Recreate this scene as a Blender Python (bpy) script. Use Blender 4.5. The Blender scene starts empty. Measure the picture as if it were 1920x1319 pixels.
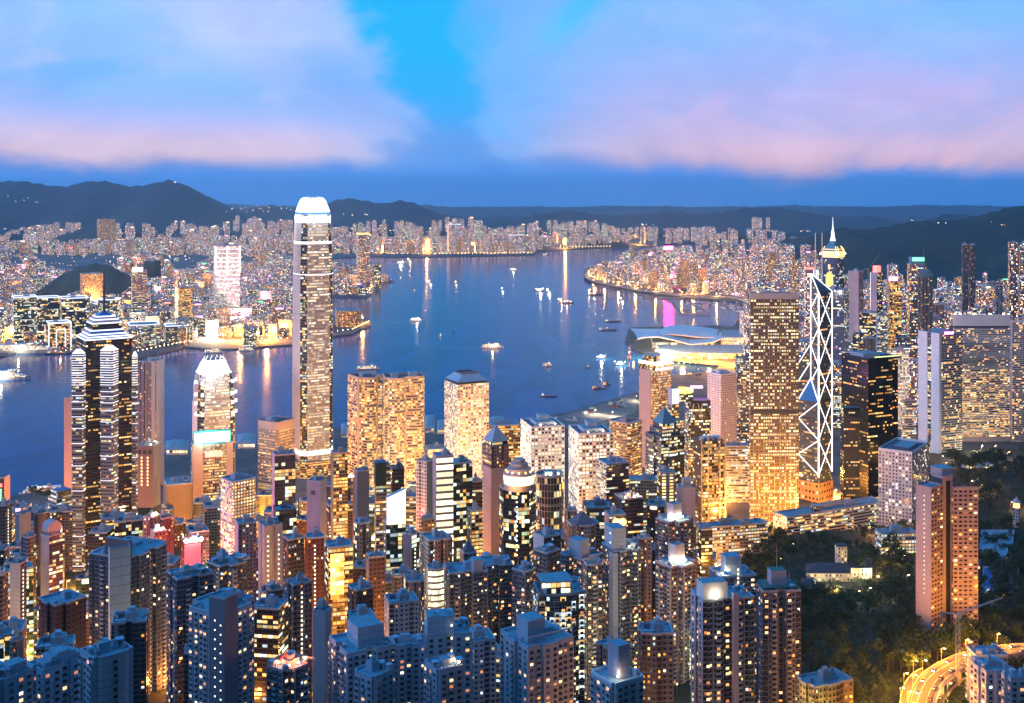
import bpy, math, random
from mathutils import Vector
SC = bpy.context.scene
COL = SC.collection
F, HC, YH = 2167.0, 430.0, 355.0      # focal length in photo pixels, eye height, horizon row
# ---------------------------------------------------------------- camera
cam = bpy.data.cameras.new('camera'); camo = bpy.data.objects.new('camera', cam); COL.objects.link(camo)
camo.location = (0, 0, HC); camo.rotation_euler = (math.radians(90), 0, 0)
cam.sensor_width = 36; cam.lens = 36 * F / 1920; cam.shift_y = -(659.5 - YH) / 1920
cam.clip_start = 5; cam.clip_end = 120000
SC.camera = camo
SC.view_settings.view_transform = 'Standard'; SC.view_settings.look = 'None'
SC.view_settings.exposure = 0.0; SC.view_settings.gamma = 1
SC.render.engine = 'CYCLES'
cy = SC.cycles
cy.max_bounces = 4; cy.diffuse_bounces = 2; cy.glossy_bounces = 2; cy.transmission_bounces = 2; cy.transparent_max_bounces = 4; cy.volume_bounces = 0
cy.sample_clamp_indirect = 3.0; cy.sample_clamp_direct = 0; cy.use_denoising = True
cy.caustics_reflective = False; cy.caustics_refractive = False; cy.use_light_tree = True
# ---------------------------------------------------------------- world: dusk sky
SKY_GAIN = 1.03
wd = bpy.data.worlds.new('World'); SC.world = wd; wd.use_nodes = True
class G:
    """small node-graph helper"""
    def __init__(s, nt): s.nt = nt
    def n(s, t, **k):
        x = s.nt.nodes.new(t)
        for a, b in k.items(): setattr(x, a, b)
        return x
    def l(s, a, b): s.nt.links.new(a, b)
    def put(s, sock, v):
        if v is None: return
        if hasattr(v, 'is_linked'): s.l(v, sock)
        else: sock.default_value = v
    def m(s, op, a, b=None, c=None, clamp=False):
        x = s.n('ShaderNodeMath', operation=op, use_clamp=clamp)
        s.put(x.inputs[0], a); s.put(x.inputs[1], b); s.put(x.inputs[2], c)
        return x.outputs[0]
    def ramp(s, fac, pts, mode='LINEAR'):
        x = s.n('ShaderNodeValToRGB'); cr = x.color_ramp; cr.interpolation = mode
        while len(cr.elements) < len(pts): cr.elements.new(0.5)
        for e, (p, c) in zip(cr.elements, pts): e.position = p; e.color = (c[0], c[1], c[2], 1) if isinstance(c, tuple) else (c, c, c, 1)
        s.put(x.inputs[0], fac); return x.outputs[0]
    def mix(s, fac, a, b, bt='MIX'):
        x = s.n('ShaderNodeMix', data_type='RGBA', blend_type=bt)
        s.put(x.inputs[0], fac)
        for i, v in ((6, a), (7, b)):
            if isinstance(v, tuple): v = (v[0], v[1], v[2], 1)
            s.put(x.inputs[i], v)
        return x.outputs[2]
    def xyz(s, x, y, z=0.0):
        c = s.n('ShaderNodeCombineXYZ'); s.put(c.inputs[0], x); s.put(c.inputs[1], y); s.put(c.inputs[2], z); return c.outputs[0]
    def noise(s, vec, scale, detail=3.0, rough=0.5, dist=0.0):
        x = s.n('ShaderNodeTexNoise'); s.put(x.inputs['Vector'], vec); x.inputs['Scale'].default_value = scale
        x.inputs['Detail'].default_value = detail; x.inputs['Roughness'].default_value = rough; x.inputs['Distortion'].default_value = dist
        return x.outputs['Fac']
    def smooth(s, x, a, b, o0=0.0, o1=1.0):
        r = s.n('ShaderNodeMapRange', interpolation_type='SMOOTHSTEP'); s.put(r.inputs[0], x)
        for i, v in ((1, a), (2, b), (3, o0), (4, o1)): s.put(r.inputs[i], v)
        return r.outputs[0]
def sky_world():
    nt = wd.node_tree; nt.nodes.clear(); g = G(nt)
    tc = g.n('ShaderNodeTexCoord'); sp = g.n('ShaderNodeSeparateXYZ'); g.l(tc.outputs['Generated'], sp.inputs[0])
    U = g.m('ARCTAN2', sp.outputs[0], sp.outputs[1]); V = g.m('ARCSINE', sp.outputs[2])
    p = g.xyz(g.m('MULTIPLY', U, 1.0), g.m('MULTIPLY', V, 1.9), 0.0)
    n1 = g.noise(p, 7.0, 5.0, 0.55, 0.6); n2 = g.noise(p, 2.6, 2.0, 0.5, 0.3); n3 = g.noise(p, 22.0, 4.0, 0.55, 0.3)
    V5 = g.m('MULTIPLY', V, 2.5, clamp=True)                      # ramp position = elevation(rad) * 2.5
    clear = g.ramp(V5, [(0.0, (.05, .31, .93)), (.029, (.055, .32, .98)), (.045, (.07, .31, .92)), (.085, (.06, .30, .86)), (.16, (.02, .41, 1.0)), (.28, (.0, .46, 1.0)), (.43, (.002, .46, 1.0)), (.60, (.02, .40, 1.0)), (1.0, (.02, .30, .82))])
    Vw = g.m('ADD', V5, g.m('MULTIPLY', g.m('SUBTRACT', n1, 0.5), 0.12))
    right = g.smooth(U, -.05, .16)
    cl_l = g.ramp(Vw, [(0.045, (.16, .28, .70)), (.085, (.82, .60, .72)), (.115, (.74, .58, .79)), (.16, (.50, .50, .92)), (.22, (.30, .47, 1.0)), (.31, (.54, .60, 1.0)), (.43, (.46, .57, 1.0)), (.60, (.06, .40, 1.0)), (1.0, (.03, .30, .82))])
    cl_r = g.ramp(Vw, [(0.015, (.12, .28, .76)), (.045, (.72, .48, .62)), (.08, (.76, .54, .72)), (.12, (.60, .50, .81)), (.20, (.50, .46, .87)), (.30, (.33, .48, 1.0)), (.43, (.25, .48, 1.0)), (.60, (.06, .40, 1.0)), (1.0, (.03, .30, .82))])
    cloud = g.mix(right, cl_l, cl_r)
    blueish = g.ramp(V5, [(0.0, (.12, .32, .84)), (.15, (.22, .46, 1.0)), (.43, (.16, .50, 1.0)), (.6, (.05, .40, 1.0)), (1.0, (.03, .30, .82))])
    cloud = g.mix(g.m('MULTIPLY', g.smooth(g.m('ADD', g.m('MULTIPLY', n2, .7), g.m('MULTIPLY', n1, .3)), .43, .62), g.smooth(V, .035, .085, .12, .80)), cloud, blueish)
    cloud = g.mix(g.m('MULTIPLY', g.m('MULTIPLY', g.smooth(n3, .5, .82), .28), g.smooth(V, .22, .12)), cloud, (.66, .62, .93))
    # lower rim of the cloud deck, higher on the left
    V0 = g.smooth(U, -.16, .10, .022, .010)
    rim = g.smooth(g.m('SUBTRACT', g.m('ADD', V, g.m('ADD', g.m('MULTIPLY', g.m('SUBTRACT', n1, .5), .046), g.m('MULTIPLY', g.m('SUBTRACT', n2, .5), .03))), V0), -.010, .013)
    # the clear gap, leaning left towards its top
    Ug = g.smooth(V, .06, .165, -.063, -.088)
    w = g.smooth(V, .05, .165, .030, .062)
    q = g.m('DIVIDE', g.m('ADD', g.m('SUBTRACT', U, Ug), g.m('ADD', g.m('MULTIPLY', g.m('SUBTRACT', n1, .5), .16), g.m('MULTIPLY', g.m('SUBTRACT', n3, .5), .03))), w)
    gap = g.smooth(g.m('ABSOLUTE', q), 1.45, .55)
    gap = g.m('MULTIPLY', gap, g.smooth(V, .0, .085, .45, 1.0), clamp=True)
    # a wide veil of thinner blue round the gap
    q2 = g.m('DIVIDE', g.m('SUBTRACT', U, -.034), .105)
    veil = g.m('MULTIPLY', g.m('POWER', 2.718, g.m('MULTIPLY', g.m('MULTIPLY', q2, q2), -1.0)), 1.0)
    cloud = g.mix(g.m('MULTIPLY', veil, g.smooth(n1, .30, .55, .6, 1.0)), cloud, (.13, .44, 1.0))
    q3 = g.m('DIVIDE', g.m('SUBTRACT', U, g.m('ADD', .046, g.m('MULTIPLY', g.m('SUBTRACT', V, .14), .8))), .020)
    s3_ = g.m('MULTIPLY', g.m('POWER', 2.718, g.m('MULTIPLY', g.m('MULTIPLY', q3, q3), -1.0)), g.m('MULTIPLY', g.smooth(V, .10, .15), .8))
    cloud = g.mix(s3_, cloud, (.05, .54, 1.0))
    thin = g.smooth(n1, .34, .56, .70, 1.0)
    n4 = g.noise(p, 5.0, 4.0, .6, 1.4)
    shade = g.smooth(n4, .30, .68, .97, 1.18)
    cloud = g.mix(1.0, cloud, g.xyz(shade, g.m('ADD', g.m('MULTIPLY', shade, .8), .2), g.m('ADD', g.m('MULTIPLY', shade, .5), .5)), 'MULTIPLY')
    mask = g.m('MULTIPLY', g.m('MULTIPLY', rim, g.m('SUBTRACT', 1.0, gap)), thin, clamp=True)
    col = g.mix(mask, clear, cloud)
    # only the western (left) half of the dome still glows; the Peak and the night side stand behind and to the right
    az = g.m('ADD', U, .55)
    back = g.smooth(g.m('ABSOLUTE', az), 1.15, 2.1, 1.0, .10)
    west = g.smooth(U, -.40, -.9, 1.0, 1.9)
    back = g.m('MAXIMUM', back, g.smooth(V, .45, 1.1, 0.0, .85))
    back = g.m('MULTIPLY', back, west)
    col = g.mix(1.0, col, g.xyz(back, back, back), 'MULTIPLY')
    low = g.smooth(V, -.05, -.025)
    col = g.mix(low, (.012, .03, .09), col)
    bg = g.n('ShaderNodeBackground'); g.l(col, bg.inputs[0]); bg.inputs[1].default_value = SKY_GAIN
    sk = g.n('ShaderNodeTexSky', sky_type='NISHITA', sun_disc=False, sun_elevation=math.radians(SUN_EL), sun_rotation=math.radians(SUN_ROT))
    b2 = g.n('ShaderNodeBackground'); g.l(sk.outputs[0], b2.inputs[0]); b2.inputs[1].default_value = 0.02
    ad = g.n('ShaderNodeAddShader'); g.l(bg.outputs[0], ad.inputs[0]); g.l(b2.outputs[0], ad.inputs[1])
    out = g.n('ShaderNodeOutputWorld'); g.l(ad.outputs[0], out.inputs[0])
SUN_EL, SUN_ROT = 1.0, 235.0
sky_world()
# ---------------------------------------------------------------- sun: the pale afterglow in the west, left of and behind the camera
sl = bpy.data.lights.new('afterglow_sun', 'SUN'); sl.energy = 1.15; sl.angle = math.radians(14); sl.color = (1.0, .72, .80)
so = bpy.data.objects.new('afterglow_sun', sl); COL.objects.link(so)
d = Vector((-.74, -.62, .24)); so.rotation_euler = d.to_track_quat('Z', 'Y').to_euler()
# ---------------------------------------------------------------- materials
MATS = {}
def mat(name, col, rough=.7, metal=0.0, emit=None, es=0.0, var=.18, vs=.15, sample=False):
    if name in MATS: return MATS[name]
    m = bpy.data.materials.new(name); m.use_nodes = True; g = G(m.node_tree)
    b = m.node_tree.nodes['Principled BSDF']
    tc = g.n('ShaderNodeTexCoord')
    n = g.noise(tc.outputs['Object'], vs, 4.0, .6)
    c = g.mix(n, tuple(x * (1 - var) for x in col), tuple(min(1, x * (1 + var)) for x in col))
    g.l(c, b.inputs['Base Color']); b.inputs['Roughness'].default_value = rough; b.inputs['Metallic'].default_value = metal
    if emit:
        b.inputs['Emission Color'].default_value = (*emit, 1); b.inputs['Emission Strength'].default_value = es
    m.cycles.emission_sampling = 'AUTO' if sample else 'NONE'
    MATS[name] = m; return m
AMB, WARM, WHT, COOL, GRN, RED = (1, .32, .04), (1, .58, .17), (1, .84, .54), (.72, .90, 1), (.72, 1, .55), (1, .12, .08)
def lamp_mat(name, col, es, sample=False): return mat(name, (.5, .5, .5), .5, 0, col, es, sample=sample)
def facade(name, wall, glass=(.015, .022, .035), lit=.3, fl=0.0, pal=None, ww=.6, wh=.5, es=1.6, shape='rect', rough=.75, band=0.0, joint=.12, gr=.15, stripe=0, balc=0):
    """wall with a grid of windows; one UV unit = one window bay x one storey"""
    if name in MATS: return MATS[name]
    m = bpy.data.materials.new(name); m.use_nodes = True; nt = m.node_tree; g = G(nt); b = nt.nodes['Principled BSDF']
    uv = g.n('ShaderNodeUVMap'); sp = g.n('ShaderNodeSeparateXYZ'); g.l(uv.outputs[0], sp.inputs[0])
    u, v = sp.outputs[0], sp.outputs[1]
    cu, cv = g.m('FLOOR', u), g.m('FLOOR', v); fu, fv = g.m('FRACT', u), g.m('FRACT', v)
    du, dv = g.m('ABSOLUTE', g.m('SUBTRACT', fu, .5)), g.m('ABSOLUTE', g.m('SUBTRACT', fv, .5))
    if shape == 'round':
        win = g.m('LESS_THAN', g.m('SQRT', g.m('ADD', g.m('MULTIPLY', du, du), g.m('MULTIPLY', dv, dv))), ww / 2)
    else:
        win = g.m('MULTIPLY', g.m('LESS_THAN', du, ww / 2), g.m('LESS_THAN', dv, wh / 2))
    oi = g.n('ShaderNodeObjectInfo'); rz = g.m('MULTIPLY', oi.outputs['Random'], 97.0)
    wn = g.n('ShaderNodeTexWhiteNoise', noise_dimensions='3D'); g.l(g.xyz(cu, cv, rz), wn.inputs['Vector'])
    s3 = g.n('ShaderNodeSeparateColor'); g.l(wn.outputs['Color'], s3.inputs[0])
    r1, r2, r3 = s3.outputs[0], s3.outputs[1], s3.outputs[2]
    wr = g.n('ShaderNodeTexWhiteNoise', noise_dimensions='3D'); g.l(g.xyz(cv, rz, 3.0), wr.inputs['Vector'])
    cl = g.m('FLOOR', g.m('ADD', g.m('MULTIPLY', cu, g.m('ADD', .07, g.m('MULTIPLY', wr.outputs['Value'], .26))), g.m('MULTIPLY', wr.outputs['Value'], 9.0)))
    wf = g.n('ShaderNodeTexWhiteNoise', noise_dimensions='3D'); g.l(g.xyz(cl, cv, g.m('ADD', rz, 13.0)), wf.inputs['Vector'])
    thr = g.m('ADD', lit, g.m('MULTIPLY', g.m('LESS_THAN', wf.outputs['Value'], fl), .75)) if fl else lit
    on = g.m('LESS_THAN', r1, thr)
    pal = pal or [(0, AMB), (.2, WARM), (.6, WHT), (.93, COOL)]
    lc = g.ramp(r2, pal, 'CONSTANT')
    tc = g.n('ShaderNodeTexCoord')
    inner = g.noise(tc.outputs['Object'], .9, 2.0, .7)
    wl = g.n('ShaderNodeTexWhiteNoise', noise_dimensions='3D'); g.l(g.xyz(cl, cv, g.m('ADD', rz, 29.0)), wl.inputs['Vector'])
    if fl: r3 = g.m('ADD', g.m('MULTIPLY', r3, .35), g.m('MULTIPLY', wl.outputs['Value'], .65))
    if fl: r2 = g.m('ADD', g.m('MULTIPLY', r2, .3), g.m('MULTIPLY', wl.outputs['Value'], .7))
    st = g.m('MULTIPLY', g.m('ADD', .25, g.m('MULTIPLY', g.m('MULTIPLY', r3, r3), 1.3)), g.m('ADD', .35, g.m('MULTIPLY', inner, 1.3)))
    est = g.m('MULTIPLY', g.m('MULTIPLY', win, on), g.m('MULTIPLY', st, es * 1.22))
    dirt = g.noise(tc.outputs['Object'], .06, 5.0, .65)
    so_ = g.n('ShaderNodeSeparateXYZ'); g.l(tc.outputs['Object'], so_.inputs[0])
    streak = g.noise(g.xyz(g.m('MULTIPLY', so_.outputs[0], .9), g.m('MULTIPLY', so_.outputs[1], .9), g.m('MULTIPLY', so_.outputs[2], .035)), 1.0, 3.0, .6)
    dirt = g.m('ADD', g.m('MULTIPLY', dirt, .6), g.m('MULTIPLY', streak, .4))
    wc = g.mix(dirt, tuple(x * .55 for x in wall), tuple(min(1, x * 1.38) for x in wall))
    if joint:
        jl = g.m('MAXIMUM', g.m('GREATER_THAN', dv, .46), g.m('MULTIPLY', g.m('GREATER_THAN', du, .475), .6))
        wc = g.mix(g.m('MULTIPLY', jl, joint * 2.2), wc, tuple(x * .35 for x in wall))
    if stripe: wc = g.mix(g.m('LESS_THAN', g.m('FRACT', g.m('DIVIDE', g.m('ADD', cu, .5), stripe)), 1.0 / stripe), wc, tuple(x * .22 for x in wall))  # dark bay columns: the shade of recesses put into the wall colour
    if balc: wc = g.mix(g.m('MULTIPLY', g.m('LESS_THAN', fv, .24), balc), wc, tuple(min(.8, x * 1.5 + .06) for x in wall))
    gv = g.mix(r3, tuple(x * .5 for x in glass), tuple(x * 1.7 for x in glass))
    g.l(g.mix(win, wc, gv), b.inputs['Base Color'])
    g.l(g.m('SUBTRACT', rough, g.m('MULTIPLY', win, rough - gr)), b.inputs['Roughness'])
    b.inputs['IOR'].default_value = 1.6
    g.l(lc, b.inputs['Emission Color']); g.l(est, b.inputs['Emission Strength'])
    m.cycles.emission_sampling = 'NONE'
    MATS[name] = m; return m
P_HOME = [(0, AMB), (.36, WARM), (.66, WHT), (.86, COOL)]
P_OFF = [(0, AMB), (.07, WARM), (.34, (1, .78, .36)), (.62, (1, .92, .66)), (.80, COOL), (.93, GRN)]
P_GOLD = [(0, AMB), (.22, (1, .52, .12)), (.66, (1, .70, .28)), (.93, WHT)]
P_COOL = [(0, WARM), (.25, WHT), (.6, COOL), (.9, GRN)]
P_FAR = [(0, AMB), (.22, WARM), (.48, WHT), (.68, COOL), (.88, (1, .35, .42)), (.94, (.55, .62, 1))]
def styles():
    A = lambda n, w, **k: facade(n, w, **{**dict(lit=.13, pal=P_HOME, ww=.42, wh=.46, es=1.8), **k})
    O = lambda n, w, **k: facade(n, w, **{**dict(lit=.10, fl=.40, pal=P_OFF, ww=.78, wh=.5, es=1.7), **k})
    A('apt_beige', (0.236, 0.192, 0.167), stripe=3); A('apt_white', (.52, .54, .58), stripe=4, balc=.6); A('apt_pink', (0.285, 0.174, 0.149), stripe=4); A('apt_brown', (0.112, 0.050, 0.037), balc=.5)
    A('apt_grey', (0.149, 0.155, 0.174), stripe=3, balc=.5); A('apt_lilac', (0.260, 0.223, 0.267), stripe=5); A('apt_dark', (0.043, 0.046, 0.056), balc=.8); A('apt_cream', (0.310, 0.248, 0.161), stripe=4, balc=.4); A('apt_blue', (0.161, 0.223, 0.285), stripe=3, balc=.5)
    A('apt_teal', (0.062, 0.099, 0.112), balc=.9, ww=.6); A('apt_rust', (0.161, 0.062, 0.037), stripe=3, lit=.2)
    A('apt_orange', (0.273, 0.149, 0.081), lit=.33, pal=P_GOLD)
    A('apt_red', (0.136, 0.031, 0.025), lit=.05)
    O('off_white', (.70, .70, .72), ww=.66, wh=.58, lit=.62); O('off_beige', (0.285, 0.223, 0.174), ww=1.0, wh=.46, lit=.50, pal=P_GOLD); O('off_grey', (0.174, 0.186, 0.205))
    O('off_lilac', (0.310, 0.273, 0.310), lit=.35); O('off_pink', (0.322, 0.223, 0.192), ww=.8, wh=.42); O('off_brown', (0.099, 0.043, 0.037), ww=1.0, wh=.5, lit=.12, fl=.1)
    O('off_dark', (0.028, 0.031, 0.037), ww=.9, wh=.6, lit=.18, fl=.25); O('off_gold', (0.186, 0.118, 0.062), ww=.88, wh=.66, lit=.45, pal=P_GOLD)
    O('glass_dark', (0.019, 0.022, 0.028), ww=.94, wh=.84, lit=.16, fl=.2, gr=.06); O('glass_blue', (0.062, 0.087, 0.124), glass=(.03, .06, .11), ww=.94, wh=.8, lit=.2, fl=.2, gr=.06)
    O('glass_green', (0.031, 0.056, 0.050), glass=(.012, .04, .035), ww=.92, wh=.76, lit=.2, fl=.3, pal=P_COOL, gr=.06)
    O('rib_white', (.62, .62, .64), ww=1.0, wh=.46, lit=.25, fl=.3); O('rib_grey', (0.211, 0.223, 0.248), ww=1.0, wh=.52, lit=.2, fl=.3); O('rib_beige', (0.310, 0.248, 0.217), ww=1.0, wh=.42, lit=.28, fl=.35, pal=P_GOLD)
    O('rib_red', (0.105, 0.037, 0.031), ww=1.0, wh=.5, lit=.10, fl=.06); O('rib_blue', (0.186, 0.223, 0.285), ww=1.0, wh=.5, lit=.15, fl=.15)
    O('lit_bars', (0.260, 0.236, 0.260), ww=.98, wh=.66, lit=.97, es=2.6, pal=[(0, (1, .9, .5)), (.5, (1, .95, .62))])
    O('strip_lit', (0.248, 0.223, 0.205), ww=.5, wh=.55, lit=.95, es=2.4, pal=[(0, WHT), (.5, WARM)])
    O('white_lit', (.78, .78, .80), ww=.60, wh=.58, lit=.56, fl=.14, es=2.1, pal=[(0, (1, .84, .45)), (.3, (1, .95, .7)), (.9, WHT)])
    O('square_dark', (.66, .62, .66), ww=.40, wh=.42, lit=.05, fl=0)
    A('blank_white', (.55, .54, .58), ww=0, lit=0); A('blank_lilac', (.48, .42, .50), ww=0, lit=0); A('blank_grey', (0.186, 0.205, 0.248), ww=0, lit=0); A('blank_pink', (.52, .40, .40), ww=0, lit=0)
    A('blank_blue', (.44, .56, .66), ww=0, lit=0, joint=.3); A('blank_tan', (0.248, 0.192, 0.149), ww=0, lit=0); A('blank_dark', (0.050, 0.056, 0.068), ww=0, lit=0)
    # wide shots of the far city: denser, brighter window dots
    for n, w in (('lilac', (.30, .28, .38)), ('white', (.40, .41, .48)), ('rose', (.36, .24, .28)), ('grey', (.17, .18, .23)), ('beige', (.30, .25, .23)), ('brown', (.14, .09, .08))):
        facade('far_' + n, w, lit=.34, pal=P_FAR, ww=.5, wh=.5, es=5.5)
        facade('mid_' + n, w, lit=.26, fl=.12, pal=P_FAR, ww=.5, wh=.5, es=4.2)
    facade('far_glass', (.05, .07, .11), lit=.3, fl=.25, pal=P_COOL, ww=.85, wh=.6, es=2.4)
    facade('far_orange', (.46, .25, .14), lit=.42, pal=P_GOLD, ww=.5, wh=.5, es=2.6)
    facade('crown_slats', (.30, .33, .38), lit=1.0, pal=[(0, (1, .98, .95)), (.5, (1, .97, .92))], ww=.66, wh=1.0, es=4.5, joint=0)
    # landmark skins
    facade('round_win', (.68, .60, .56), lit=.80, pal=[(0, (1, .62, .25)), (.4, (1, .82, .5)), (.75, WHT)], ww=.62, shape='round', es=2.2, joint=.05)
    facade('ifc_side', (.72, .74, .78), glass=(.30, .36, .44), lit=.16, pal=P_OFF, ww=.92, wh=.55, es=.45, gr=.2)  # paler than the front: floodlight and sky sheen put into its colour
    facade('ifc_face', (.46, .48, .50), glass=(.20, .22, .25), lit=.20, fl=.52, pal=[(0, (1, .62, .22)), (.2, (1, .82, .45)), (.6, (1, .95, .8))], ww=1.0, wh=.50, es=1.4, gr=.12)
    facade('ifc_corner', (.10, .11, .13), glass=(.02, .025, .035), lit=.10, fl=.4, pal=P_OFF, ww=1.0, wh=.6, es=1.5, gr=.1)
    facade('exch', (.46, .35, .25), glass=(.05, .03, .02), lit=.16, fl=.55, pal=P_GOLD, ww=1.0, wh=.56, es=2.0, gr=.1)
    facade('ck_skin', (.20, .17, .13), glass=(.05, .04, .03), lit=.40, fl=.22, pal=[(0, (1, .52, .12)), (.12, (1, .74, .34)), (.55, (1, .88, .58))], ww=.62, wh=.44, es=2.3, gr=.1)
    facade('boc_glass', (.06, .075, .10), glass=(.05, .08, .12), lit=.07, fl=.16, pal=P_GOLD, ww=1.0, wh=.5, es=1.2, gr=.05)
    facade('citi', (.008, .009, .012), glass=(.005, .006, .008), lit=.03, fl=.28, pal=P_GOLD, ww=.8, wh=.42, es=1.7, gr=.04, rough=.2)
    facade('center_band', (.16, .20, .28), glass=(.02, .03, .05), lit=.10, fl=.32, pal=P_OFF, ww=.9, wh=.40, es=1.4, gr=.08)
    facade('center_dark', (.012, .014, .02), glass=(.006, .008, .012), lit=.07, fl=.32, pal=P_GOLD, ww=.8, wh=.42, es=1.6, gr=.05)
    facade('plaza_glass', (.10, .12, .20), glass=(.05, .07, .13), lit=.08, fl=.1, pal=P_COOL, ww=.9, wh=.7, es=1.6, gr=.06)
    facade('hotel_rib', (.76, .74, .78), glass=(.02, .02, .03), lit=.12, fl=.12, pal=P_GOLD, ww=.9, wh=.56, es=2.0)
    facade('hotel_lit', (.78, .72, .70), glass=(.03, .02, .02), lit=.25, fl=.5, pal=P_GOLD, ww=.9, wh=.56, es=2.2)
    facade('murray', (.74, .72, .76), glass=(.10, .10, .14), lit=.26, pal=[(0, WHT), (.5, (1, .86, .6))], ww=.52, wh=.55, es=1.7)
    facade('garden', (.48, .35, .36), glass=(.03, .02, .02), lit=.22, pal=P_GOLD, ww=.62, wh=.42, es=2.0)
    facade('gridcage', (.30, .28, .30), glass=(.02, .018, .02), lit=.14, fl=.16, pal=P_OFF, ww=.80, wh=.86, es=1.6)
    facade('net_green', (.006, .035, .025), ww=0, lit=0, joint=.3)
    facade('orange_wall', (.50, .30, .14), glass=(.03, .02, .01), lit=.30, pal=P_GOLD, ww=.5, wh=.4, es=1.6)
styles()
S = MATS
ROOF = mat('roof_membrane', (.22, .33, .38), .85, vs=.35, var=.5); ROOF_D = mat('roof_dark', (.10, .13, .17), .85, vs=.25, var=.3); ROOF_G = mat('roof_green', (.05, .17, .15), .8)
CONC = mat('concrete_pale', (.46, .47, .50), .8); CONC_L = mat('concrete_lilac', (.50, .44, .50), .8); CONC_P = mat('concrete_pink', (.54, .38, .35), .8); CONC_B = mat('concrete_blue', (.38, .46, .55), .8); CONC_D = mat('concrete_dark', (.13, .14, .17), .8)
STEEL = mat('steel_pale', (.50, .53, .56), .4, .6); STEEL_D = mat('steel_dark', (.08, .09, .11), .5, .5); RUST = mat('red_oxide', (.28, .06, .04), .7); TEAL = mat('teal_roof', (.09, .26, .34), .6); WHITE = mat('white_paint', (.78, .78, .80), .6)
GLASSD = mat('dark_glass', (.015, .02, .03), .06); BLUEGL = mat('sloped_blue_glass', (.05, .20, .50), .12); YELLOWP = mat('yellow_paint', (.45, .45, .10), .6)
ASPH = mat('asphalt', (.05, .05, .055), .85); PAVE = mat('paving', (.20, .19, .19), .85, vs=.05); SOIL = mat('site_soil', (.22, .17, .15), .9, vs=.03, var=.5)
NEON_W = lamp_mat('neon_white', (.78, .84, 1), 1.7); NEON_B = lamp_mat('neon_truss', (.86, .90, 1), 1.9); CROWN = lamp_mat('crown_glow', (1, .98, .95), 1.2); CROWN_HOT = lamp_mat('crown_hot', (1, .98, .95), 1.5)  # both crown tones put the floodlight on crown and claws into emission
L_AMB = lamp_mat('light_amber', AMB, 9); L_WARM = lamp_mat('light_warm', WARM, 9); L_WHT = lamp_mat('light_white', WHT, 9); L_COOL = lamp_mat('light_cool', COOL, 9); L_RED = lamp_mat('light_red', RED, 7); L_PINK = lamp_mat('light_pink', (1, .16, .55), 9)
L_FAR = lamp_mat('lamp_far_warm', (1, .60, .22), 26); L_FARW = lamp_mat('lamp_far_white', (1, .88, .66), 26)
PINK_BIG = lamp_mat('sign_pink_big', (1, .014, .17), 320, True); SIGN_TEAL = lamp_mat('sign_teal', (.55, 1, .90), 4, True); SIGN_GOLD = lamp_mat('sign_gold', (1, .60, .12), 2); SIGN_YEL = lamp_mat('sign_yellow', (1, .90, .05), 1.6); SIGN_GRN = lamp_mat('sign_green', (.15, 1, .35), 2.5); SIGN_BLUE = lamp_mat('sign_blue', (.2, .35, 1), 3); SIGN_W = lamp_mat('sign_white', (1, .97, .9), 4, True); SIGN_RED = lamp_mat('sign_red', (1, .10, .06), 4, True); SIGN_MAG = lamp_mat('sign_magenta', (1, .25, .8), 5)
GOLDGLOW = lamp_mat('crown_gold', (1, .60, .16), 1.5, True)
FROND = [mat('foliage_dark', (.011, .036, .014), .8, vs=.4, var=.5), mat('foliage_mid', (.020, .056, .017), .8, vs=.4, var=.5), mat('foliage_olive', (.05, .075, .02), .8, vs=.4, var=.5)]
BARK = mat('bark', (.07, .05, .035), .9)
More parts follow.
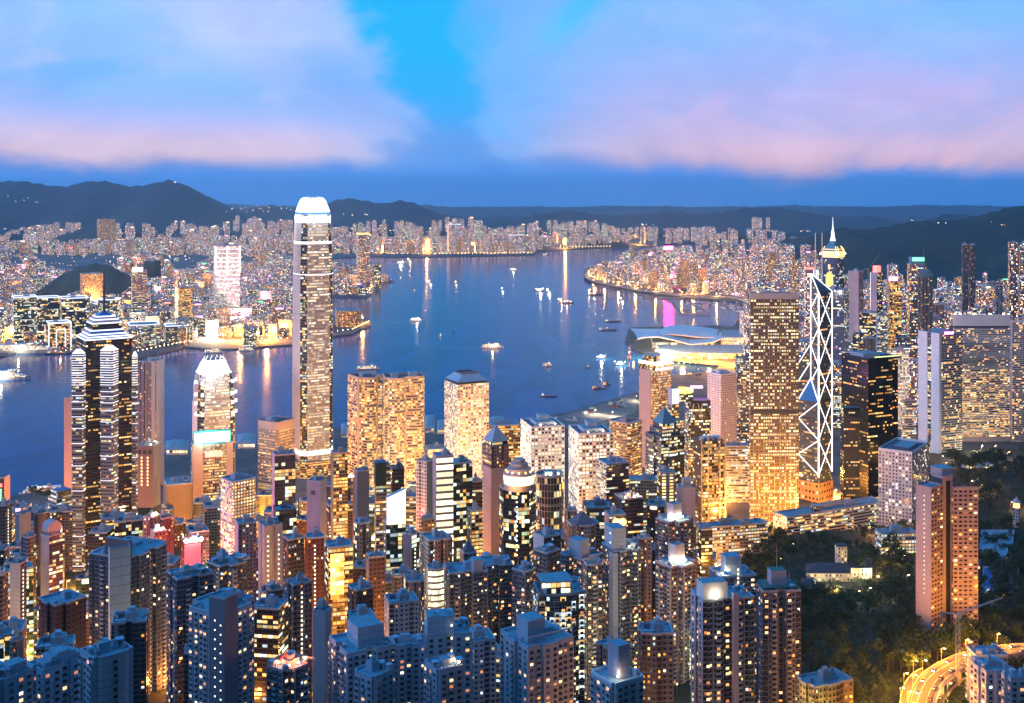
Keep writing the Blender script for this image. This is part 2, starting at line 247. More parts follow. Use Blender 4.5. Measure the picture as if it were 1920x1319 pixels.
# ---------------------------------------------------------------- mesh builder
class MB:
    def __init__(s): s.v = []; s.f = []; s.m = []; s.uv = []; s.ms = []; s.k = 0
    def mi(s, m):
        if m not in s.ms: s.ms.append(m)
        return s.ms.index(m)
    def face(s, pts, m, uvs=None):
        i = len(s.v); s.v += [tuple(p) for p in pts]; s.f.append(tuple(range(i, i + len(pts)))); s.m.append(s.mi(m))
        s.uv += uvs or [(p[0] * .1, p[1] * .1) for p in pts]
    def prism(s, poly, z0, z1, side, top=None, bay=3.2, fl=3.4, poly2=None, bottom=False):
        """side: a material or a function(edge index) -> material; poly counter-clockwise; poly2 = top outline"""
        p2 = poly2 or poly; n = len(poly); nf = max(1, round((z1 - z0) / fl))
        for i in range(n):
            a, b = poly[i], poly[(i + 1) % n]; c, d_ = p2[(i + 1) % n], p2[i]
            L = math.hypot(b[0] - a[0], b[1] - a[1])
            if L < .02 and math.hypot(c[0] - d_[0], c[1] - d_[1]) < .02: continue
            nb = max(1, round(L / bay)); o = (i * 37 + s.k * 11) % 400
            mm = side(i) if callable(side) else side
            s.face([(a[0], a[1], z0), (b[0], b[1], z0), (c[0], c[1], z1), (d_[0], d_[1], z1)], mm, [(o, 0), (o + nb, 0), (o + nb, nf), (o, nf)])
        if top: s.face([(p[0], p[1], z1) for p in p2], top)
        if bottom: s.face([(p[0], p[1], z0) for p in reversed(poly)], top or side)
        s.k += 1
    def ring(s, poly, sc, z0, z1, m):
        """parapet standing on a roof: outer wall, top, inner wall"""
        n = len(poly); cx = sum(p[0] for p in poly) / n; cy_ = sum(p[1] for p in poly) / n
        q = [(cx + (p[0] - cx) * sc, cy_ + (p[1] - cy_) * sc) for p in poly]
        for i in range(n):
            j = (i + 1) % n; a, b, c, e = poly[i], poly[j], q[j], q[i]
            s.face([(*a, z0), (*b, z0), (*b, z1), (*a, z1)], m); s.face([(*a, z1), (*b, z1), (*c, z1), (*e, z1)], m); s.face([(*e, z1), (*c, z1), (*c, z0), (*e, z0)], m)
    def box(s, c, sx, sy, sz, m, a=0.0, top=None):
        """c = centre of the base"""
        ca, sa = math.cos(a), math.sin(a)
        P = [(c[0] + x * ca - y * sa, c[1] + x * sa + y * ca) for x, y in ((-sx/2, -sy/2), (sx/2, -sy/2), (sx/2, sy/2), (-sx/2, sy/2))]
        s.prism(P, c[2], c[2] + sz, m, top or m, bottom=True)
    def bar(s, a, b, r, m, n=4, r2=None):
        a = Vector(a); b = Vector(b); d_ = (b - a).normalized(); u = d_.cross(Vector((0, 0, 1)))
        if u.length < .01: u = Vector((1, 0, 0))
        u.normalize(); w = d_.cross(u); r2 = r if r2 is None else r2
        A = [a + (u * math.cos(t) + w * math.sin(t)) * r for t in [2 * math.pi * (k + .5) / n for k in range(n)]]
        B = [b + (u * math.cos(t) + w * math.sin(t)) * r2 for t in [2 * math.pi * (k + .5) / n for k in range(n)]]
        for k in range(n): s.face([A[k], B[k], B[(k + 1) % n], A[(k + 1) % n]], m)
        s.face(B[::-1], m); s.face(A, m)
    def lathe(s, c, prof, m, n=24, bay=3.2, fl=3.4):
        for (r0, z0), (r1, z1) in zip(prof, prof[1:]):
            for k in range(n):
                t0, t1 = 2 * math.pi * k / n, 2 * math.pi * (k + 1) / n
                nb = max(1, round(2 * math.pi * max(r0, r1) / n / bay)); nf = max(1, round(abs(z1 - z0) / fl))
                P = [(c[0] + r0 * math.cos(t0), c[1] + r0 * math.sin(t0), c[2] + z0), (c[0] + r0 * math.cos(t1), c[1] + r0 * math.sin(t1), c[2] + z0), (c[0] + r1 * math.cos(t1), c[1] + r1 * math.sin(t1), c[2] + z1), (c[0] + r1 * math.cos(t0), c[1] + r1 * math.sin(t0), c[2] + z1)]
                s.face(P, m, [(k * nb, 0), (k * nb + nb, 0), (k * nb + nb, nf), (k * nb, nf)])
    def mesh(s, name, org=(0, 0, 0)):
        me = bpy.data.meshes.new(name)
        me.from_pydata([(p[0] - org[0], p[1] - org[1], p[2] - org[2]) for p in s.v], [], s.f)
        for m in s.ms: me.materials.append(m)
        me.polygons.foreach_set('material_index', s.m)
        ul = me.uv_layers.new(name='UVMap'); ul.data.foreach_set('uv', [x for p in s.uv for x in p])
        me.update(); return me
    def build(s, name, parent=None, org=None):
        if not s.f: return None
        o_ = Vector(parent.location) if parent is not None and org is None else Vector(org or (0, 0, 0))
        o = bpy.data.objects.new(name, s.mesh(name, o_)); COL.objects.link(o)
        if parent is not None: o.parent = parent
        else: o.location = o_
        return o
# parented meshes are built relative to a top-level Empty without rotation; sub-parts relative to an unmoved part
def tag(o, label=None, cat=None, group=None, kind=None):
    if label: o['label'] = label
    if cat: o['category'] = cat
    if group: o['group'] = group
    if kind: o['kind'] = kind
    return o
def thing(name, label, cat, loc, group=None):
    o = bpy.data.objects.new(name, None); COL.objects.link(o); o.location = loc; o.empty_display_size = 1
    return tag(o, label, cat, group)
def sub(mb, name, root, part):
    """mesh under a part of the thing 'root'"""
    o = bpy.data.objects.new(name, mb.mesh(name, root.location)); COL.objects.link(o); o.parent = part; return o
def ordinal(n):
    base = ['zeroth', 'first', 'second', 'third', 'fourth', 'fifth', 'sixth', 'seventh', 'eighth', 'ninth', 'tenth', 'eleventh', 'twelfth', 'thirteenth', 'fourteenth', 'fifteenth', 'sixteenth', 'seventeenth', 'eighteenth', 'nineteenth']
    tens = ['', '', 'twent', 'thirt', 'fort', 'fift', 'sixt', 'sevent', 'eight', 'ninet']
    if n < 20: return base[n]
    return tens[n // 10] + ('ieth' if n % 10 == 0 else 'y-' + base[n % 10])
def px2(px): return (px - 960) / F
def at(px, Y, z=0.0): return Vector((px2(px) * Y, Y, z))
def zat(py, Y): return HC - (py - YH) * Y / F
def W(px, py, z=0.0):
    Y = (HC - z) * F / (py - YH); return Vector((px2(px) * Y, Y, z))
def topx(p): return 960 + F * p[0] / p[1], YH + F * (HC - p[2]) / p[1]
def sstep(x, a, b):
    t = min(1, max(0, (x - a) / (b - a))); return t * t * (3 - 2 * t)
def interp(x, pts):
    if x <= pts[0][0]: return pts[0][1]
    for (a, p), (b, q) in zip(pts, pts[1:]):
        if x <= b: return p + (q - p) * (x - a) / (b - a)
    return pts[-1][1]
def inside(p, poly):
    c = False; j = len(poly) - 1
    for i in range(len(poly)):
        a, b = poly[i], poly[j]
        if (a[1] > p[1]) != (b[1] > p[1]) and p[0] < (b[0] - a[0]) * (p[1] - a[1]) / (b[1] - a[1]) + a[0]: c = not c
        j = i
    return c
# ---------------------------------------------------------------- ground, land, water, hills
GY = [(-460, 730), (-60, 440), (0, 408), (100, 352), (200, 302), (300, 250), (400, 196), (500, 150), (600, 118), (700, 96), (800, 76), (900, 60), (1000, 46), (1100, 34), (1200, 23), (1300, 13), (1400, 6.5), (1480, 3), (1560, -4), (4000, -6)]  # unseen crest behind the camera, raised extra high to shade the near towers
def ground(x, y):
    z = interp(y, GY); k = x / max(y, 200.0)
    r = sstep(k, .13, .24)
    z += r * 30 * sstep(y, 650, 800) * (1 - sstep(y, 1280, 1480))
    z += 62 * sstep(k, .30, .40) * math.exp(-((y - 1480) / 300) ** 2) * sstep(x, 480, 640)   # hill park behind the pink twin tower
    return z
def gz(x, y): return max(ground(x, y), 4.0)
rnd = random.Random(7)
def water():
    m = bpy.data.materials.new('harbour_water'); m.use_nodes = True; g = G(m.node_tree); b = m.node_tree.nodes['Principled BSDF']
    tc = g.n('ShaderNodeTexCoord'); sp = g.n('ShaderNodeSeparateXYZ'); g.l(tc.outputs['Object'], sp.inputs[0])
    p1 = g.xyz(g.m('MULTIPLY', sp.outputs[0], .010), g.m('MULTIPLY', sp.outputs[1], .0035), 0.0)
    n1 = g.noise(p1, 1.0, 4.0, .55, .5)
    n2 = g.noise(tc.outputs['Object'], .05, 3.0, .6, .2)
    g.l(g.mix(g.smooth(n1, .36, .64), (.002, .054, .165), (.004, .088, .25)), b.inputs['Base Color'])
    g.l(g.m('ADD', .07, g.m('MULTIPLY', n1, .12)), b.inputs['Roughness'])
    b.inputs['IOR'].default_value = 1.13; b.inputs['Specular IOR Level'].default_value = .27; b.inputs['Specular Tint'].default_value = (.32, .68, 1, 1)
    bp = g.n('ShaderNodeBump'); bp.inputs['Strength'].default_value = .22; bp.inputs['Distance'].default_value = 2.0
    g.l(n2, bp.inputs['Height']); g.l(bp.outputs[0], b.inputs['Normal'])
    mb = MB()
    for i in range(16):
        x0 = -24000 + i * 3000
        mb.face([(x0, -500, 0), (x0 + 3000, -500, 0), (x0 + 3000, 15000, 0), (x0, 15000, 0)], m)
    # one connected sheet
    o = mb.build('harbour_water'); tag(o, kind='structure')
water()
def gmat():
    m = bpy.data.materials.new('hillside_ground'); m.use_nodes = True; g = G(m.node_tree); b = m.node_tree.nodes['Principled BSDF']
    tc = g.n('ShaderNodeTexCoord'); n = g.noise(tc.outputs['Object'], .02, 6.0, .6)
    g.l(g.ramp(n, [(.3, (.008, .016, .008)), (.5, (.014, .026, .012)), (.7, (.025, .032, .018))]), b.inputs['Base Color']); b.inputs['Roughness'].default_value = .95
    return m
HILLG = gmat()
def terrain():
    mb = MB(); xs = [-2100 + 30 * i for i in range(140)]; ys = [-480 + 30 * j for j in range(80)]
    V = {}
    me = bpy.data.meshes.new('hillside'); v = []; f = []
    for j, y in enumerate(ys):
        for i, x in enumerate(xs): v.append((x, y, ground(x, y) + .8 * math.sin(x * .05 + y * .03)))
    n = len(xs)
    for j in range(len(ys) - 1):
        for i in range(n - 1): f.append((j * n + i, j * n + i + 1, (j + 1) * n + i + 1, (j + 1) * n + i))
    me.from_pydata(v, [], f); me.materials.append(HILLG)
    for p in me.polygons: p.use_smooth = True
    o = bpy.data.objects.new('hillside', me); COL.objects.link(o); tag(o, kind='structure')
terrain()
def lmat(name, cols, sc):
    m = bpy.data.materials.new(name); m.use_nodes = True; g = G(m.node_tree); b = m.node_tree.nodes['Principled BSDF']
    tc = g.n('ShaderNodeTexCoord'); n = g.noise(tc.outputs['Object'], sc, 6.0, .62)
    g.l(g.ramp(n, [(.32, cols[0]), (.5, cols[1]), (.68, cols[2])]), b.inputs['Base Color']); b.inputs['Roughness'].default_value = .9
    return m
LAND = lmat('city_ground', ((.05, .05, .055), (.09, .085, .085), (.16, .14, .13)), .02)
LANDK = lmat('peninsula_ground', ((.04, .045, .06), (.10, .09, .10), (.20, .17, .16)), .006)
ISLE = [W(*p, 4)[:2] for p in ((-500, 945), (0, 932), (60, 925), (130, 905), (250, 868), (310, 852), (440, 842), (560, 830), (640, 800), (700, 794), (800, 812), (905, 797), (960, 790), (1060, 775), (1120, 757), (1195, 736), (1235, 712), (1250, 705), (1335, 697), (1350, 686), (1240, 675), (1195, 657), (1172, 640), (1180, 614), (1350, 610), (1375, 612), (1385, 600), (1400, 590), (1402, 578), (1385, 566), (1300, 560), (1200, 547), (1110, 529), (1096, 518), (1095, 506), (1120, 494), (1150, 492), (1178, 488), (1186, 463))]
ISLE += [(2300, 10500), (6000, 10500), (6000, 300), (900, 300), (-900, 300)]
ISLE = ISLE[::-1] if sum((a[0] - b[0]) * (a[1] + b[1]) for a, b in zip(ISLE, ISLE[1:] + ISLE[:1])) < 0 else ISLE
def ccw(poly):
    A = sum(a[0] * b[1] - b[0] * a[1] for a, b in zip(poly, poly[1:] + poly[:1])); return poly if A > 0 else poly[::-1]
ISLE = ccw([tuple(p) for p in ISLE])
KOW = ccw([tuple(W(*p, 4)[:2]) for p in ((-700, 690), (0, 668), (60, 654), (140, 640), (150, 652), (240, 668), (258, 672), (335, 654), (345, 650), (410, 655), (470, 652), (545, 646), (628, 630), (660, 626), (695, 610), (690, 602), (640, 597), (560, 585), (575, 562), (628, 557), (688, 558), (697, 551), (690, 545), (705, 531), (735, 529), (736, 525), (708, 521), (690, 505), (640, 500), (560, 499), (560, 489), (690, 481), (740, 483), (1000, 479), (1008, 471), (1060, 468), (1181, 464))] + [(2500, 10000), (3500, 13500), (-9000, 13500), (-6000, 3000)])
def land(name, poly, m, z=4.0):
    mb = MB(); me = bpy.data.meshes.new(name)
    n = len(poly); v = [(p[0], p[1], z) for p in poly] + [(p[0], p[1], -2) for p in poly]
    f = [tuple(range(n))] + [(i, n + i, n + (i + 1) % n, (i + 1) % n) for i in range(n)]
    me.from_pydata(v, [], f); me.materials.append(m)
    import bmesh
    bm = bmesh.new(); bm.from_mesh(me); bmesh.ops.triangulate(bm, faces=[bm.faces[0]] if False else [x for x in bm.faces if len(x.verts) > 4]); bm.to_mesh(me); bm.free()
    o = bpy.data.objects.new(name, me); COL.objects.link(o); tag(o, kind='structure'); return o
land('island_ground', ISLE, LAND); land('peninsula_ground', KOW, LANDK)
def kz(x, y): return 4 + 95 * sstep(y, 7700, 9600)
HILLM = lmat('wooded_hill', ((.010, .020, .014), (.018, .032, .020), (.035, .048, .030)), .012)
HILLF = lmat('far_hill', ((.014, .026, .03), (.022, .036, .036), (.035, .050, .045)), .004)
def hill(name, prof, Yc, df, db, m, zb=0, step=12, rows=14, rough=10, shape=1.5):
    """a ridge with its crest at depth Yc falling df metres towards the viewer and db behind"""
    px0, px1 = prof[0][0], prof[-1][0]; cols = int((px1 - px0) / step) + 1
    v = []; f = []; R = random.Random(len(prof) * 7 + int(Yc)); ph = [R.uniform(0, 6) for _ in range(8)]
    for j in range(2 * rows + 1):
        t = (j - rows) / rows; dy = t * (df if t < 0 else db)
        for i in range(cols + 1):
            px = min(px1, px0 + i * step); x = px2(px) * Yc; zc = max(zat(interp(px, prof), Yc), zb) + Yc * .0007 * (math.sin(px * .21 + ph[4]) + .6 * math.sin(px * .47 + ph[5]))
            spur = 1 + .22 * math.sin(x / (df * .16) + ph[0]) + .12 * math.sin(x / (df * .07) + ph[1])
            tt = min(1, abs(t) / max(.3, spur)) if t else 0
            h = (1 - tt) ** shape
            z = zb + (zc - zb) * h + (rough * (math.sin(x * .013 + dy * .009 + ph[2]) + math.sin(x * .005 - dy * .013 + ph[3])) * h * (1 - h) * 2 if t else 0) - (30 if abs(t) == 1 else 0)
            v.append((x, Yc + dy, z))
    n = cols + 1
    for j in range(2 * rows):
        for i in range(cols): f.append((j * n + i, j * n + i + 1, (j + 1) * n + i + 1, (j + 1) * n + i))
    me = bpy.data.meshes.new(name); me.from_pydata(v, [], f); me.materials.append(m)
    for p in me.polygons: p.use_smooth = True
    o = bpy.data.objects.new(name, me); COL.objects.link(o); tag(o, kind='structure')
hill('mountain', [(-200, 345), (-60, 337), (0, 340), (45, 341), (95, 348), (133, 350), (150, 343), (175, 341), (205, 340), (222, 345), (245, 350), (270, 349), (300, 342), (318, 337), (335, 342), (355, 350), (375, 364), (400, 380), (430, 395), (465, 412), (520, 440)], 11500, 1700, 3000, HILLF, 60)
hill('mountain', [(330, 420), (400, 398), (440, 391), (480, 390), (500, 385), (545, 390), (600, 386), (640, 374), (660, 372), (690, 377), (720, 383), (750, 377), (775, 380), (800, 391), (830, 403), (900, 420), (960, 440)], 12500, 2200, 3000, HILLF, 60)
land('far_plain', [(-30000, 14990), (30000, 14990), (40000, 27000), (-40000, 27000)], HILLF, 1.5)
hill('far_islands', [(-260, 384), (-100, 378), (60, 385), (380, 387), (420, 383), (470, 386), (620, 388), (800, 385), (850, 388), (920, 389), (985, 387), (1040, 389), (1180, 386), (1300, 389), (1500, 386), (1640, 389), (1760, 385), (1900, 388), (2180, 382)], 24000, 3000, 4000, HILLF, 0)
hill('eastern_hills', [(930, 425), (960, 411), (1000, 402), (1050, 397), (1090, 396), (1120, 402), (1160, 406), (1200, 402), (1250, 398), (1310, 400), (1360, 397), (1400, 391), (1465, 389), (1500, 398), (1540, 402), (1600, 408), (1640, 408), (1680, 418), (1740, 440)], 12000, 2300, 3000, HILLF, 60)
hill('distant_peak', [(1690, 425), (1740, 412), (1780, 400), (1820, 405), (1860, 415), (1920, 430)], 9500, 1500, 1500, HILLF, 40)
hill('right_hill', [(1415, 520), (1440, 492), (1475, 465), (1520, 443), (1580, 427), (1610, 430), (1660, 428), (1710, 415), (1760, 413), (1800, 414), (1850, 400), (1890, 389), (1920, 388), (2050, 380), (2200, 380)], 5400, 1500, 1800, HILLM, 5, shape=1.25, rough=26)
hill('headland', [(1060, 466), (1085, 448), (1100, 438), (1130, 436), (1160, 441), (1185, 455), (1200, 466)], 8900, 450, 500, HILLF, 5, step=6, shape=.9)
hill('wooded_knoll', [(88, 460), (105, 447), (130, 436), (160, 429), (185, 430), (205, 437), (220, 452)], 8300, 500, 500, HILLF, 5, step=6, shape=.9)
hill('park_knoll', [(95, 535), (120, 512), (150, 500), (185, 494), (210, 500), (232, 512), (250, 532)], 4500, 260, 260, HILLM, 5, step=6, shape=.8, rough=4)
# ---------------------------------------------------------------- tower builder
def arc(s0, s1, bulge, n=9, t0=0.0):
    return [(s0 + (s1 - s0) * (1 - math.cos(math.pi * i / n)) / 2, t0 - bulge * math.sin(math.pi * i / n)) for i in range(n + 1)]
FOOT = {
 'box': [(0, 0), (1, 0), (1, 1), (0, 1)],
 'cham': [(.10, 0), (.90, 0), (1, .10), (1, .90), (.90, 1), (.10, 1), (0, .90), (0, .10)],
 'oct': [(.28, 0), (.72, 0), (1, .28), (1, .72), (.72, 1), (.28, 1), (0, .72), (0, .28)],
 'round': [(.5 + .5 * math.sin(2 * math.pi * i / 28), .5 - .5 * math.cos(2 * math.pi * i / 28)) for i in range(28)],
 'cross': [(.26, 0), (.74, 0), (.74, .2), (1, .2), (1, .8), (.74, .8), (.74, 1), (.26, 1), (.26, .8), (0, .8), (0, .2), (.26, .2)],
 'slots': [(0, 0), (.40, 0), (.40, .12), (.60, .12), (.60, 0), (1, 0), (1, .40), (.88, .40), (.88, .60), (1, .60), (1, 1), (0, 1), (0, .60), (.12, .60), (.12, .40), (0, .40)],
 'steps': [(0, 0), (.30, 0), (.30, -.07), (.62, -.07), (.62, 0), (1, 0), (1, 1), (0, 1), (0, .70), (-.07, .70), (-.07, .36), (0, .36)],
 'notch': [(.07, 0), (.93, 0), (.93, .07), (1, .07), (1, .93), (.93, .93), (.93, 1), (.07, 1), (.07, .93), (0, .93), (0, .07), (.07, .07)],
 'ifc': [(.17, 0), (.83, 0), (.85, .055), (.945, .15), (1, .17), (1, .83), (.945, .85), (.85, .945), (.83, 1), (.17, 1), (.15, .945), (.055, .85), (0, .83), (0, .17), (.055, .15), (.15, .055)],
 'tall_bay': [(0, 0), (.2, 0), (.2, -.1), (.45, -.1), (.45, 0), (.62, 0), (.62, -.1), (.87, -.1), (.87, 0), (1, 0), (1, 1), (0, 1)],
 'bow': [(0, 0)] + arc(.12, .88, .14) + [(1, 0), (1, 1), (0, 1)],
 'wing': [(0, 0), (1, 0), (1, .62), (.7, .62), (.7, 1), (0, 1)],
}
def frame(x0, xc, x1, Y, asp=1.0):
    k0, kc, k1 = px2(x0), px2(xc), px2(x1); O = Vector((kc * Y, Y))
    if xc - x0 < 1.5:
        n = math.hypot(kc, 1); ul = Vector((kc, 1)) / n; ur = Vector((1, -kc)) / n
        w = (k1 - kc) * Y / (ur.x - k1 * ur.y); return O, ur, ul, w, asp * w
    if x1 - xc < 1.5:
        n = math.hypot(kc, 1); ur = Vector((kc, 1)) / n; ul = Vector((-1, kc)) / n
        d_ = (kc - k0) * Y / (-ul.x + k0 * ul.y); return O, ur, ul, asp * d_, d_
    def wd_(th):
        a = math.cos(th) - k1 * math.sin(th); b = math.sin(th) + k0 * math.cos(th)
        return ((k1 - kc) * Y / a if a > 1e-4 else 1e9), ((kc - k0) * Y / b if b > 1e-4 else 1e9)
    lo, hi = .01, 1.56
    for _ in range(50):
        th = (lo + hi) / 2; w, d_ = wd_(th)
        if d_ / w > asp: lo = th
        else: hi = th
    w, d_ = wd_(th)
    return O, Vector((math.cos(th), math.sin(th))), Vector((-math.sin(th), math.cos(th))), w, d_
FOOTPRINTS = []
class T:
    """a tower: nearest corner O, unit vectors along its right and left faces, top and base height"""
    def __init__(s, x0, xc, x1, yt, Y, asp=1.0, zb=None, zt=None):
        s.O, s.ur, s.ul, s.w, s.d = frame(x0, xc, x1, Y, asp); s.Y = Y
        c = s.p(.5, .5); s.zt = zat(yt, Y) if zt is None else zt
        s.zb = (min(gz(*s.p(a, b)) for a in (0, 1) for b in (0, 1)) - 2) if zb is None else zb
        s.c = c; FOOTPRINTS.append((c[0], c[1], max(s.w, s.d) * .62)); s.a = math.atan2(s.ur.y, s.ur.x); s.root = None
    def p(s, a, b): v = s.O + s.ur * (a * s.w) + s.ul * (b * s.d); return (v.x, v.y)
    def p3(s, a, b, z): return (*s.p(a, b), z)
    def poly(s, foot): return [s.p(*q) for q in (FOOT[foot] if isinstance(foot, str) else foot)]
    def rect(s, a0, a1, b0, b1): return [s.p(a0, b0), s.p(a1, b0), s.p(a1, b1), s.p(a0, b1)]
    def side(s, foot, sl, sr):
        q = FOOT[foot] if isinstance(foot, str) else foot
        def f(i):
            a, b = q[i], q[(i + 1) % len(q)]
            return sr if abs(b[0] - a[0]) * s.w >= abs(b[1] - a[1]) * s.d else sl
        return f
    def start(s, name, label, cat, group=None):
        s.root = thing(name, label, cat, (s.c[0], s.c[1], s.zb), group); return s.root
    def shaft(s, name, foot, z0, z1, sl, sr=None, roof=None, bay=3.2, fl=3.4, poly2=None):
        mb = MB(); sr = sr or sl
        mb.prism(s.poly(foot), z0, z1, s.side(foot, S[sl] if isinstance(sl, str) else sl, S[sr] if isinstance(sr, str) else sr), roof or ROOF, bay, fl, poly2)
        return mb.build(name, s.root)
    def ring(s, name, foot, z0, z1, m, sc=.965, parent=None):
        mb = MB(); mb.ring(s.poly(foot), sc, z0, z1, m); return sub(mb, name, s.root, parent or s.root)
    def boxp(s, name, a0, a1, b0, b1, z0, h, m, top=None, parent=None):
        mb = MB(); mb.prism(s.rect(a0, a1, b0, b1), z0, z0 + h, m, top or ROOF); return sub(mb, name, s.root, parent or s.root)
    def normal(s, face): return Vector((s.ur.y, -s.ur.x, 0)) if face == 'r' else Vector((-s.ul.y, s.ul.x, 0))
    def panel(s, name, face, a0, a1, z0, z1, m, out=.5, th=.4, parent=None):
        """a flat box on the right or left face, a along the face"""
        n = s.normal(face); P = (lambda a: Vector(s.p3(a, 0, 0))) if face == 'r' else (lambda a: Vector(s.p3(0, a, 0)))
        A, B = P(a0), P(a1)
        if face == 'l': A, B = B, A
        q = [A + n * (out + th), B + n * (out + th), B + n * out, A + n * out]
        mb = MB(); mb.prism([(v.x, v.y) for v in q], z0, z1, m, m, bottom=True); return sub(mb, name, s.root, parent or s.root)
def dish_mesh():
    mb = MB(); mb.lathe((0, 0, 1.4), [(.05, -.1), (.7, .05), (1.3, .35), (1.6, .62)], S['dish'], 14); mb.bar((0, 0, 0), (0, 0, 1.5), .15, STEEL); mb.bar((0, 0, 1.4), (0, 0, 2.4), .05, STEEL_D)
    return mb.mesh('satellite_dish')
mat('dish', (.42, .55, .62), .6)
def cool_mesh():
    mb = MB(); mb.box((0, 0, 0), 2.4, 1.8, 1.7, CONC, top=STEEL_D); mb.lathe((0, 0, 1.7), [(.7, 0), (.7, .3), (.5, .3), (.5, .05)], STEEL, 10); return mb.mesh('cooling_unit')
def tank_mesh():
    mb = MB(); mb.lathe((0, 0, 0), [(1.5, 0), (1.5, 2.4), (1.2, 2.7), (.01, 2.8)], CONC_B, 14); return mb.mesh('water_tank')
def mast_mesh():
    mb = MB(); mb.bar((0, 0, 0), (0, 0, 9), .18, STEEL, 4, .05)
    for z in (4.5, 6.5): mb.bar((-.8, 0, z), (.8, 0, z), .05, STEEL)
    return mb.mesh('antenna')
def flood_mesh():
    mb = MB(); mb.bar((0, 0, 0), (0, 0, 1.6), .09, STEEL); mb.lathe((0, 0, 1.5), [(.01, -.45), (.45, 0), (.01, .45)], lamp_mat('flood_bulb', (1, .90, .62), 30), 8); return mb.mesh('rooftop_lamp')
def pipe_mesh():
    mb = MB()
    for i in range(3): mb.bar((-3, i * .5, .5 + .2 * i), (3, i * .5, .5 + .2 * i), .12, STEEL, 5); mb.bar((3, i * .5, .5 + .2 * i), (3, i * .5, -.2), .12, STEEL, 5)
    mb.box((-2.5, .5, 0), .3, 1.6, 1.0, CONC_D); mb.box((2, .5, 0), .3, 1.6, 1.0, CONC_D); return mb.mesh('pipe_run')
def hut_mesh():
    mb = MB(); mb.box((0, 0, 0), 2.6, 3.2, 2.5, CONC, top=ROOF_D); mb.box((0, 0, 2.5), 3.0, 3.6, .25, CONC_B); mb.box((0, -1.62, 0), 1.0, .1, 2.0, STEEL_D); return mb.mesh('stair_hut')
def line_mesh():
    mb = MB(); R = random.Random(2)
    for x in (-3, 3): mb.bar((x, 0, 0), (x, 0, 2.2), .06, STEEL)
    mb.bar((-3, 0, 2.1), (3, 0, 2.1), .03, STEEL)
    for i in range(7): x = -2.6 + i * .8; mb.face([(x, .02, 2.1), (x + .55, .02, 2.1), (x + .55, .05, 1.1 + R.random() * .4), (x, .05, 1.2)], R.choice([WHITE, RUST, CONC_B, TEAL]))
    return mb.mesh('clothes_line')
SHARED = {'pipe_run': pipe_mesh(), 'stair_hut': hut_mesh(), 'clothes_line': line_mesh(), 'satellite_dish': dish_mesh(), 'cooling_unit': cool_mesh(), 'water_tank': tank_mesh(), 'antenna': mast_mesh(), 'rooftop_lamp': flood_mesh()}
def kit(t, name, a, b, z, sc=1.0, rot=0.0, parent=None):
    o = bpy.data.objects.new(name, SHARED[name]); COL.objects.link(o); o.parent = parent or t.root
    x, y = t.p(a, b); rl = t.root.location; o.location = (x - rl.x, y - rl.y, z - rl.z); o.scale = (sc, sc, sc); o.rotation_euler = (0, 0, rot); return o
def rooftop(t, R, z=None, foot='box', par=CONC, ph=1.3, boxes=2, pm=None, small=3, extra=()):
    z = t.zt if z is None else z; pm = pm or par
    if ph: t.ring('parapet', foot, z, z + ph, par, 1 - min(.06, .9 / max(8, min(t.w, t.d)) * 2))
    used = []
    for i in range(boxes):
        a = R.uniform(.24, .5); b = R.uniform(.24, .5); wa, wb = R.uniform(.2, .36), R.uniform(.2, .36); h = R.uniform(3, 6.5)
        if i and any(abs(a - u[0]) < .25 and abs(b - u[1]) < .25 for u in used): h = h * .5; a, b = .62, R.uniform(.2, .5); wa = .16
        used.append((a, b)); m = t.boxp('machine_room', a, a + wa, b, min(.86, b + wb), z, h + .017 * i, pm)
        if R.random() < .5: t.boxp('lift_overrun', a + wa * .2, a + wa * .7, b + wb * .2, b + wb * .6, z + h + .017 * i, 2.2, pm, parent=m)
    for i in range(small):
        kit(t, R.choice(['cooling_unit', 'cooling_unit', 'water_tank', 'pipe_run', 'stair_hut', 'antenna', 'clothes_line']), R.choice([.14, .82, .88]), R.uniform(.15, .85), z, R.uniform(.8, 1.3), R.uniform(0, 3))
    for e in extra: kit(t, e[0], e[1], e[2], z + (e[3] if len(e) > 3 else 0), e[4] if len(e) > 4 else 1.0, R.uniform(0, 3))
def glow(name, loc, P, col=(1, .5, .13), r=2.0, parent=None):
    l = bpy.data.lights.new(name, 'POINT'); l.energy = P; l.color = col; l.shadow_soft_size = r
    o = bpy.data.objects.new(name, l); COL.objects.link(o); o.location = loc
    if parent is not None: o.parent = parent
    return o
def roof_lights(t, R, pts, z=None, P=900, col=(1, .82, .5)):
    z = t.zt if z is None else z
    for a, b in pts:
        k = kit(t, 'rooftop_lamp', a, b, z, 1.5); glow('bulb_light', (0, 0, 2.0), P, col, .5, k)
# individually built windows for the nearest towers
WM = {}
def window_meshes():
    fr = mat('window_frame', (.34, .37, .40), .5); dk = [mat('pane_dark', (.012, .016, .024), .08), mat('pane_curtain', (.07, .08, .10), .4)]
    lit = [lamp_mat('pane_amber', (1, .40, .10), 1.9), lamp_mat('pane_warm', (1, .68, .30), 2.0), lamp_mat('pane_white', (1, .90, .66), 2.0), lamp_mat('pane_dim', (1, .33, .08), .8)]
    for k, pm in zip('abcdef', dk + lit):
        mb = MB(); w, h = 2.1, 1.65
        mb.box((0, .07, 0), w, .22, h, fr); mb.face([(w/2 - .1, .19, .12), (-w/2 + .1, .19, .12), (-w/2 + .1, .19, h - .1), (w/2 - .1, .19, h - .1)], pm)
        mb.box((.1, .22, .05), .07, .08, h - .1, fr); mb.box((0, .32, -.2), w + .3, .6, .12, fr)
        WM[k] = mb
WMESH = {}
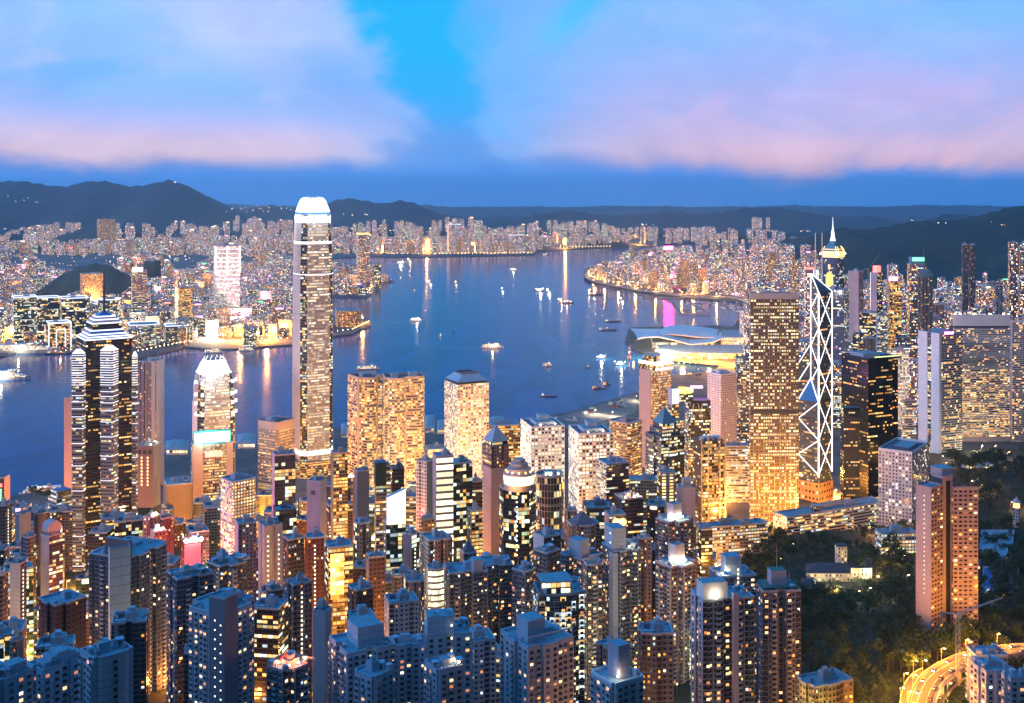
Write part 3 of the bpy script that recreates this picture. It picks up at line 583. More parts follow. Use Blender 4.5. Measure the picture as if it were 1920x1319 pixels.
def windows(t, poly, R, z0, z1, bay=3.4, fl=3.1, lit=.16, limit=100, edges=None, ac=True, bm=None):
    """each window near the top a part of its own; the rest of the same tower one mesh"""
    if not WM: window_meshes()
    if not WMESH:
        for k, mb in WM.items(): WMESH[k] = mb.mesh('window')
    spots = []; n = len(poly)
    for i in range(n):
        a, b = Vector(poly[i]), Vector(poly[(i + 1) % n]); e = b - a; L = e.length
        if L < 2.3 or (edges is not None and i not in edges): continue
        nrm = Vector((e.y, -e.x)) / L; mid = (a + b) / 2
        if nrm.dot(-mid.normalized()) < .06: continue
        nb = max(1, int(L / bay)); k = 0; z = z1 - fl
        bays = [j for j in range(nb) if nb >= 3 and j % 3 == 0]
        for j in bays:
            A, B = a + e * ((j + .12) / nb), a + e * ((j + .88) / nb); mb = MB(); mb.prism([(A + nrm * .7)[:], (B + nrm * .7)[:], B[:], A[:]], z0, z1 - 1, bm or S['blank_grey'], CONC); sub(mb, 'bay_column', t.root, t.root)
        while z > z0:
            for j in range(nb):
                q = a + e * ((j + .5) / nb) + (nrm * .7 if j in bays else nrm * 0); py = topx((q.x, q.y, z))[1]
                if py < 1335: spots.append((k, q, math.atan2(nrm.y, nrm.x) - math.pi / 2, z + .8, nrm))
            z -= fl; k += 1
    spots.sort(key=lambda s_: s_[0])
    pipes = MB(); pm_ = mat('drain_pipe', (.50, .54, .58), .5)
    for i in range(n):
        a, b = Vector(poly[i]), Vector(poly[(i + 1) % n]); e = b - a; L = e.length
        if L < 2.3: continue
        nrm = Vector((e.y, -e.x)) / L
        if nrm.dot(-((a + b) / 2).normalized()) < .06: continue
        nb = max(1, int(L / bay))
        for j in range(nb + 1):
            if R.random() < .55: q = a + e * min(.985, max(.015, j / nb)) + nrm * .14; pipes.bar((q.x, q.y, z0), (q.x, q.y, z1), .11, pm_, 4)
    if pipes.f: tag(sub(pipes, 'drain_pipe', t.root, t.root), kind='stuff')
    rest = MB(); acs = MB(); acm = mat('ac_casing', (.36, .38, .40), .6)
    for i, (k, q, an, z, nrm) in enumerate(spots):
        r = R.random(); key = R.choice('aaaab') if r > lit else R.choice('ccdddeff')
        if i < limit:
            o = bpy.data.objects.new('window', WMESH[key]); COL.objects.link(o); o.parent = t.root
            o.location = Vector((q.x, q.y, z)) - t.root.location; o.rotation_euler = (0, 0, an)
        else:
            mb = WM[key]; base = len(rest.v); ca, sa = math.cos(an), math.sin(an)
            rest.v += [(q.x + v[0] * ca - v[1] * sa, q.y + v[0] * sa + v[1] * ca, z + v[2]) for v in mb.v]
            rest.f += [tuple(x + base for x in f) for f in mb.f]; rest.m += [rest.mi(mb.ms[x]) for x in mb.m]; rest.uv += mb.uv
        if ac and R.random() < .3:
            s_ = q + Vector((-nrm.y, nrm.x)) * 1.25; acs.box((s_.x + nrm.x * .3, s_.y + nrm.y * .3, z - .1), .8, .6, .55, acm, an)
    for mb, nm in ((rest, 'window'), (acs, 'air_conditioner')):
        if mb.f: tag(sub(mb, nm, t.root, t.root), kind='stuff')
def ribs(t, foot, z0, z1, fl, m, sc=1.012, h=.9):
    """projecting floor bands all the way up a facade"""
    P = t.poly(foot); c = (sum(p[0] for p in P) / len(P), sum(p[1] for p in P) / len(P)); Q = [(c[0] + (p[0] - c[0]) * sc, c[1] + (p[1] - c[1]) * sc) for p in P]; mb = MB(); n = round((z1 - z0) / fl)
    for k in range(n + 1): z = z0 + (z1 - z0) * k / n - h * .5; mb.ring(Q, .975, z, z + h, m)
    tag(sub(mb, 'floor_band', t.root, t.root), kind='stuff')
BALM = []
def balconies(t, poly, R, z0, z1, bay, fl, m, limit=60):
    if not BALM:
        mb = MB(); mb.box((0, .55, 0), 3.0, 1.1, .16, CONC); mb.box((0, 1.06, .16), 3.0, .08, .95, CONC_B); mb.box((-1.46, .55, .16), .08, 1.0, .95, CONC_B); mb.box((1.46, .55, .16), .08, 1.0, .95, CONC_B); BALM.extend((mb, mb.mesh('balcony')))
    spots = []; n = len(poly)
    for i in range(n):
        a, b = Vector(poly[i]), Vector(poly[(i + 1) % n]); e = b - a; L = e.length
        if L < 6: continue
        nrm = Vector((e.y, -e.x)) / L
        if nrm.dot(-((a + b) / 2).normalized()) < .06: continue
        nb = max(1, int(L / bay)); cols = [j for j in range(nb) if (j + i) % 3 == 1]; z = z1 - fl; k = 0
        while z > z0:
            for j in cols:
                q = a + e * ((j + .5) / nb)
                if topx((q.x, q.y, z))[1] < 1335: spots.append((k, q, math.atan2(nrm.y, nrm.x) - math.pi / 2, z))
            z -= fl; k += 1
    spots.sort(key=lambda s_: s_[0]); rest = MB(); pb = BALM[0]
    for i, (k, q, an, z) in enumerate(spots):
        if i < limit: o = bpy.data.objects.new('balcony', BALM[1]); COL.objects.link(o); o.parent = t.root; o.location = Vector((q.x, q.y, z)) - t.root.location; o.rotation_euler = (0, 0, an)
        else:
            base = len(rest.v); ca, sa = math.cos(an), math.sin(an); rest.v += [(q.x + v[0] * ca - v[1] * sa, q.y + v[0] * sa + v[1] * ca, z + v[2]) for v in pb.v]
            rest.f += [tuple(x + base for x in f) for f in pb.f]; rest.m += [rest.mi(pb.ms[x]) for x in pb.m]; rest.uv += pb.uv
    if rest.f: tag(sub(rest, 'balcony', t.root, t.root), kind='stuff')
SW = None
def stairlights(t, face, a, z0, z1, n, m='c', w=1.0, h=1.3):
    """a column of lit stairwell windows, one part each"""
    mt = {'c': lamp_mat('stair_white', (1, .90, .66), 3.2), 'w': lamp_mat('stair_warm', (1, .62, .25), 3.2)}[m]
    key = f'stairwell{m}{w}{h}'
    if key not in SHARED:
        mb = MB(); mb.box((0, 0, 0), w, .2, h, mt); mb.box((0, .02, -.15), w + .2, .3, .12, CONC_D); SHARED[key] = mb.mesh('stairwell_window')
    nr = t.normal(face); an = math.atan2(nr.y, nr.x) - math.pi / 2
    for i in range(n):
        z = z1 + (z0 - z1) * i / max(1, n - 1); p = Vector(t.p3(a, 0, z) if face == 'r' else t.p3(0, a, z)) + nr * .06
        o = bpy.data.objects.new('stairwell_window', SHARED[key]); COL.objects.link(o); o.parent = t.root; o.location = p - t.root.location; o.rotation_euler = (0, 0, an)
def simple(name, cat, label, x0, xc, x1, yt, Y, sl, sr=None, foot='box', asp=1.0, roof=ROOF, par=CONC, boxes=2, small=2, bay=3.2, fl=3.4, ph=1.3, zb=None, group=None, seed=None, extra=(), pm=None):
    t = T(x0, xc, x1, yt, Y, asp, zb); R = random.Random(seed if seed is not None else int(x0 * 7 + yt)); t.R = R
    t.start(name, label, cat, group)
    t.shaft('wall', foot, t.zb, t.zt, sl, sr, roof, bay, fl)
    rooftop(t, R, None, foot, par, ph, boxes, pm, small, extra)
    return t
# ---------------------------------------------------------------- landmarks
def crown_tower(x0, xc, x1, Y, ytop, ybase, levels, label, name, white_bands, asp=1.0, claws=True):
    t = T(x0, xc, x1, ytop, Y, asp); t.start(name, label, 'skyscraper')
    c = t.c
    def sc(poly, k): return [(c[0] + (p[0] - c[0]) * k, c[1] + (p[1] - c[1]) * k) for p in poly]
    base = t.poly('ifc'); q = FOOT['ifc']
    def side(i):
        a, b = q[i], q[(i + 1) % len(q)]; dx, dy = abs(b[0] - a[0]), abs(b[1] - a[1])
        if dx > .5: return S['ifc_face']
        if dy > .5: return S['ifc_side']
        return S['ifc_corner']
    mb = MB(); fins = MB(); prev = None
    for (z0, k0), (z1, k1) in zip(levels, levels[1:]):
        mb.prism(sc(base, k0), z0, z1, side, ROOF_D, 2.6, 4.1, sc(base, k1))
        for i in range(len(q)):
            a, b = q[i], q[(i + 1) % len(q)]
            if abs(b[0] - a[0]) > .5 or abs(b[1] - a[1]) > .5:
                n = 18
                for j in range(n + 1):
                    pa = Vector(sc([t.p(a[0] + (b[0] - a[0]) * j / n, a[1] + (b[1] - a[1]) * j / n)], k0 * 1.006)[0]); pb = Vector(sc([t.p(a[0] + (b[0] - a[0]) * j / n, a[1] + (b[1] - a[1]) * j / n)], k1 * 1.006)[0])
                    fins.bar((*pa, z0), (*pb, z1), .30, WHITE, 3)
    w = mb.build('curtain_wall', t.root); tag(sub(fins, 'mullions', t.root, w), kind='stuff')
    def k_at(z): return interp(z, levels)
    for z0, z1, m, k in white_bands:
        r = MB(); r.ring(sc(base, k_at(z0) * k), .985, z0, z1, m); r.build('light_band', t.root)
    return t, base, sc, k_at
def ifc_two():
    Y = 1700; z = lambda y: zat(y, Y)
    lv = [(2, 1.0), (z(600), .985), (z(520), .97), (z(450), .93), (z(417), .88), (z(403), .865)]
    t, base, sc, k = crown_tower(545, 566, 628, Y, 403, 890, lv, 'tallest silver tower with a glowing white claw crown, standing alone by the harbour', 'skyscraper',
        [(z(419), z(406), CROWN, 1.012), (z(459), z(454), CROWN, 1.012), (z(593), z(591), STEEL, 1.012), (z(517), z(515.5), NEON_W, 1.012), (z(857), z(848), lamp_mat('lobby_white', (.9, 1, .8), 1.6), 1.012)])
    # crown: glazed blue storey, lit lantern, claws
    mb = MB(); mb.prism(sc(base, .85), z(404), z(398.5), BLUEGL, ROOF_D); mb.build('sky_lobby', t.root)
    mb = MB(); z0, z1, z2 = z(398.5), z(384), z(373)
    mb.prism(sc(base, .86), z0, z1, CROWN_HOT, ROOF_D, poly2=sc(base, .72)); mb.prism(sc(base, .72), z1, z2, S['crown_slats'], ROOF_D, 2.2, 60, poly2=sc(base, .58)); lantern = mb.build('crown', t.root)
    for i in range(16):
        th = 2 * math.pi * i / 16 + t.a; u = Vector((math.cos(th), math.sin(th))); u = u / max(abs(u.dot(t.ur)), abs(u.dot(t.ul)))
        cc = Vector(t.c); r0, r1, r2 = t.w * .30, t.w * .255, t.w * .20
        mb = MB(); mb.bar((*(cc + u * r0), z(381)), (*(cc + u * r1), z(375)), 1.5, CROWN, 4, 1.2); mb.bar((*(cc + u * r1), z(375)), (*(cc + u * r2), z(370)), 1.2, CROWN, 4, .4); sub(mb, 'claw', t.root, t.root)
    for i in range(8): glow('crown_lamp', (math.cos(i * .785) * 40, math.sin(i * .785) * 40, z(395) - t.zb), 30000, (1, .96, .88), 3, t.root)
    mb = MB(); mb.prism(sc(base, 1.18), -1, 28, S['off_beige'], ROOF_G); mb.build('podium', t.root)
ifc_two()
def ifc_one():
    Y = 1600; z = lambda y: zat(y, Y)
    lv = [(2, 1.0), (z(762), 1.0), (z(760), .965), (z(728), .945), (z(712), .86), (z(704), .82)]
    t, base, sc, k = crown_tower(359, 372, 443, Y, 704, 1000, lv, 'shorter silver tower with a blazing white crown behind the teal sign', 'skyscraper', [(z(733), z(726), CROWN, .97), (z(706), z(703), CROWN, 1.02)], asp=1.0)
    mb = MB(); mb.prism(sc(base, .82), z(704), z(690), CROWN_HOT, ROOF_D, poly2=sc(base, .66)); mb.prism(sc(base, .66), z(690), z(680), CROWN_HOT, ROOF_D, poly2=sc(base, .5)); mb.build('crown', t.root)
    for i in range(12):
        th = 2 * math.pi * i / 12 + t.a; u = Vector((math.cos(th), math.sin(th))); cc = Vector(t.c)
        mb = MB(); mb.bar((*(cc + u * t.w * .33), z(686)), (*(cc + u * t.w * .24), z(675)), 1.3, CROWN, 4, .5); sub(mb, 'claw', t.root, t.root)
    for a, b in ((-.03, .2), (1.03, .2), (.1, -.03), (.9, -.03)):
        for py in (722, 745, 762, 782):
            mb = MB(); p = t.p(a, b); mb.box((p[0], p[1], z(py)), 3.5, 3.5, 4.5, CROWN); mb.build('corner_lantern', t.root)
    glow('crown_lamp', (0, -45, z(700) - t.zb), 60000, (1, .96, .88), 3, t.root)
ifc_one()
def bank_teal():
    t = T(358, 362, 436, 836, 1460, .7); t.start('office_tower', 'pink-piered office tower under a glaring white and teal rooftop sign', 'office tower')
    t.shaft('wall', 'box', t.zb, t.zt, 'off_dark', 'off_beige', ROOF_D, 2.4, 3.6)
    t.boxp('pier', -.01, .24, -.03, .3, t.zb, t.zt - t.zb + 1, CONC_P); t.boxp('pier', .84, 1.01, -.03, .3, t.zb, t.zt - t.zb + 1.1, CONC_P)
    for i in range(11): mb = MB(); p = t.p(.27 + .055 * i, -.015); mb.box((p[0], p[1], t.zb), .5, .5, t.zt - t.zb - .3, CONC_P); mb.build('mullion', t.root)
    t.boxp('sign_backing', .02, .98, .2, .35, t.zt, 16, mat('sign_frame', (.05, .5, .42), .6))
    t.panel('rooftop_sign', 'r', .05, .94, t.zt + 1.5, t.zt + 14, SIGN_TEAL, out=-6, th=1)
    t.panel('red_sign', 'r', .3, .75, t.zt - 16, t.zt - 9, SIGN_RED, out=.8)
    t.panel('gold_sign', 'r', .26, .62, t.zt - 78, t.zt - 68, SIGN_GOLD, out=.8)
    glow('sign_lamp', (0, -24, t.zt + 8 - t.zb), 50000, (.4, 1, .85), 4, t.root)
bank_teal()
def the_center():
    Y = 1250; z = lambda y: zat(y, Y)
    t = T(144, 160, 247, 640, Y, .9); t.start('skyscraper', 'dark stepped skyscraper with white neon bands and a tall thin mast', 'skyscraper')
    t.shaft('wall', 'box', t.zb, t.zt, 'center_dark', None, ROOF_D, 2.8, 3.8)
    c = t.c
    def tier(nm, k, z0, z1, m, k2=None, neon=True):
        P = [(c[0] + (p[0] - c[0]) * k, c[1] + (p[1] - c[1]) * k) for p in t.poly('box')]; k2 = k2 or k
        Q = [(c[0] + (p[0] - c[0]) * k2, c[1] + (p[1] - c[1]) * k2) for p in t.poly('box')]
        mb = MB(); mb.prism(P, z0, z1, m, ROOF_D, poly2=Q); o = mb.build(nm, t.root)
        if neon:
            r = MB(); r.ring([(c[0] + (p[0] - c[0]) * 1.012, c[1] + (p[1] - c[1]) * 1.012) for p in Q], .97, z1 - .2, z1 + 1.2, NEON_W); sub(r, 'neon_band', t.root, o)
    tier('roof_tier', 1.0, z(640), z(639.5), CONC_D); tier('roof_tier', .94, z(639.5), z(635.5), BLUEGL, .90); tier('roof_tier', .84, z(635.5), z(631), BLUEGL, .80)
    tier('roof_tier', .76, z(631), z(624), BLUEGL, .70); tier('roof_block', .64, z(624), z(611), S['center_dark']); tier('roof_tier', .62, z(611), z(604.5), CONC_L, .53); tier('roof_tier', .52, z(604.5), z(599), CONC_L, .42)
    tier('roof_pyramid', .40, z(599), z(588), BLUEGL, .05, False)
    mb = MB(); mb.bar((*c, z(590)), (*c, z(505)), 1.5, STEEL_D, 8, .4)
    for k, py in enumerate((572, 563, 553, 544, 535)): mb.lathe((*c, z(py)), [(.3, 0), (4.5 - k * .6, 0), (4.5 - k * .6, 1.2), (.3, 1.2)], STEEL_D, 12)
    mb.build('mast', t.root)
    up = [658 + 4.6 * i for i in range(15)]
    for (x0, xc, x1, yt, Yc, low) in ((134, 156, 161, 655, 1242, [742, 754, 767, 782, 804, 832, 874, 921, 1006, 1062]), (187, 211, 223, 649, 1236, [735, 744, 756, 771, 792, 820, 856, 902, 987, 1040]), (247, 255, 258.5, 660, 1268, [735, 745, 758, 774, 795, 822, 858, 905, 990])):
        q = T(x0, xc, x1, yt + 9, Yc, 1.0); q.root = t.root
        s = q.shaft('bay_tower', 'cham', t.zb, q.zt, 'center_band', None, ROOF_D, 3, 3.8)
        cc = q.c; P = q.poly('cham'); Q = [(cc[0] + (p[0] - cc[0]) * .3, cc[1] + (p[1] - cc[1]) * .3) for p in P]
        mb = MB(); mb.prism(P, q.zt, zat(yt, Yc), NEON_W, BLUEGL, poly2=Q); sub(mb, 'bay_roof', t.root, s)
        for py in up + low:
            if py < yt + 8: continue
            zz = zat(py, Yc); r = MB(); r.ring([(cc[0] + (p[0] - cc[0]) * 1.03, cc[1] + (p[1] - cc[1]) * 1.03) for p in P], .95, zz - .30, zz + .30, NEON_W); sub(r, 'neon_band', t.root, s)
the_center()
def exchange():
    t = T(652, 672, 716, 712, 1560, 1.0); t.start('office_tower', 'left half of the curved gold twin towers beside the tallest silver tower', 'office tower', 'curved gold twin towers')
    f1 = [(0, 0)] + arc(.12, .74, .32, 10) + [(.82, 0), (1, 0), (1, 1), (0, 1)]
    t.shaft('wall', f1, t.zb, t.zt, 'exch', None, ROOF_D, 2.4, 3.7)
    ribs(t, f1, t.zb + 4, t.zt - 3, 3.7, CONC_P, 1.012, .9)
    t.ring('parapet', f1, t.zt, t.zt + 3, CONC_P, .95); t.boxp('machine_room', .3, .7, .25, .6, t.zt, 5, CONC_B); kit(t, 'satellite_dish', .4, .3, t.zt + 5, 1.6)
    for a in (0.0, .8): t.boxp('pier', a - .03, a + .03, -.03, .05, t.zb, t.zt - t.zb + 3.2, CONC_P)
    u = T(717, 722, 797, 712, 1545, .7); u.start('office_tower', 'right half of the curved gold twin towers beside the white round-windowed tower', 'office tower', 'curved gold twin towers')
    f2 = [(0, 0)] + arc(.06, .50, .26, 10) + [(.52, 0), (.82, 0)] + [(.82 + .18 * math.sin(i * .26), .18 * (1 - math.cos(i * .26)) * 1.1) for i in range(1, 7)] + [(1, 1), (0, 1)]
    u.shaft('wall', f2, u.zb, u.zt, 'exch', None, ROOF_D, 2.4, 3.7)
    ribs(u, f2, u.zb + 4, u.zt - 3, 3.7, CONC_P, 1.012, .9)
    u.ring('parapet', f2, u.zt, u.zt + 3, CONC_P, .95); u.boxp('machine_room', .18, .34, .3, .6, u.zt, 5.5, WHITE); u.boxp('machine_room', .62, .84, .3, .6, u.zt, 6.5, WHITE)
    u.boxp('pier', .49, .53, -.04, .05, u.zb, u.zt - u.zb + 3.2, CONC_P)
    v = T(480, 520, 556, 795, 1480, 1.0); v.start('office_tower', 'lower pink banded octagonal office block left of the tallest silver tower', 'office tower')
    v.shaft('wall', 'cham', v.zb, v.zt - 9, 'rib_beige', None, ROOF_D, 2.6, 3.7); ribs(v, 'cham', v.zb + 4, v.zt - 11, 3.7, CONC_P, 1.012, .9); v.shaft('attic', 'cham', v.zt - 9, v.zt, CONC_P, CONC_P, ROOF_D); v.ring('parapet', 'cham', v.zt, v.zt + 1.5, CONC_P)
    for i in range(5): kit(v, 'cooling_unit', .25 + .13 * i, .4, v.zt, 1.5)
    v.boxp('machine_room', .25, .6, .5, .8, v.zt, 4, CONC_B)
exchange()
def jardine():
    t = T(833, 858, 917, 722, 1620, 1.0); t.start('office_tower', 'white tower of round portholes with a hipped blue roof', 'office tower')
    t.shaft('wall', 'box', t.zb, t.zt, 'round_win', None, ROOF_D, 4.0, 3.75); t.shaft('roof_band', [(.06, .06), (.94, .06), (.94, .94), (.06, .94)], t.zt, t.zt + 3, CONC_D, CONC_D, ROOF_D)
    c = t.c; P = t.poly('box'); z0 = t.zt + 3
    P1 = [(c[0] + (p[0] - c[0]) * .95, c[1] + (p[1] - c[1]) * .95) for p in P]; P2 = [(c[0] + (p[0] - c[0]) * .55, c[1] + (p[1] - c[1]) * .55) for p in P]
    mb = MB(); mb.prism(P1, z0, z0 + 9, mat('hip_blue', (.30, .48, .60), .6), ROOF_D, poly2=P2); mb.build('hip_roof', t.root); mb = MB(); mb.ring(P2, .9, z0 + 9, z0 + 11, CONC_D); mb.build('parapet', t.root)
jardine()
def boc():
    t = T(1497, 1535, 1560, 548, 1555, 1.0); t.start('skyscraper', 'glass skyscraper outlined in white diagonal bracing, with twin masts on its sloped top', 'skyscraper')
    C, R_, L, B, P = t.p(0, 0), t.p(1, 0), t.p(0, 1), t.p(1, 1), t.p(.37, .63)
    zC = [291, 243, 191, 143, 92, 45]; zb = 34; g = S['boc_glass']
    def quad(a, b, z_out, z_in, nm):
        mb = MB()
        for i, (u, v, zu, zv) in enumerate(((a, b, z_out, z_out), (b, P, z_out, z_in), (P, a, z_in, z_out))):
            L_ = math.dist(u, v); nb = round(L_ / 2.6)
            mb.face([(*u, zb), (*v, zb), (*v, zv), (*u, zu)], g, [(i * 50, 0), (i * 50 + nb, 0), (i * 50 + nb, (zv - zb) / 4), (i * 50, (zu - zb) / 4)])
        o = mb.build('prism', t.root)
        mb = MB(); mb.face([(*a, z_out + .05), (*b, z_out + .05), (*P, z_in + .05)], nm); mb.face([(*a, z_out - 1.2), (*P, z_in - 1.2), (*b, z_out - 1.2)], nm); sub(mb, 'sloped_roof', t.root, o)
    quad(C, R_, 291, 315, mat('ribbed_slate', (.09, .10, .12), .5)); quad(L, C, 143, 172, BLUEGL); quad(B, L, 190, 219, BLUEGL); quad(R_, B, 243, 268, BLUEGL)
    def bar(a, za, b, zb_, r=.68):
        mb = MB(); n = (Vector((0, 0)) - Vector(t.c)).normalized() * .5; mb.bar((a[0] + n.x, a[1] + n.y, za), (b[0] + n.x, b[1] + n.y, zb_), r, NEON_B, 4); mb.build('truss_bar', t.root)
    for i in range(5):
        bar(C, zC[i], R_, zC[i + 1]); bar(R_, zC[i], C, zC[i + 1]); zm = (zC[i] + zC[i + 1]) / 2
        e = P if i < 3 else L
        bar(C, zC[i], e, zm); bar(e, zm, C, zC[i + 1])
    bar(C, 291, C, 42, 1.25); bar(R_, 291, R_, 45, 1.0); bar(P, 315, P, 172, 1.0); bar(C, 291, P, 315); bar(R_, 291, P, 315, .7); bar(P, 219, L, 192); bar(P, 195, L, 168, .8); bar(L, 143, P, 172, .9); bar(C, 143, P, 172, .9)
    for a, py in ((.42, 437), (.62, 437)):
        mb = MB(); q = t.p(a + .1, .92 - a); mb.bar((*q, 300), (*q, zat(py, 1578)), 1.1, WHITE, 6, .6); mb.lathe((*q, 345), [(.6, 0), (1.2, .5), (.6, 1)], L_RED, 8); mb.build('mast', t.root)
    for a, b in ((.48, .56), (.52, .44), (.6, .42)):
        mb = MB(); p = t.p(a, b); mb.box((*p, 296), .9, .9, 24, NEON_W); mb.build('mast_frame', t.root)
    t.shaft('granite_base', [(-.03, -.03), (1.03, -.03), (1.03, 1.03), (-.03, 1.03)], 8, 34, 'orange_wall', None, PAVE, 6, 8)
boc()
def cheung_kong():
    t = T(1405, 1407, 1498, 561, 1480, 1.0); t.start('office_tower', 'square gold-lit grid tower left of the white diagonal bracing', 'office tower')
    t.shaft('wall', 'notch', t.zb, t.zt, 'ck_skin', None, ROOF_D, 3.0, 4.3)
    t.shaft('crown_band', 'notch', t.zt, t.zt + 5, CONC, CONC, ROOF_D); t.ring('parapet', 'notch', t.zt + 5, t.zt + 7, CONC); t.boxp('machine_room', .2, .8, .3, .8, t.zt + 5, 4, CONC_B)
    for i in range(9): mb = MB(); p = t.p(.06 + i * .11, -.006); mb.box((*p, t.zb), .5, .5, t.zt - t.zb - .2, STEEL); mb.build('mullion', t.root)
    for z in (142,): t.panel('plant_floor', 'r', .0, 1.0, z, z + 5, STEEL_D, out=.3, th=.3)
cheung_kong()
def central_plaza():
    Y = 2290; z = lambda y: zat(y, Y)
    t = T(1539, 1571, 1584, 484, Y, 1.0); t.start('skyscraper', 'blue-violet skyscraper with a glowing gold pyramid crown and needle mast', 'skyscraper')
    t.shaft('wall', 'cham', t.zb, t.zt, 'plaza_glass', None, ROOF_D, 2.8, 3.8); c = t.c
    k = lambda s: [(c[0] + (p[0] - c[0]) * s, c[1] + (p[1] - c[1]) * s) for p in t.poly('cham')]
    mb = MB(); mb.prism(k(.92), t.zt, z(472), S['crown_gold'], ROOF_D); o = mb.build('crown', t.root)
    mb = MB(); mb.prism(k(.90), z(472), z(453), TEAL, TEAL, poly2=k(.22)); mb.build('pyramid_roof', t.root)
    for a, b in ((.1, 0), (.9, 0), (1, .1), (0, .9), (0, .1)):
        p = Vector(t.p(a, b)); q = Vector(c) + (p - Vector(c)) * .75
        mb = MB(); mb.bar((*p, t.zt), (*p, z(470)), .8, SIGN_GOLD); mb.bar((*p, z(470)), (*q, z(463)), .8, SIGN_GOLD); mb.build('crown_frame', t.root)
    mb = MB(); mb.ring(k(.80), .96, z(471), z(468), SIGN_GOLD); mb.build('light_band', t.root)
    mb = MB(); mb.lathe((*c, z(453)), [(6, 0), (6, 2), (4.5, 2.5), (5, 5), (4, 5.5), (4.5, 8), (3.2, 9), (3.6, 14), (2, 22), (.9, 30), (.35, z(408) - z(453))], NEON_W, 10); mb.build('mast', t.root)
    for i in range(5): t.panel('neon_sign', 'l', .28 + .09 * i, .33 + .09 * i, z(545 - abs(i - 2) * 3), z(509 + abs(i - 2) * 3), SIGN_YEL, out=.6)
    t.panel('neon_sign', 'l', .44, .56, z(506), z(497), SIGN_GOLD, out=.6)
    for a, b in ((0, 0), (1, 0), (0, 1)): kit(t, 'rooftop_lamp', a, b, t.zt, 5)
central_plaza()
def citi():
    t = T(1578, 1628, 1690, 676, 1480, .95); t.start('office_tower', 'black glass office tower with sparse gold floors beside the diagonal-braced skyscraper', 'office tower')
    t.shaft('wall', [(.0, .0), (.72, 0), (.85, .12), (1, .12), (1, 1), (0, 1)], t.zb, t.zt, 'citi', None, ROOF_D, 3, 4.2)
    t.ring('parapet', 'box', t.zt, t.zt + 2.5, mat('black_panel', (.012, .012, .015), .2)); t.boxp('machine_room', .1, .6, .3, .8, t.zt, 6, CONC_B); t.boxp('machine_room', .65, .9, .3, .7, t.zt, 4, TEAL)
    t.panel('roof_light_strip', 'r', .2, .98, t.zt + 2.6, t.zt + 3.6, lamp_mat('strip_yellow', (.9, 1, .35), 2), out=-.8)
    u = T(1576, 1582, 1612, 765, 1466, .6); u.root = t.root; u.shaft('lower_wing', 'box', t.zb, u.zt, 'citi', None, ROOF_D, 3, 4.2)
citi()
def jade_roofs():
    """two stone towers with pyramid roofs"""
    t = T(903, 921, 957, 838, 1150, 1.0); t.start('office_tower', 'blank pink column tower with a blue pyramid roof behind the glowing dome', 'office tower')
    t.shaft('wall', 'box', t.zb, t.zt - 22, 'blank_pink', 'blank_pink', ROOF_D, 3, 3.4); t.shaft('belvedere', [(.02, .02), (.93, .02), (.93, .98), (.02, .98)], t.zt - 22, t.zt, 'rib_beige', 'apt_pink', ROOF_D, 3, 4)
    c = t.c; k = lambda s: [(c[0] + (p[0] - c[0]) * s, c[1] + (p[1] - c[1]) * s) for p in t.poly('box')]
    mb = MB(); mb.prism(k(.82), t.zt, t.zt + 4, S['off_dark'], ROOF_D); mb.build('lantern', t.root); mb = MB(); mb.prism(k(.88), t.zt + 4, t.zt + 19, CONC_B, CONC_B, poly2=k(.03)); mb.build('pyramid_roof', t.root)
    stairlights(t, 'l', .88, t.zb + 20, t.zt - 30, 26, 'w', .9, 1.2)
    t = T(1210, 1240, 1283, 822, 1300, 1.0); t.start('office_tower', 'dark grey stone tower with a pointed teal pyramid roof', 'office tower')
    t.shaft('wall', 'steps', t.zb, t.zt, 'off_grey', 'off_dark', ROOF_D, 3, 3.6); t.ring('parapet', 'steps', t.zt, t.zt + 1.5, CONC_D)
    c = t.c; k = lambda s: [(c[0] + (p[0] - c[0]) * s, c[1] + (p[1] - c[1]) * s) for p in t.poly('box')]
    mb = MB(); mb.prism(k(.78), t.zt, t.zt + 8, S['off_grey'], ROOF_D); mb.build('attic', t.root); mb = MB(); mb.prism(k(.60), t.zt + 8, t.zt + 14, S['glass_blue'], ROOF_D); mb.build('lantern', t.root)
    mb = MB(); mb.prism(k(.64), t.zt + 14, t.zt + 31, TEAL, TEAL, poly2=k(.02)); o = mb.build('pyramid_roof', t.root); mb = MB(); mb.bar((*c, t.zt + 30), (*c, t.zt + 40), .3, STEEL_D, 5, .1); sub(mb, 'spire', t.root, o)
jade_roofs()
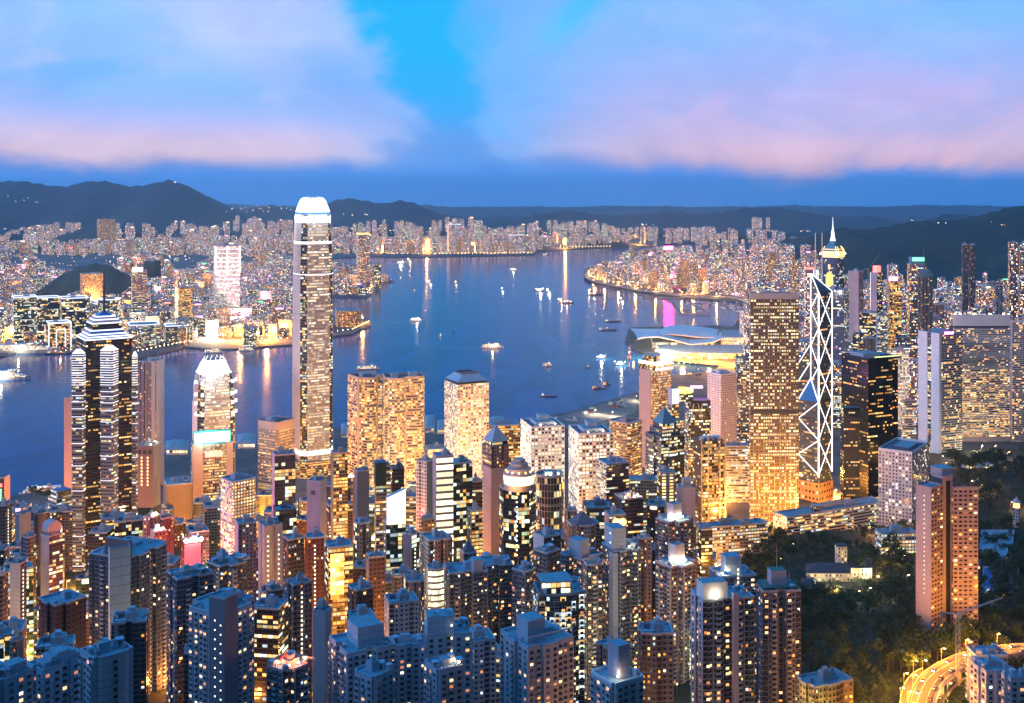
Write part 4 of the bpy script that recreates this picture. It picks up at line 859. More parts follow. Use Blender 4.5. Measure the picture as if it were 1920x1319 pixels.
def dome_tower():
    Y = 1000; t = T(928, 985, 1012, 924, Y, 1.0); t.start('office_tower', 'black glass tower crowned by a glowing stepped amber drum', 'office tower')
    t.shaft('wall', 'oct', t.zb, t.zt, 'glass_dark', 'off_dark', ROOF_D, 2.6, 3.6); t.ring('parapet', 'oct', t.zt, t.zt + 1.4, CONC_P)
    q = at(973, Y + 14, t.zt); mb = MB(); mb.lathe(q, [(13.5, 0), (13.5, 5), (12.8, 5.2)], CONC_P, 28); mb.build('drum_base', t.root)
    mb = MB(); mb.lathe(q, [(13, 5.2), (13.4, 9), (13.6, 13)], lamp_mat('drum_glow', (1, .74, .32), 3.2, True), 28); mb.build('light_drum', t.root)
    mb = MB(); mb.lathe(q, [(14, 13), (13.5, 14.2), (11, 15.5), (10.6, 18.5), (8.2, 19.2), (7.8, 22.5), (5.8, 23), (5.4, 26), (.1, 26.6)], CONC_P, 28); mb.build('stepped_dome', t.root)
    for i in range(12): mb = MB(); an = i * math.pi / 6; mb.lathe((q.x + 11.6 * math.cos(an), q.y + 11.6 * math.sin(an), q.z + 16), [(.01, -.7), (.7, 0), (.01, .7)], L_WARM, 6); mb.build('dome_lamp', t.root)
    for i, py in enumerate(range(935, 1045, 9)): p = Vector(t.p(.0, .28)); mb = MB(); mb.lathe((p.x, p.y - .4, zat(py, Y)), [(.01, -.6), (.6, 0), (.01, .6)], lamp_mat('edge_bulb', (1, .80, .5), 14), 6); mb.build('edge_lamp', t.root)
    glow('crown_lamp', (q.x - t.c[0] - 6, q.y - t.c[1] - 22, t.zt + 8 - t.zb), 14000, (1, .62, .2), 2, t.root)
dome_tower()
def round_grid():
    Y = 1200; t = T(1003, 1006, 1059, 897, Y, 1.0); t.start('office_tower', 'round dark office tower in a pale grid cage with dishes on its roof', 'office tower')
    t.shaft('wall', 'round', t.zb, t.zt, 'gridcage', None, ROOF_D, 2.4, 7.2); t.ring('parapet', 'round', t.zt, t.zt + 2, CONC, .96)
    for a, b, s in ((.3, .3, 1.3), (.75, .35, 2.1), (.55, .6, 1.5), (.86, .55, 2.0)): kit(t, 'satellite_dish', a, b, t.zt, s)
    t.boxp('machine_room', .3, .6, .4, .7, t.zt, 4, CONC_B); roof_lights(t, None, ((.35, .2), (.5, .15), (.8, .3)), P=2500)
    for z in (30, 58, 86): t.ring('cage_band', [(.5 + (a - .5) * 1.01, .5 + (b - .5) * 1.01) for a, b in FOOT['round']], t.zt - z, t.zt - z + .9, CONC, .985)
round_grid()
def white_twins():
    for x0, xc, x1, yt, Y, lb in ((976, 996, 1059, 803, 1420, 'left of the two bright white grid towers, with a flat cluttered roof'), (1066, 1085, 1150, 816, 1360, 'right and nearer of the two bright white grid towers')):
        t = T(x0, xc, x1, yt, Y, 1.25); t.start('office_tower', lb, 'office tower', 'bright white grid towers')
        t.shaft('wall', 'box', t.zb, t.zt, 'white_lit', None, ROOF_D, 4.4, 4.3); t.ring('parapet', 'box', t.zt, t.zt + 1.6, WHITE)
        m = t.boxp('machine_room', .22, .80, .25, .8, t.zt, 4, WHITE); t.boxp('upper_plant', .4, .68, .45, .75, t.zt + 4, 6, CONC_B, parent=m)
        for i in range(5): kit(t, 'cooling_unit', .15 + .16 * i, .1, t.zt, 1.6)
        roof_lights(t, None, ((.3, .08), (.75, .12)), P=2500)
white_twins()
def hsbc():
    t = T(1300, 1315, 1359, 822, 1390, .8); t.start('office_tower', 'steel-trussed banking hall tower with exposed masts and cross bracing', 'office tower')
    t.shaft('wall', 'box', t.zb, t.zt - 4, 'off_brown', 'off_gold', ROOF_D, 2.8, 3.8)
    for a in (0, .28, .78, 1.0):
        mb = MB(); p = t.p(a, -.04); mb.box((*p, t.zb), 1.5, 1.5, t.zt - t.zb + R0.uniform(0, 6), STEEL); mb.build('mast_column', t.root)
    for k in range(4):
        z0 = t.zt - 8 - k * 30
        for a0, a1 in ((.28, .53), (.78, .53), (.0, .14), (1.0, .9)):
            mb = MB(); n = t.normal('r') * 1.2; p = Vector(t.p3(a0, 0, z0)) + n; q = Vector(t.p3(a1, 0, z0 - 11)) + n; mb.bar(p, q, .7, STEEL, 6); mb.build('hanger', t.root)
        t.panel('truss_chord', 'r', 0, 1, z0 - 12, z0 - 10.6, STEEL, out=.6, th=1.0)
    for i in range(4): mb = MB(); p = t.p(.15 + .22 * i, .3); mb.lathe((*p, t.zt - 4), [(4, 0), (4, 3), (2, 5), (.1, 5.2)], STEEL, 12); mb.build('maintenance_pod', t.root)
    kit(t, 'antenna', .4, .5, t.zt, 1.5)
    u = T(1283, 1292, 1333, 752, 1560, .7); u.start('office_tower', 'grey stepped tower with a braced crown under an orange ring sign', 'office tower')
    u.shaft('wall', 'notch', u.zb, u.zt, 'rib_grey', 'off_dark', ROOF_D, 3, 3.7)
    for k in range(4): mb = MB(); n = u.normal('r') * 1; mb.bar(Vector(u.p3(.2 + .2 * k, 0, u.zt - 4)) + n, Vector(u.p3(.4 + .2 * k if k % 2 else .1 + .2 * k, 0, u.zt - 24)) + n, .6, STEEL, 5); mb.build('brace', u.root)
    q = at(1280, 1566, zat(733, 1566)); mb = MB(); mb.lathe(q, [(12, -2), (14, -1), (14, 2.5), (12, 3)], lamp_mat('ring_orange', (1, .45, .04), 5, True), 26); mb.build('ring_sign', u.root)
    q = at(1306, 1566, zat(728, 1566)); mb = MB(); mb.box(q, 16, 3, 3, L_PINK); mb.build('pink_sign', u.root)
    mb = MB(); mb.box((q.x - 17, q.y, zat(752, 1566)), 22, 14, 12, S['off_dark']); mb.build('sign_base', u.root)
    glow('sign_lamp', (10, -10, u.zt + 18 - u.zb), 40000, (1, .2, .5), 3, u.root)
    v = T(1252, 1260, 1273, 728, 1500, 1.0); v.start('office_tower', 'slim pale tower topped by a glowing white framed screen', 'office tower')
    v.shaft('wall', 'box', v.zb, v.zt - 22, 'off_lilac', 'off_gold', ROOF_D, 3, 3.6); v.shaft('screen_block', 'box', v.zt - 22, v.zt, CONC_B, CONC_B, ROOF_D); v.panel('screen', 'r', .06, .94, v.zt - 20, v.zt - 2, SIGN_W, out=.2); w = T(1246, 1262, 1284, 790, 1480, 1.0); w.root = v.root; w.shaft('lower_block', 'cham', v.zb, w.zt, 'off_gold', 'off_grey', ROOF_D)
R0 = random.Random(3); hsbc()
def aia():
    t = T(1196, 1228, 1261, 686, 1750, 1.0); t.start('office_tower', 'lit office tower with a blank pink core and a blinding white rooftop light', 'office tower')
    t.shaft('wall', 'notch', t.zb, t.zt, 'off_gold', 'off_gold', ROOF_D, 3, 3.9); t.boxp('service_core', -.05, .25, .22, .85, t.zb, t.zt - t.zb - 8, CONC_P)
    ribs(t, 'notch', t.zb + 4, t.zt - 10, 3.9, CONC_P, 1.015, .9); t.shaft('crown_floor', [(.02, .02), (.98, .02), (.98, .98), (.02, .98)], t.zt, t.zt + 5, lamp_mat('crown_floor', (1, .90, .55), 2.6), lamp_mat('crown_floor', (1, .90, .55), 2.6), ROOF_D); t.shaft('crown_drum', 'round', t.zt + 5, t.zt + 13, 'off_gold', None, CONC_P, 3, 4)
    t.panel('rooftop_sign', 'r', .35, .95, t.zt + 5, t.zt + 16, lamp_mat('sign_blind', (1, .98, 1), 25, True), out=.3, th=.6)
    t.panel('light_band', 'r', 0, 1, t.zt - 8, t.zt - 5, CROWN, out=.3)
    glow('sign_lamp', (22, -22, t.zt + 14 - t.zb), 120000, (1, .95, .92), 3, t.root)
aia()
def murray():
    t = T(1647, 1710, 1742, 852, 1330, .55); t.start('office_block', 'white office slab of deep square windows above an arched lit base', 'office block')
    t.shaft('wall', 'box', t.zb + 14, t.zt, 'murray', None, ROOF_D, 3.7, 4.0); t.ring('parapet', 'box', t.zt, t.zt + 2.5, WHITE); t.boxp('machine_room', .25, .75, .2, .7, t.zt, 3, CONC_D)
    for i in range(9):
        for f in 'lr':
            if f == 'r' and i > 4: continue
            n = 8 if f == 'l' else 4; t.panel('arcade_pier', f, i / n - .012 + .012, min(1, i / n + .03), t.zb, t.zb + 14, WHITE, out=-.2, th=.6)
    t.boxp('arcade_core', .12, .88, .12, .88, t.zb, 14, lamp_mat('arcade_glow', (1, .66, .28), 1.2))
murray()
def garden():
    Y = 815; z = lambda y: zat(y, Y)
    t = T(1717, 1746, 1768, 918, Y, .8, zb=60); t.start('apartment_tower', 'pink twin-winged apartment tower standing among trees on the right', 'apartment tower'); root = t.root
    t.shaft('wing', 'box', t.zb, t.zt, 'blank_pink', 'garden', ROOF, 3.4, 3.05); t.ring('parapet', 'box', t.zt, t.zt + 1.4, CONC_P)
    u = T(1784, 1787, 1834, 918, Y + 8, .8, zb=60); u.root = root; u.shaft('wing', 'box', 60, u.zt, 'garden', None, ROOF, 3.4, 3.05); u.ring('parapet', 'box', u.zt, u.zt + 1.4, CONC_P)
    v = T(1744, 1765, 1789, 898, Y + 10, 1.0, zb=60); v.root = root; v.shaft('lift_core', 'cham', 60, v.zt, 'blank_dark', 'blank_pink', ROOF, 3.4, 3.05); v.ring('parapet', 'cham', v.zt, v.zt + 1.3, CONC_P)
    w = T(1742, 1764, 1790, 896, Y + 14, .9, zb=60); w.root = root; w.shaft('machine_room', 'cham', v.zt, v.zt + 6, CONC_P, CONC_L, ROOF)
    v.boxp('recess', .36, .66, -.04, .2, 60, v.zt - 62, mat('recess_shade', (.02, .02, .03), .6))  # near-black box standing proud of the core, its colour painting a shaded hollow
    kit(t, 'antenna', .4, .5, t.zt, 1); kit(t, 'satellite_dish', .6, .5, t.zt, .8); kit(u, 'cooling_unit', .5, .5, u.zt)
    stairlights(t, 'l', .44, t.zt - 75, t.zt - 6, 22, 'c', .5, .8)
garden()
def hotels():
    Y = 1950; t = T(1786, 1789, 1896, 594, Y, .95); t.start('hotel_tower', 'wide round white hotel tower with a plain rim and horizontal ribs', 'hotel tower')
    R_ = FOOT['round']; z = lambda y: zat(y, Y - 10)
    t.shaft('wall', 'round', t.zb + 10, z(695), 'hotel_lit', None, ROOF_D, 3, 3.2); t.shaft('upper_wall', 'round', z(695), z(617), 'hotel_rib', None, ROOF_D, 3, 3.2); t.shaft('plant_floor', [(.5 + (a - .5) * .97, .5 + (b - .5) * .97) for a, b in R_], z(617), z(612), 'blank_dark', None, ROOF_D)
    ribs(t, 'round', t.zb + 14, z(700), 3.6, WHITE, 1.012, 1.0); ribs(t, 'round', z(693), z(620), 3.6, WHITE, 1.012, 1.1)
    t.ring('crown_rim', [(.5 + (a - .5) * 1.02, .5 + (b - .5) * 1.02) for a, b in R_], z(613), z(592), WHITE, .93); t.shaft('podium', [(.5 + (a - .5) * 1.1, .5 + (b - .5) * 1.1) for a, b in R_], t.zb, t.zb + 10, CONC_L, None, ROOF_D)
    for i in range(10): kit(t, 'rooftop_lamp', .5 + .47 * math.cos(i * .628), .5 + .47 * math.sin(i * .628), z(594), 2)
    u = T(1724, 1762, 1804, 628, 1850, 1.0); u.start('office_tower', 'tower with two blank white fins on one side and lit brown floors on the other', 'office tower')
    u.shaft('wall', 'box', u.zb, u.zt, 'rib_grey', 'hotel_rib', ROOF_D, 3, 3.7)
    u.boxp('fin_wall', -.04, .06, -.02, .38, u.zb, u.zt - u.zb + 2, WHITE); u.boxp('fin_wall', -.04, .06, .58, 1.02, u.zb, u.zt - u.zb + 2.1, WHITE); u.boxp('machine_room', .2, .7, .2, .7, u.zt, 6, TEAL); u.panel('roof_sign', 'r', .2, .6, u.zt, u.zt + 4, L_PINK)
    v = T(1893, 1898, 1990, 605, 1950, .8); v.start('hotel_tower', 'pale hotel tower cut off by the right edge, beside the round white hotel', 'hotel tower'); v.shaft('wall', 'bow', v.zb, v.zt, 'blank_white', 'hotel_rib', ROOF_D, 3, 3.2); v.ring('parapet', 'bow', v.zt, v.zt + 3, WHITE)
hotels()
def convention():
    root = thing('convention_hall', 'harbourside hall with sweeping pale blue wing-shaped roofs', 'convention hall', (*at(1270, 3200)[:2], 4))
    roofm = mat('wing_roof', (.50, .60, .66), .45, .2)
    def shell(nm, near, back, Yn, Yb, dz=0):
        mb = MB(); n = 24; m_ = 8; G_ = []
        for j in range(m_ + 1):
            t = j / m_; row = []
            for i in range(n + 1):
                s = i / n; xa, xb = near[0][0], near[-1][0]; px = xa + (xb - xa) * s; pa = at(px, Yn, zat(interp(px, near), Yn)); qa, qb = back[0][0], back[-1][0]; qx = qa + (qb - qa) * s; pb = at(qx, Yb, zat(interp(qx, back), Yb))
                p = pa.lerp(pb, t); p.z += dz * math.sin(math.pi * t); row.append(p)
            G_.append(row)
        for j in range(m_):
            for i in range(n):
                q = [G_[j][i], G_[j][i + 1], G_[j + 1][i + 1], G_[j + 1][i]]
                mb.face(q, roofm); mb.face([p - Vector((0, 0, 3)) for p in q[::-1]], roofm)
        for i in range(n): a, b = G_[0][i], G_[0][i + 1]; mb.face([a - Vector((0, 0, 3)), b - Vector((0, 0, 3)), b, a], CONC)
        mb.build(nm, root)
    shell('wing_roof', [(1196, 635), (1210, 632), (1235, 631.5), (1262, 637), (1295, 646), (1335, 642), (1356, 634)], [(1181, 616), (1210, 617), (1260, 617), (1350, 624)], 3060, 3400, 6)
    shell('wing_roof', [(1234, 629), (1250, 626), (1275, 628), (1310, 632), (1344, 633)], [(1262, 617), (1290, 615.5), (1320, 618), (1352, 625)], 3130, 3380, 16)
    mb = MB(); A, B, C, D = at(1224, 3090), at(1338, 3080), at(1345, 3360), at(1220, 3360); mb.prism([tuple(p[:2]) for p in (A, B, C, D)], 3, 20, facade('hall_glass', (.3, .34, .4), glass=(.05, .08, .12), lit=.55, ww=.9, wh=.8, es=1.8), ROOF, 8, 8); mb.build('glass_hall', root)
    mb = MB(); mb.prism([tuple(at(px, Y)[:2]) for px, Y in ((1240, 2900), (1405, 2900), (1405, 3070), (1232, 3070))], 3, 17, facade('hall_front', (.5, .42, .36), lit=.85, pal=P_GOLD, ww=.9, wh=.7, es=4.5), ROOF, 7, 7); mb.build('annex', root)
    mb = MB(); mb.prism([tuple(at(px, Y)[:2]) for px, Y in ((1352, 3080), (1420, 3080), (1420, 3250), (1352, 3250))], 3, 34, S['off_white'], ROOF, 6, 6); mb.build('side_block', root)
convention()
# ---------------------------------------------------------------- the mid-distance towers, one row each
# name, x0, nearest corner, x1, corner-top row, depth, left skin, right skin, outline, label, options
OT, AT, CB = ('office_tower', 'office tower'), ('apartment_tower', 'apartment tower'), ('commercial_block', 'commercial building')
ROWS = [
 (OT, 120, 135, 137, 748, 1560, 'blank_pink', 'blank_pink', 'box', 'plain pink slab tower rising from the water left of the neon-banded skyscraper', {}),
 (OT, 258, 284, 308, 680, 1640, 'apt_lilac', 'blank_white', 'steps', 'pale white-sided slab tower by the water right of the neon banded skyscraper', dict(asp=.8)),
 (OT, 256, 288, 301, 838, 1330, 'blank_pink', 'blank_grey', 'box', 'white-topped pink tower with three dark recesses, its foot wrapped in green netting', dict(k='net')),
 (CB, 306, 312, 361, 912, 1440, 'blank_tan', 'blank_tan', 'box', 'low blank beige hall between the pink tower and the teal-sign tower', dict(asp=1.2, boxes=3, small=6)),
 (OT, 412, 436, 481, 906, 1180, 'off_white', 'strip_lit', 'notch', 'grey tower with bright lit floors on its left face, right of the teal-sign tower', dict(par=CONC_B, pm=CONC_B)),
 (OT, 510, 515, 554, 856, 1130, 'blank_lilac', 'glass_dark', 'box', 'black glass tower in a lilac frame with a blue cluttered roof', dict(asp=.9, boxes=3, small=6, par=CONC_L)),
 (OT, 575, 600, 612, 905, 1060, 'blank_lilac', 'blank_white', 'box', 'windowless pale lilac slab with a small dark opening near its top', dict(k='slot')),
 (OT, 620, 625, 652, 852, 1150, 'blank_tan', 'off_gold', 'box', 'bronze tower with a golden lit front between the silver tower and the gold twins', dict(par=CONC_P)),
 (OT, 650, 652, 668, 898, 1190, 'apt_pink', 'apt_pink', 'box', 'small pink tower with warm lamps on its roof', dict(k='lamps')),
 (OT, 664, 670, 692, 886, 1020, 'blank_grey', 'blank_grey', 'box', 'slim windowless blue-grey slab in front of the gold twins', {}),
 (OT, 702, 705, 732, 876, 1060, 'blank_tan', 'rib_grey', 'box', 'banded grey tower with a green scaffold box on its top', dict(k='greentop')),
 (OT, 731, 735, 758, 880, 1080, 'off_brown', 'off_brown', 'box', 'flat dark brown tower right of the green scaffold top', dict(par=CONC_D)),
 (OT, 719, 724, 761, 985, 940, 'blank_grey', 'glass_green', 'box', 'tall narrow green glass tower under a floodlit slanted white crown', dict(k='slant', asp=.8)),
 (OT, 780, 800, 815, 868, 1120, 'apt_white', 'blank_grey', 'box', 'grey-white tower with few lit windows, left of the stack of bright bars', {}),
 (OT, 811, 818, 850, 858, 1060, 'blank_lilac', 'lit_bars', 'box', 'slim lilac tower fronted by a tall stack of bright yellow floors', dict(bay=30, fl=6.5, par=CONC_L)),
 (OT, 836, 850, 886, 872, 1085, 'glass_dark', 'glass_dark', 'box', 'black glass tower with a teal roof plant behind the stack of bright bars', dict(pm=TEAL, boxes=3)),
 (CB, 880, 884, 905, 905, 1110, 'off_brown', 'rib_red', 'box', 'small red-panelled block beside the blank pink column tower', {}),
 (OT, 876, 884, 905, 960, 1020, 'apt_cream', 'off_gold', 'box', 'cream building with lit floors left of the glowing dome', {}),
 (CB, 1058, 1064, 1082, 960, 1100, 'apt_pink', 'apt_lilac', 'box', 'pinkish tiled block in front of the nearer white grid tower', {}),
 (OT, 1118, 1137, 1179, 872, 1230, 'rib_white', 'rib_red', 'box', 'dark red-brown tower with pale floor bands and a square roof block', dict(pm=CONC_L, par=CONC_L)),
 (OT, 1176, 1180, 1232, 902, 1290, 'off_dark', 'off_grey', 'box', 'dark grey office block right of the red-brown banded tower', dict(asp=.9)),
 (OT, 1152, 1166, 1206, 938, 1140, 'rib_red', 'rib_red', 'box', 'lower dark red office block with pale floor lines and one bright roof lamp', dict(k='lamps', par=CONC_P)),
 (CB, 1092, 1100, 1152, 955, 1170, 'off_dark', 'glass_green', 'box', 'low dark green glass block with a flat roof', dict(par=CONC_D)),
 (CB, 1133, 1142, 1174, 968, 1060, 'blank_pink', 'off_pink', 'box', 'pinkish block carrying two round orange signs', dict(k='orangesign')),
 (OT, 1232, 1238, 1266, 888, 1240, 'off_dark', 'strip_lit', 'box', 'slim tan tower with a bright column of windows', dict(bay=9)),
 (OT, 1268, 1272, 1304, 916, 1180, 'blank_grey', 'blank_lilac', 'box', 'windowless blue-grey slab with a dark emblem on its top', dict(k='emblem')),
 (OT, 1326, 1352, 1381, 704, 1660, 'square_dark', 'square_dark', 'box', 'white tower dotted with small dark square windows', dict(par=WHITE, pm=WHITE)),
 (OT, 1378, 1382, 1432, 672, 1920, 'rib_blue', 'rib_grey', 'bow', 'curved blue-roofed office block behind the square gold-lit tower', dict(par=CONC_D)),
 (CB, 1357, 1362, 1406, 838, 1570, 'rib_white', 'rib_white', 'box', 'low white bank block with lit ribbon floors left of the square gold-lit tower', dict(small=5)),
 (OT, 1140, 1180, 1206, 796, 1500, 'rib_beige', 'rib_beige', 'cham', 'pinkish slab office block with a slotted attic behind the white grid towers', dict(par=CONC_P)),
 (OT, 900, 905, 975, 800, 1720, 'rib_grey', 'off_gold', 'box', 'wide low office block with a glazed roof right of the round-windowed tower', dict(asp=.8)),
 (CB, 797, 802, 836, 845, 1640, 'rib_grey', 'rib_white', 'box', 'low shed-roofed pier building between the gold twins and the round-windowed tower', dict(asp=1.2)),
 (OT, 1689, 1692, 1718, 752, 1760, 'rib_white', 'rib_white', 'box', 'white banded block right of the black glass tower', {}),
 (OT, 1612, 1642, 1644, 588, 2450, 'glass_dark', 'glass_dark', 'box', 'dark glass tower left of the white striped one', {}),
 (OT, 1642, 1645, 1664, 592, 2380, 'blank_white', 'rib_white', 'box', 'white tower striped with dark bands', {}),
 (OT, 1662, 1664, 1704, 658, 2050, 'off_grey', 'off_white', 'box', 'white-edged grey tower above the black glass tower', {}),
 (OT, 1508, 1511, 1526, 488, 2700, 'far_rose', 'far_rose', 'box', 'pink slab with a red light band behind the twin masts', dict(k='redband')),
 (OT, 1590, 1610, 1619, 510, 2620, 'blank_pink', 'apt_lilac', 'box', 'plain pale pink slab right of the gold pyramid crown', {}),
 (OT, 1632, 1644, 1655, 512, 2620, 'blank_lilac', 'off_dark', 'box', 'lilac and black tower with a red box sign on top', dict(k='redsign')),
 (OT, 1700, 1706, 1738, 496, 2560, 'off_gold', 'mid_beige', 'cham', 'lit beige tower with a teal crown and green sign', dict(k='greensign')),
 (OT, 1720, 1722, 1750, 516, 2360, 'apt_beige', 'apt_beige', 'round', 'round beige tower with a flat teal crown', dict(k='tealcrown', asp=1.0)),
 (OT, 1663, 1666, 1684, 498, 2900, 'apt_white', 'far_white', 'box', 'white apartment slab behind the pink rooftop signs', {}),
 (OT, 1664, 1668, 1690, 528, 2500, 'far_orange', 'off_gold', 'box', 'yellow-lit tower with a pink rooftop sign', dict(k='pinksign')),
 (OT, 1865, 1868, 1880, 536, 2300, 'apt_blue', 'apt_blue', 'box', 'slim blue-grey tower in front of the orange-lit flats', {}),
 (AT, 1803, 1806, 1816, 460, 3000, 'apt_dark', 'apt_dark', 'box', 'left tower of the tall dark pair on the right hillside', {}),
 (AT, 1817, 1820, 1829, 460, 3000, 'apt_dark', 'apt_dark', 'box', 'right tower of the tall dark pair on the right hillside', {}),
 (AT, 1890, 1893, 1908, 455, 2800, 'far_orange', 'far_grey', 'slots', 'left of two tall yellow-lit towers at the right edge of the hills', {}),
 (AT, 1910, 1913, 1930, 457, 2800, 'far_orange', 'far_grey', 'slots', 'right of two tall yellow-lit towers at the right edge of the hills', {}),
 (OT, 1538, 1583, 1592, 545, 2240, 'plaza_glass', 'plaza_glass', 'box', 'blue glass block tight against the gold-crowned skyscraper', dict(zb=4)),
 # left side
 (OT, -30, 8, 19, 898, 1420, 'blank_dark', 'blank_pink', 'box', 'dark block with a glowing green screen at the left edge', dict(k='greenscreen')),
 (OT, 28, 36, 58, 967, 1130, 'blank_grey', 'blank_white', 'box', 'blank white lift tower over a grey block on the left', {}),
 (CB, 90, 106, 138, 938, 1330, 'rib_white', 'rib_blue', 'box', 'stepped blue-roofed terraced office block left of the neon-banded skyscraper', dict(k='stepped', roof=mat('roof_blue', (.06, .20, .42), .6))),
 (OT, -12, 10, 22, 950, 1150, 'apt_dark', 'apt_grey', 'box', 'grey flats with a stair of white lights at the left edge', dict(k='stair')),
 (AT, 40, 52, 68, 1010, 1000, 'apt_grey', 'apt_cream', 'box', 'cream slab lit gold from its foot on the far left', dict(k='goldfoot')),
 (CB, 62, 66, 92, 966, 1180, 'apt_red', 'blank_tan', 'round', 'rounded red-brown block beside the terraced office block', {}),
 (OT, 76, 92, 118, 1008, 1000, 'blank_lilac', 'off_dark', 'box', 'tower with a big round drum on its roof, left of the blue-white slab', dict(k='drum')),
 (AT, 18, 38, 50, 1060, 880, 'blank_blue', 'apt_dark', 'box', 'blue plain-sided flats with one column of white stair lights', dict(k='stair')),
 (AT, -20, 6, 16, 1080, 830, 'apt_dark', 'apt_grey', 'slots', 'dark block cut off by the left edge below the green screen', {}),
 (AT, 72, 104, 162, 1138, 740, 'apt_red', 'apt_red', 'steps', 'red-brown building with two zigzag columns of lit stairs', dict(k='stair2', par=CONC_B)),
 (CB, 18, 30, 44, 1205, 700, 'apt_cream', 'blank_tan', 'box', 'plain cream block on the far left', {}),
 (AT, 268, 288, 300, 972, 1090, 'apt_lilac', 'apt_pink', 'slots', 'lilac flats with pairs of red lights on its roof', dict(k='lamps')),
 (CB, 292, 304, 326, 975, 1130, 'off_brown', 'apt_red', 'box', 'dark red ribbed block near the pink neon street', {}),
 (CB, 282, 290, 312, 1000, 1000, 'blank_pink', 'apt_orange', 'box', 'orange floodlit block near the red neon', dict(k='lamps')),
 (CB, 340, 346, 380, 1020, 1010, 'apt_red', 'apt_red', 'box', 'red-lit block crowned with a row of white-hot lamps', dict(k='redrow')),
 (AT, 440, 447, 481, 985, 1000, 'blank_lilac', 'apt_lilac', 'box', 'lilac tower with three columns of amber windows', {}),
 (AT, 484, 496, 530, 990, 930, 'blank_pink', 'blank_white', 'slots', 'pinkish tower with two columns of white stair dots', dict(k='dots')),
 (OT, 512, 517, 556, 960, 1010, 'blank_dark', 'glass_dark', 'box', 'lower black glass block under the lilac-framed tower', dict(par=CONC_D)),
 (AT, 530, 540, 570, 1015, 900, 'apt_dark', 'apt_dark', 'slots', 'small dark block with a black cluttered roof', {}),
 (AT, 572, 576, 608, 1012, 880, 'apt_red', 'apt_red', 'box', 'dark maroon slab with a dotted line of stair lights', dict(k='stair', par=CONC_B)),
 (OT, 609, 616, 662, 1030, 860, 'off_dark', 'off_gold', 'box', 'dark glass block with a gold reflection painted as glow', dict(k='blaze', par=CONC_B)),
 (OT, 660, 672, 700, 985, 930, 'glass_green', 'apt_beige', 'oct', 'green glass tower with a beige spine and gabled top', {}),
 (AT, 686, 692, 722, 1048, 850, 'apt_lilac', 'apt_brown', 'box', 'brown office block with a few orange floors', {}),
 (OT, 755, 772, 786, 1005, 900, 'blank_grey', 'glass_green', 'box', 'narrow grey tower with stair dots right of the tall green glass', dict(k='stair')),
 (AT, 788, 805, 848, 1016, 900, 'apt_white', 'apt_pink', 'tall_bay', 'pinkish flats with two bright window columns and a square emblem', dict(k='dots')),
 (AT, 790, 795, 815, 975, 1000, 'apt_pink', 'orange_wall', 'box', 'small orange-pink tower with a tilted roof box', {}),
 (CB, 862, 870, 894, 1040, 860, 'blank_tan', 'apt_grey', 'wing', 'tan block with a pointed dark roof gable', dict(k='gable')),
 (OT, 800, 803, 832, 1070, 830, 'blank_white', 'lit_bars', 'bow', 'small white building of stacked curved light bands', dict(bay=40, fl=4.5)),
 (OT, 757, 761, 795, 1092, 800, 'glass_green', 'apt_lilac', 'bow', 'low round-fronted glass block beside the stacked light bands', {}),
 (AT, 534, 550, 585, 1100, 760, 'apt_lilac', 'apt_grey', 'slots', 'grey flats with one stair column, left of the slim pink tower', dict(k='stair')),
 (AT, 500, 508, 530, 1110, 770, 'apt_brown', 'apt_brown', 'box', 'brown dotted block left of the grey flats', {}),
 (AT, 586, 610, 622, 1150, 700, 'blank_white', 'blank_pink', 'box', 'slim tall pink-lit tower with a notched white edge', {}),
 (AT, 652, 668, 700, 1110, 740, 'apt_brown', 'apt_brown', 'steps', 'dark brown block with two short bright stair columns', dict(k='stair2')),
 (AT, 650, 660, 705, 1165, 690, 'apt_dark', 'apt_grey', 'box', 'flat-roofed dark block carrying a large satellite dish', dict(extra=(('satellite_dish', .5, .5, 0, 2.2),))),
 (AT, 1058, 1075, 1128, 990, 980, 'apt_pink', 'apt_blue', 'cross', 'lilac blocky tower with stepped hipped roofs', dict(k='gable')),
 (AT, 1000, 1020, 1052, 1010, 900, 'blank_blue', 'apt_dark', 'box', 'blue-roofed block with a slatted roof right of the glowing dome', {}),
 (AT, 1195, 1200, 1222, 1012, 960, 'apt_lilac', 'apt_lilac', 'slots', 'slim lilac tower between the floodlit roofs and the tall blue one', {}),
 (CB, 1308, 1315, 1336, 995, 1100, 'off_dark', 'off_dark', 'box', 'small dark glass block left of the long ribbon-windowed block', {}),
 (CB, 1300, 1312, 1440, 992, 1200, 'rib_white', 'off_lilac', 'box', 'long low lilac office block with ribbon windows among the trees', dict(asp=.22)),
 (CB, 1450, 1476, 1662, 972, 1300, 'off_white', 'rib_white', 'box', 'long low white office block with a lit top floor behind the dark trees', dict(asp=.16, small=8, boxes=3)),
 (CB, 1640, 1652, 1720, 1002, 1190, 'rib_white', 'off_white', 'box', 'low white terrace roofs behind the pink twin tower', dict(asp=.4, small=6)),
]
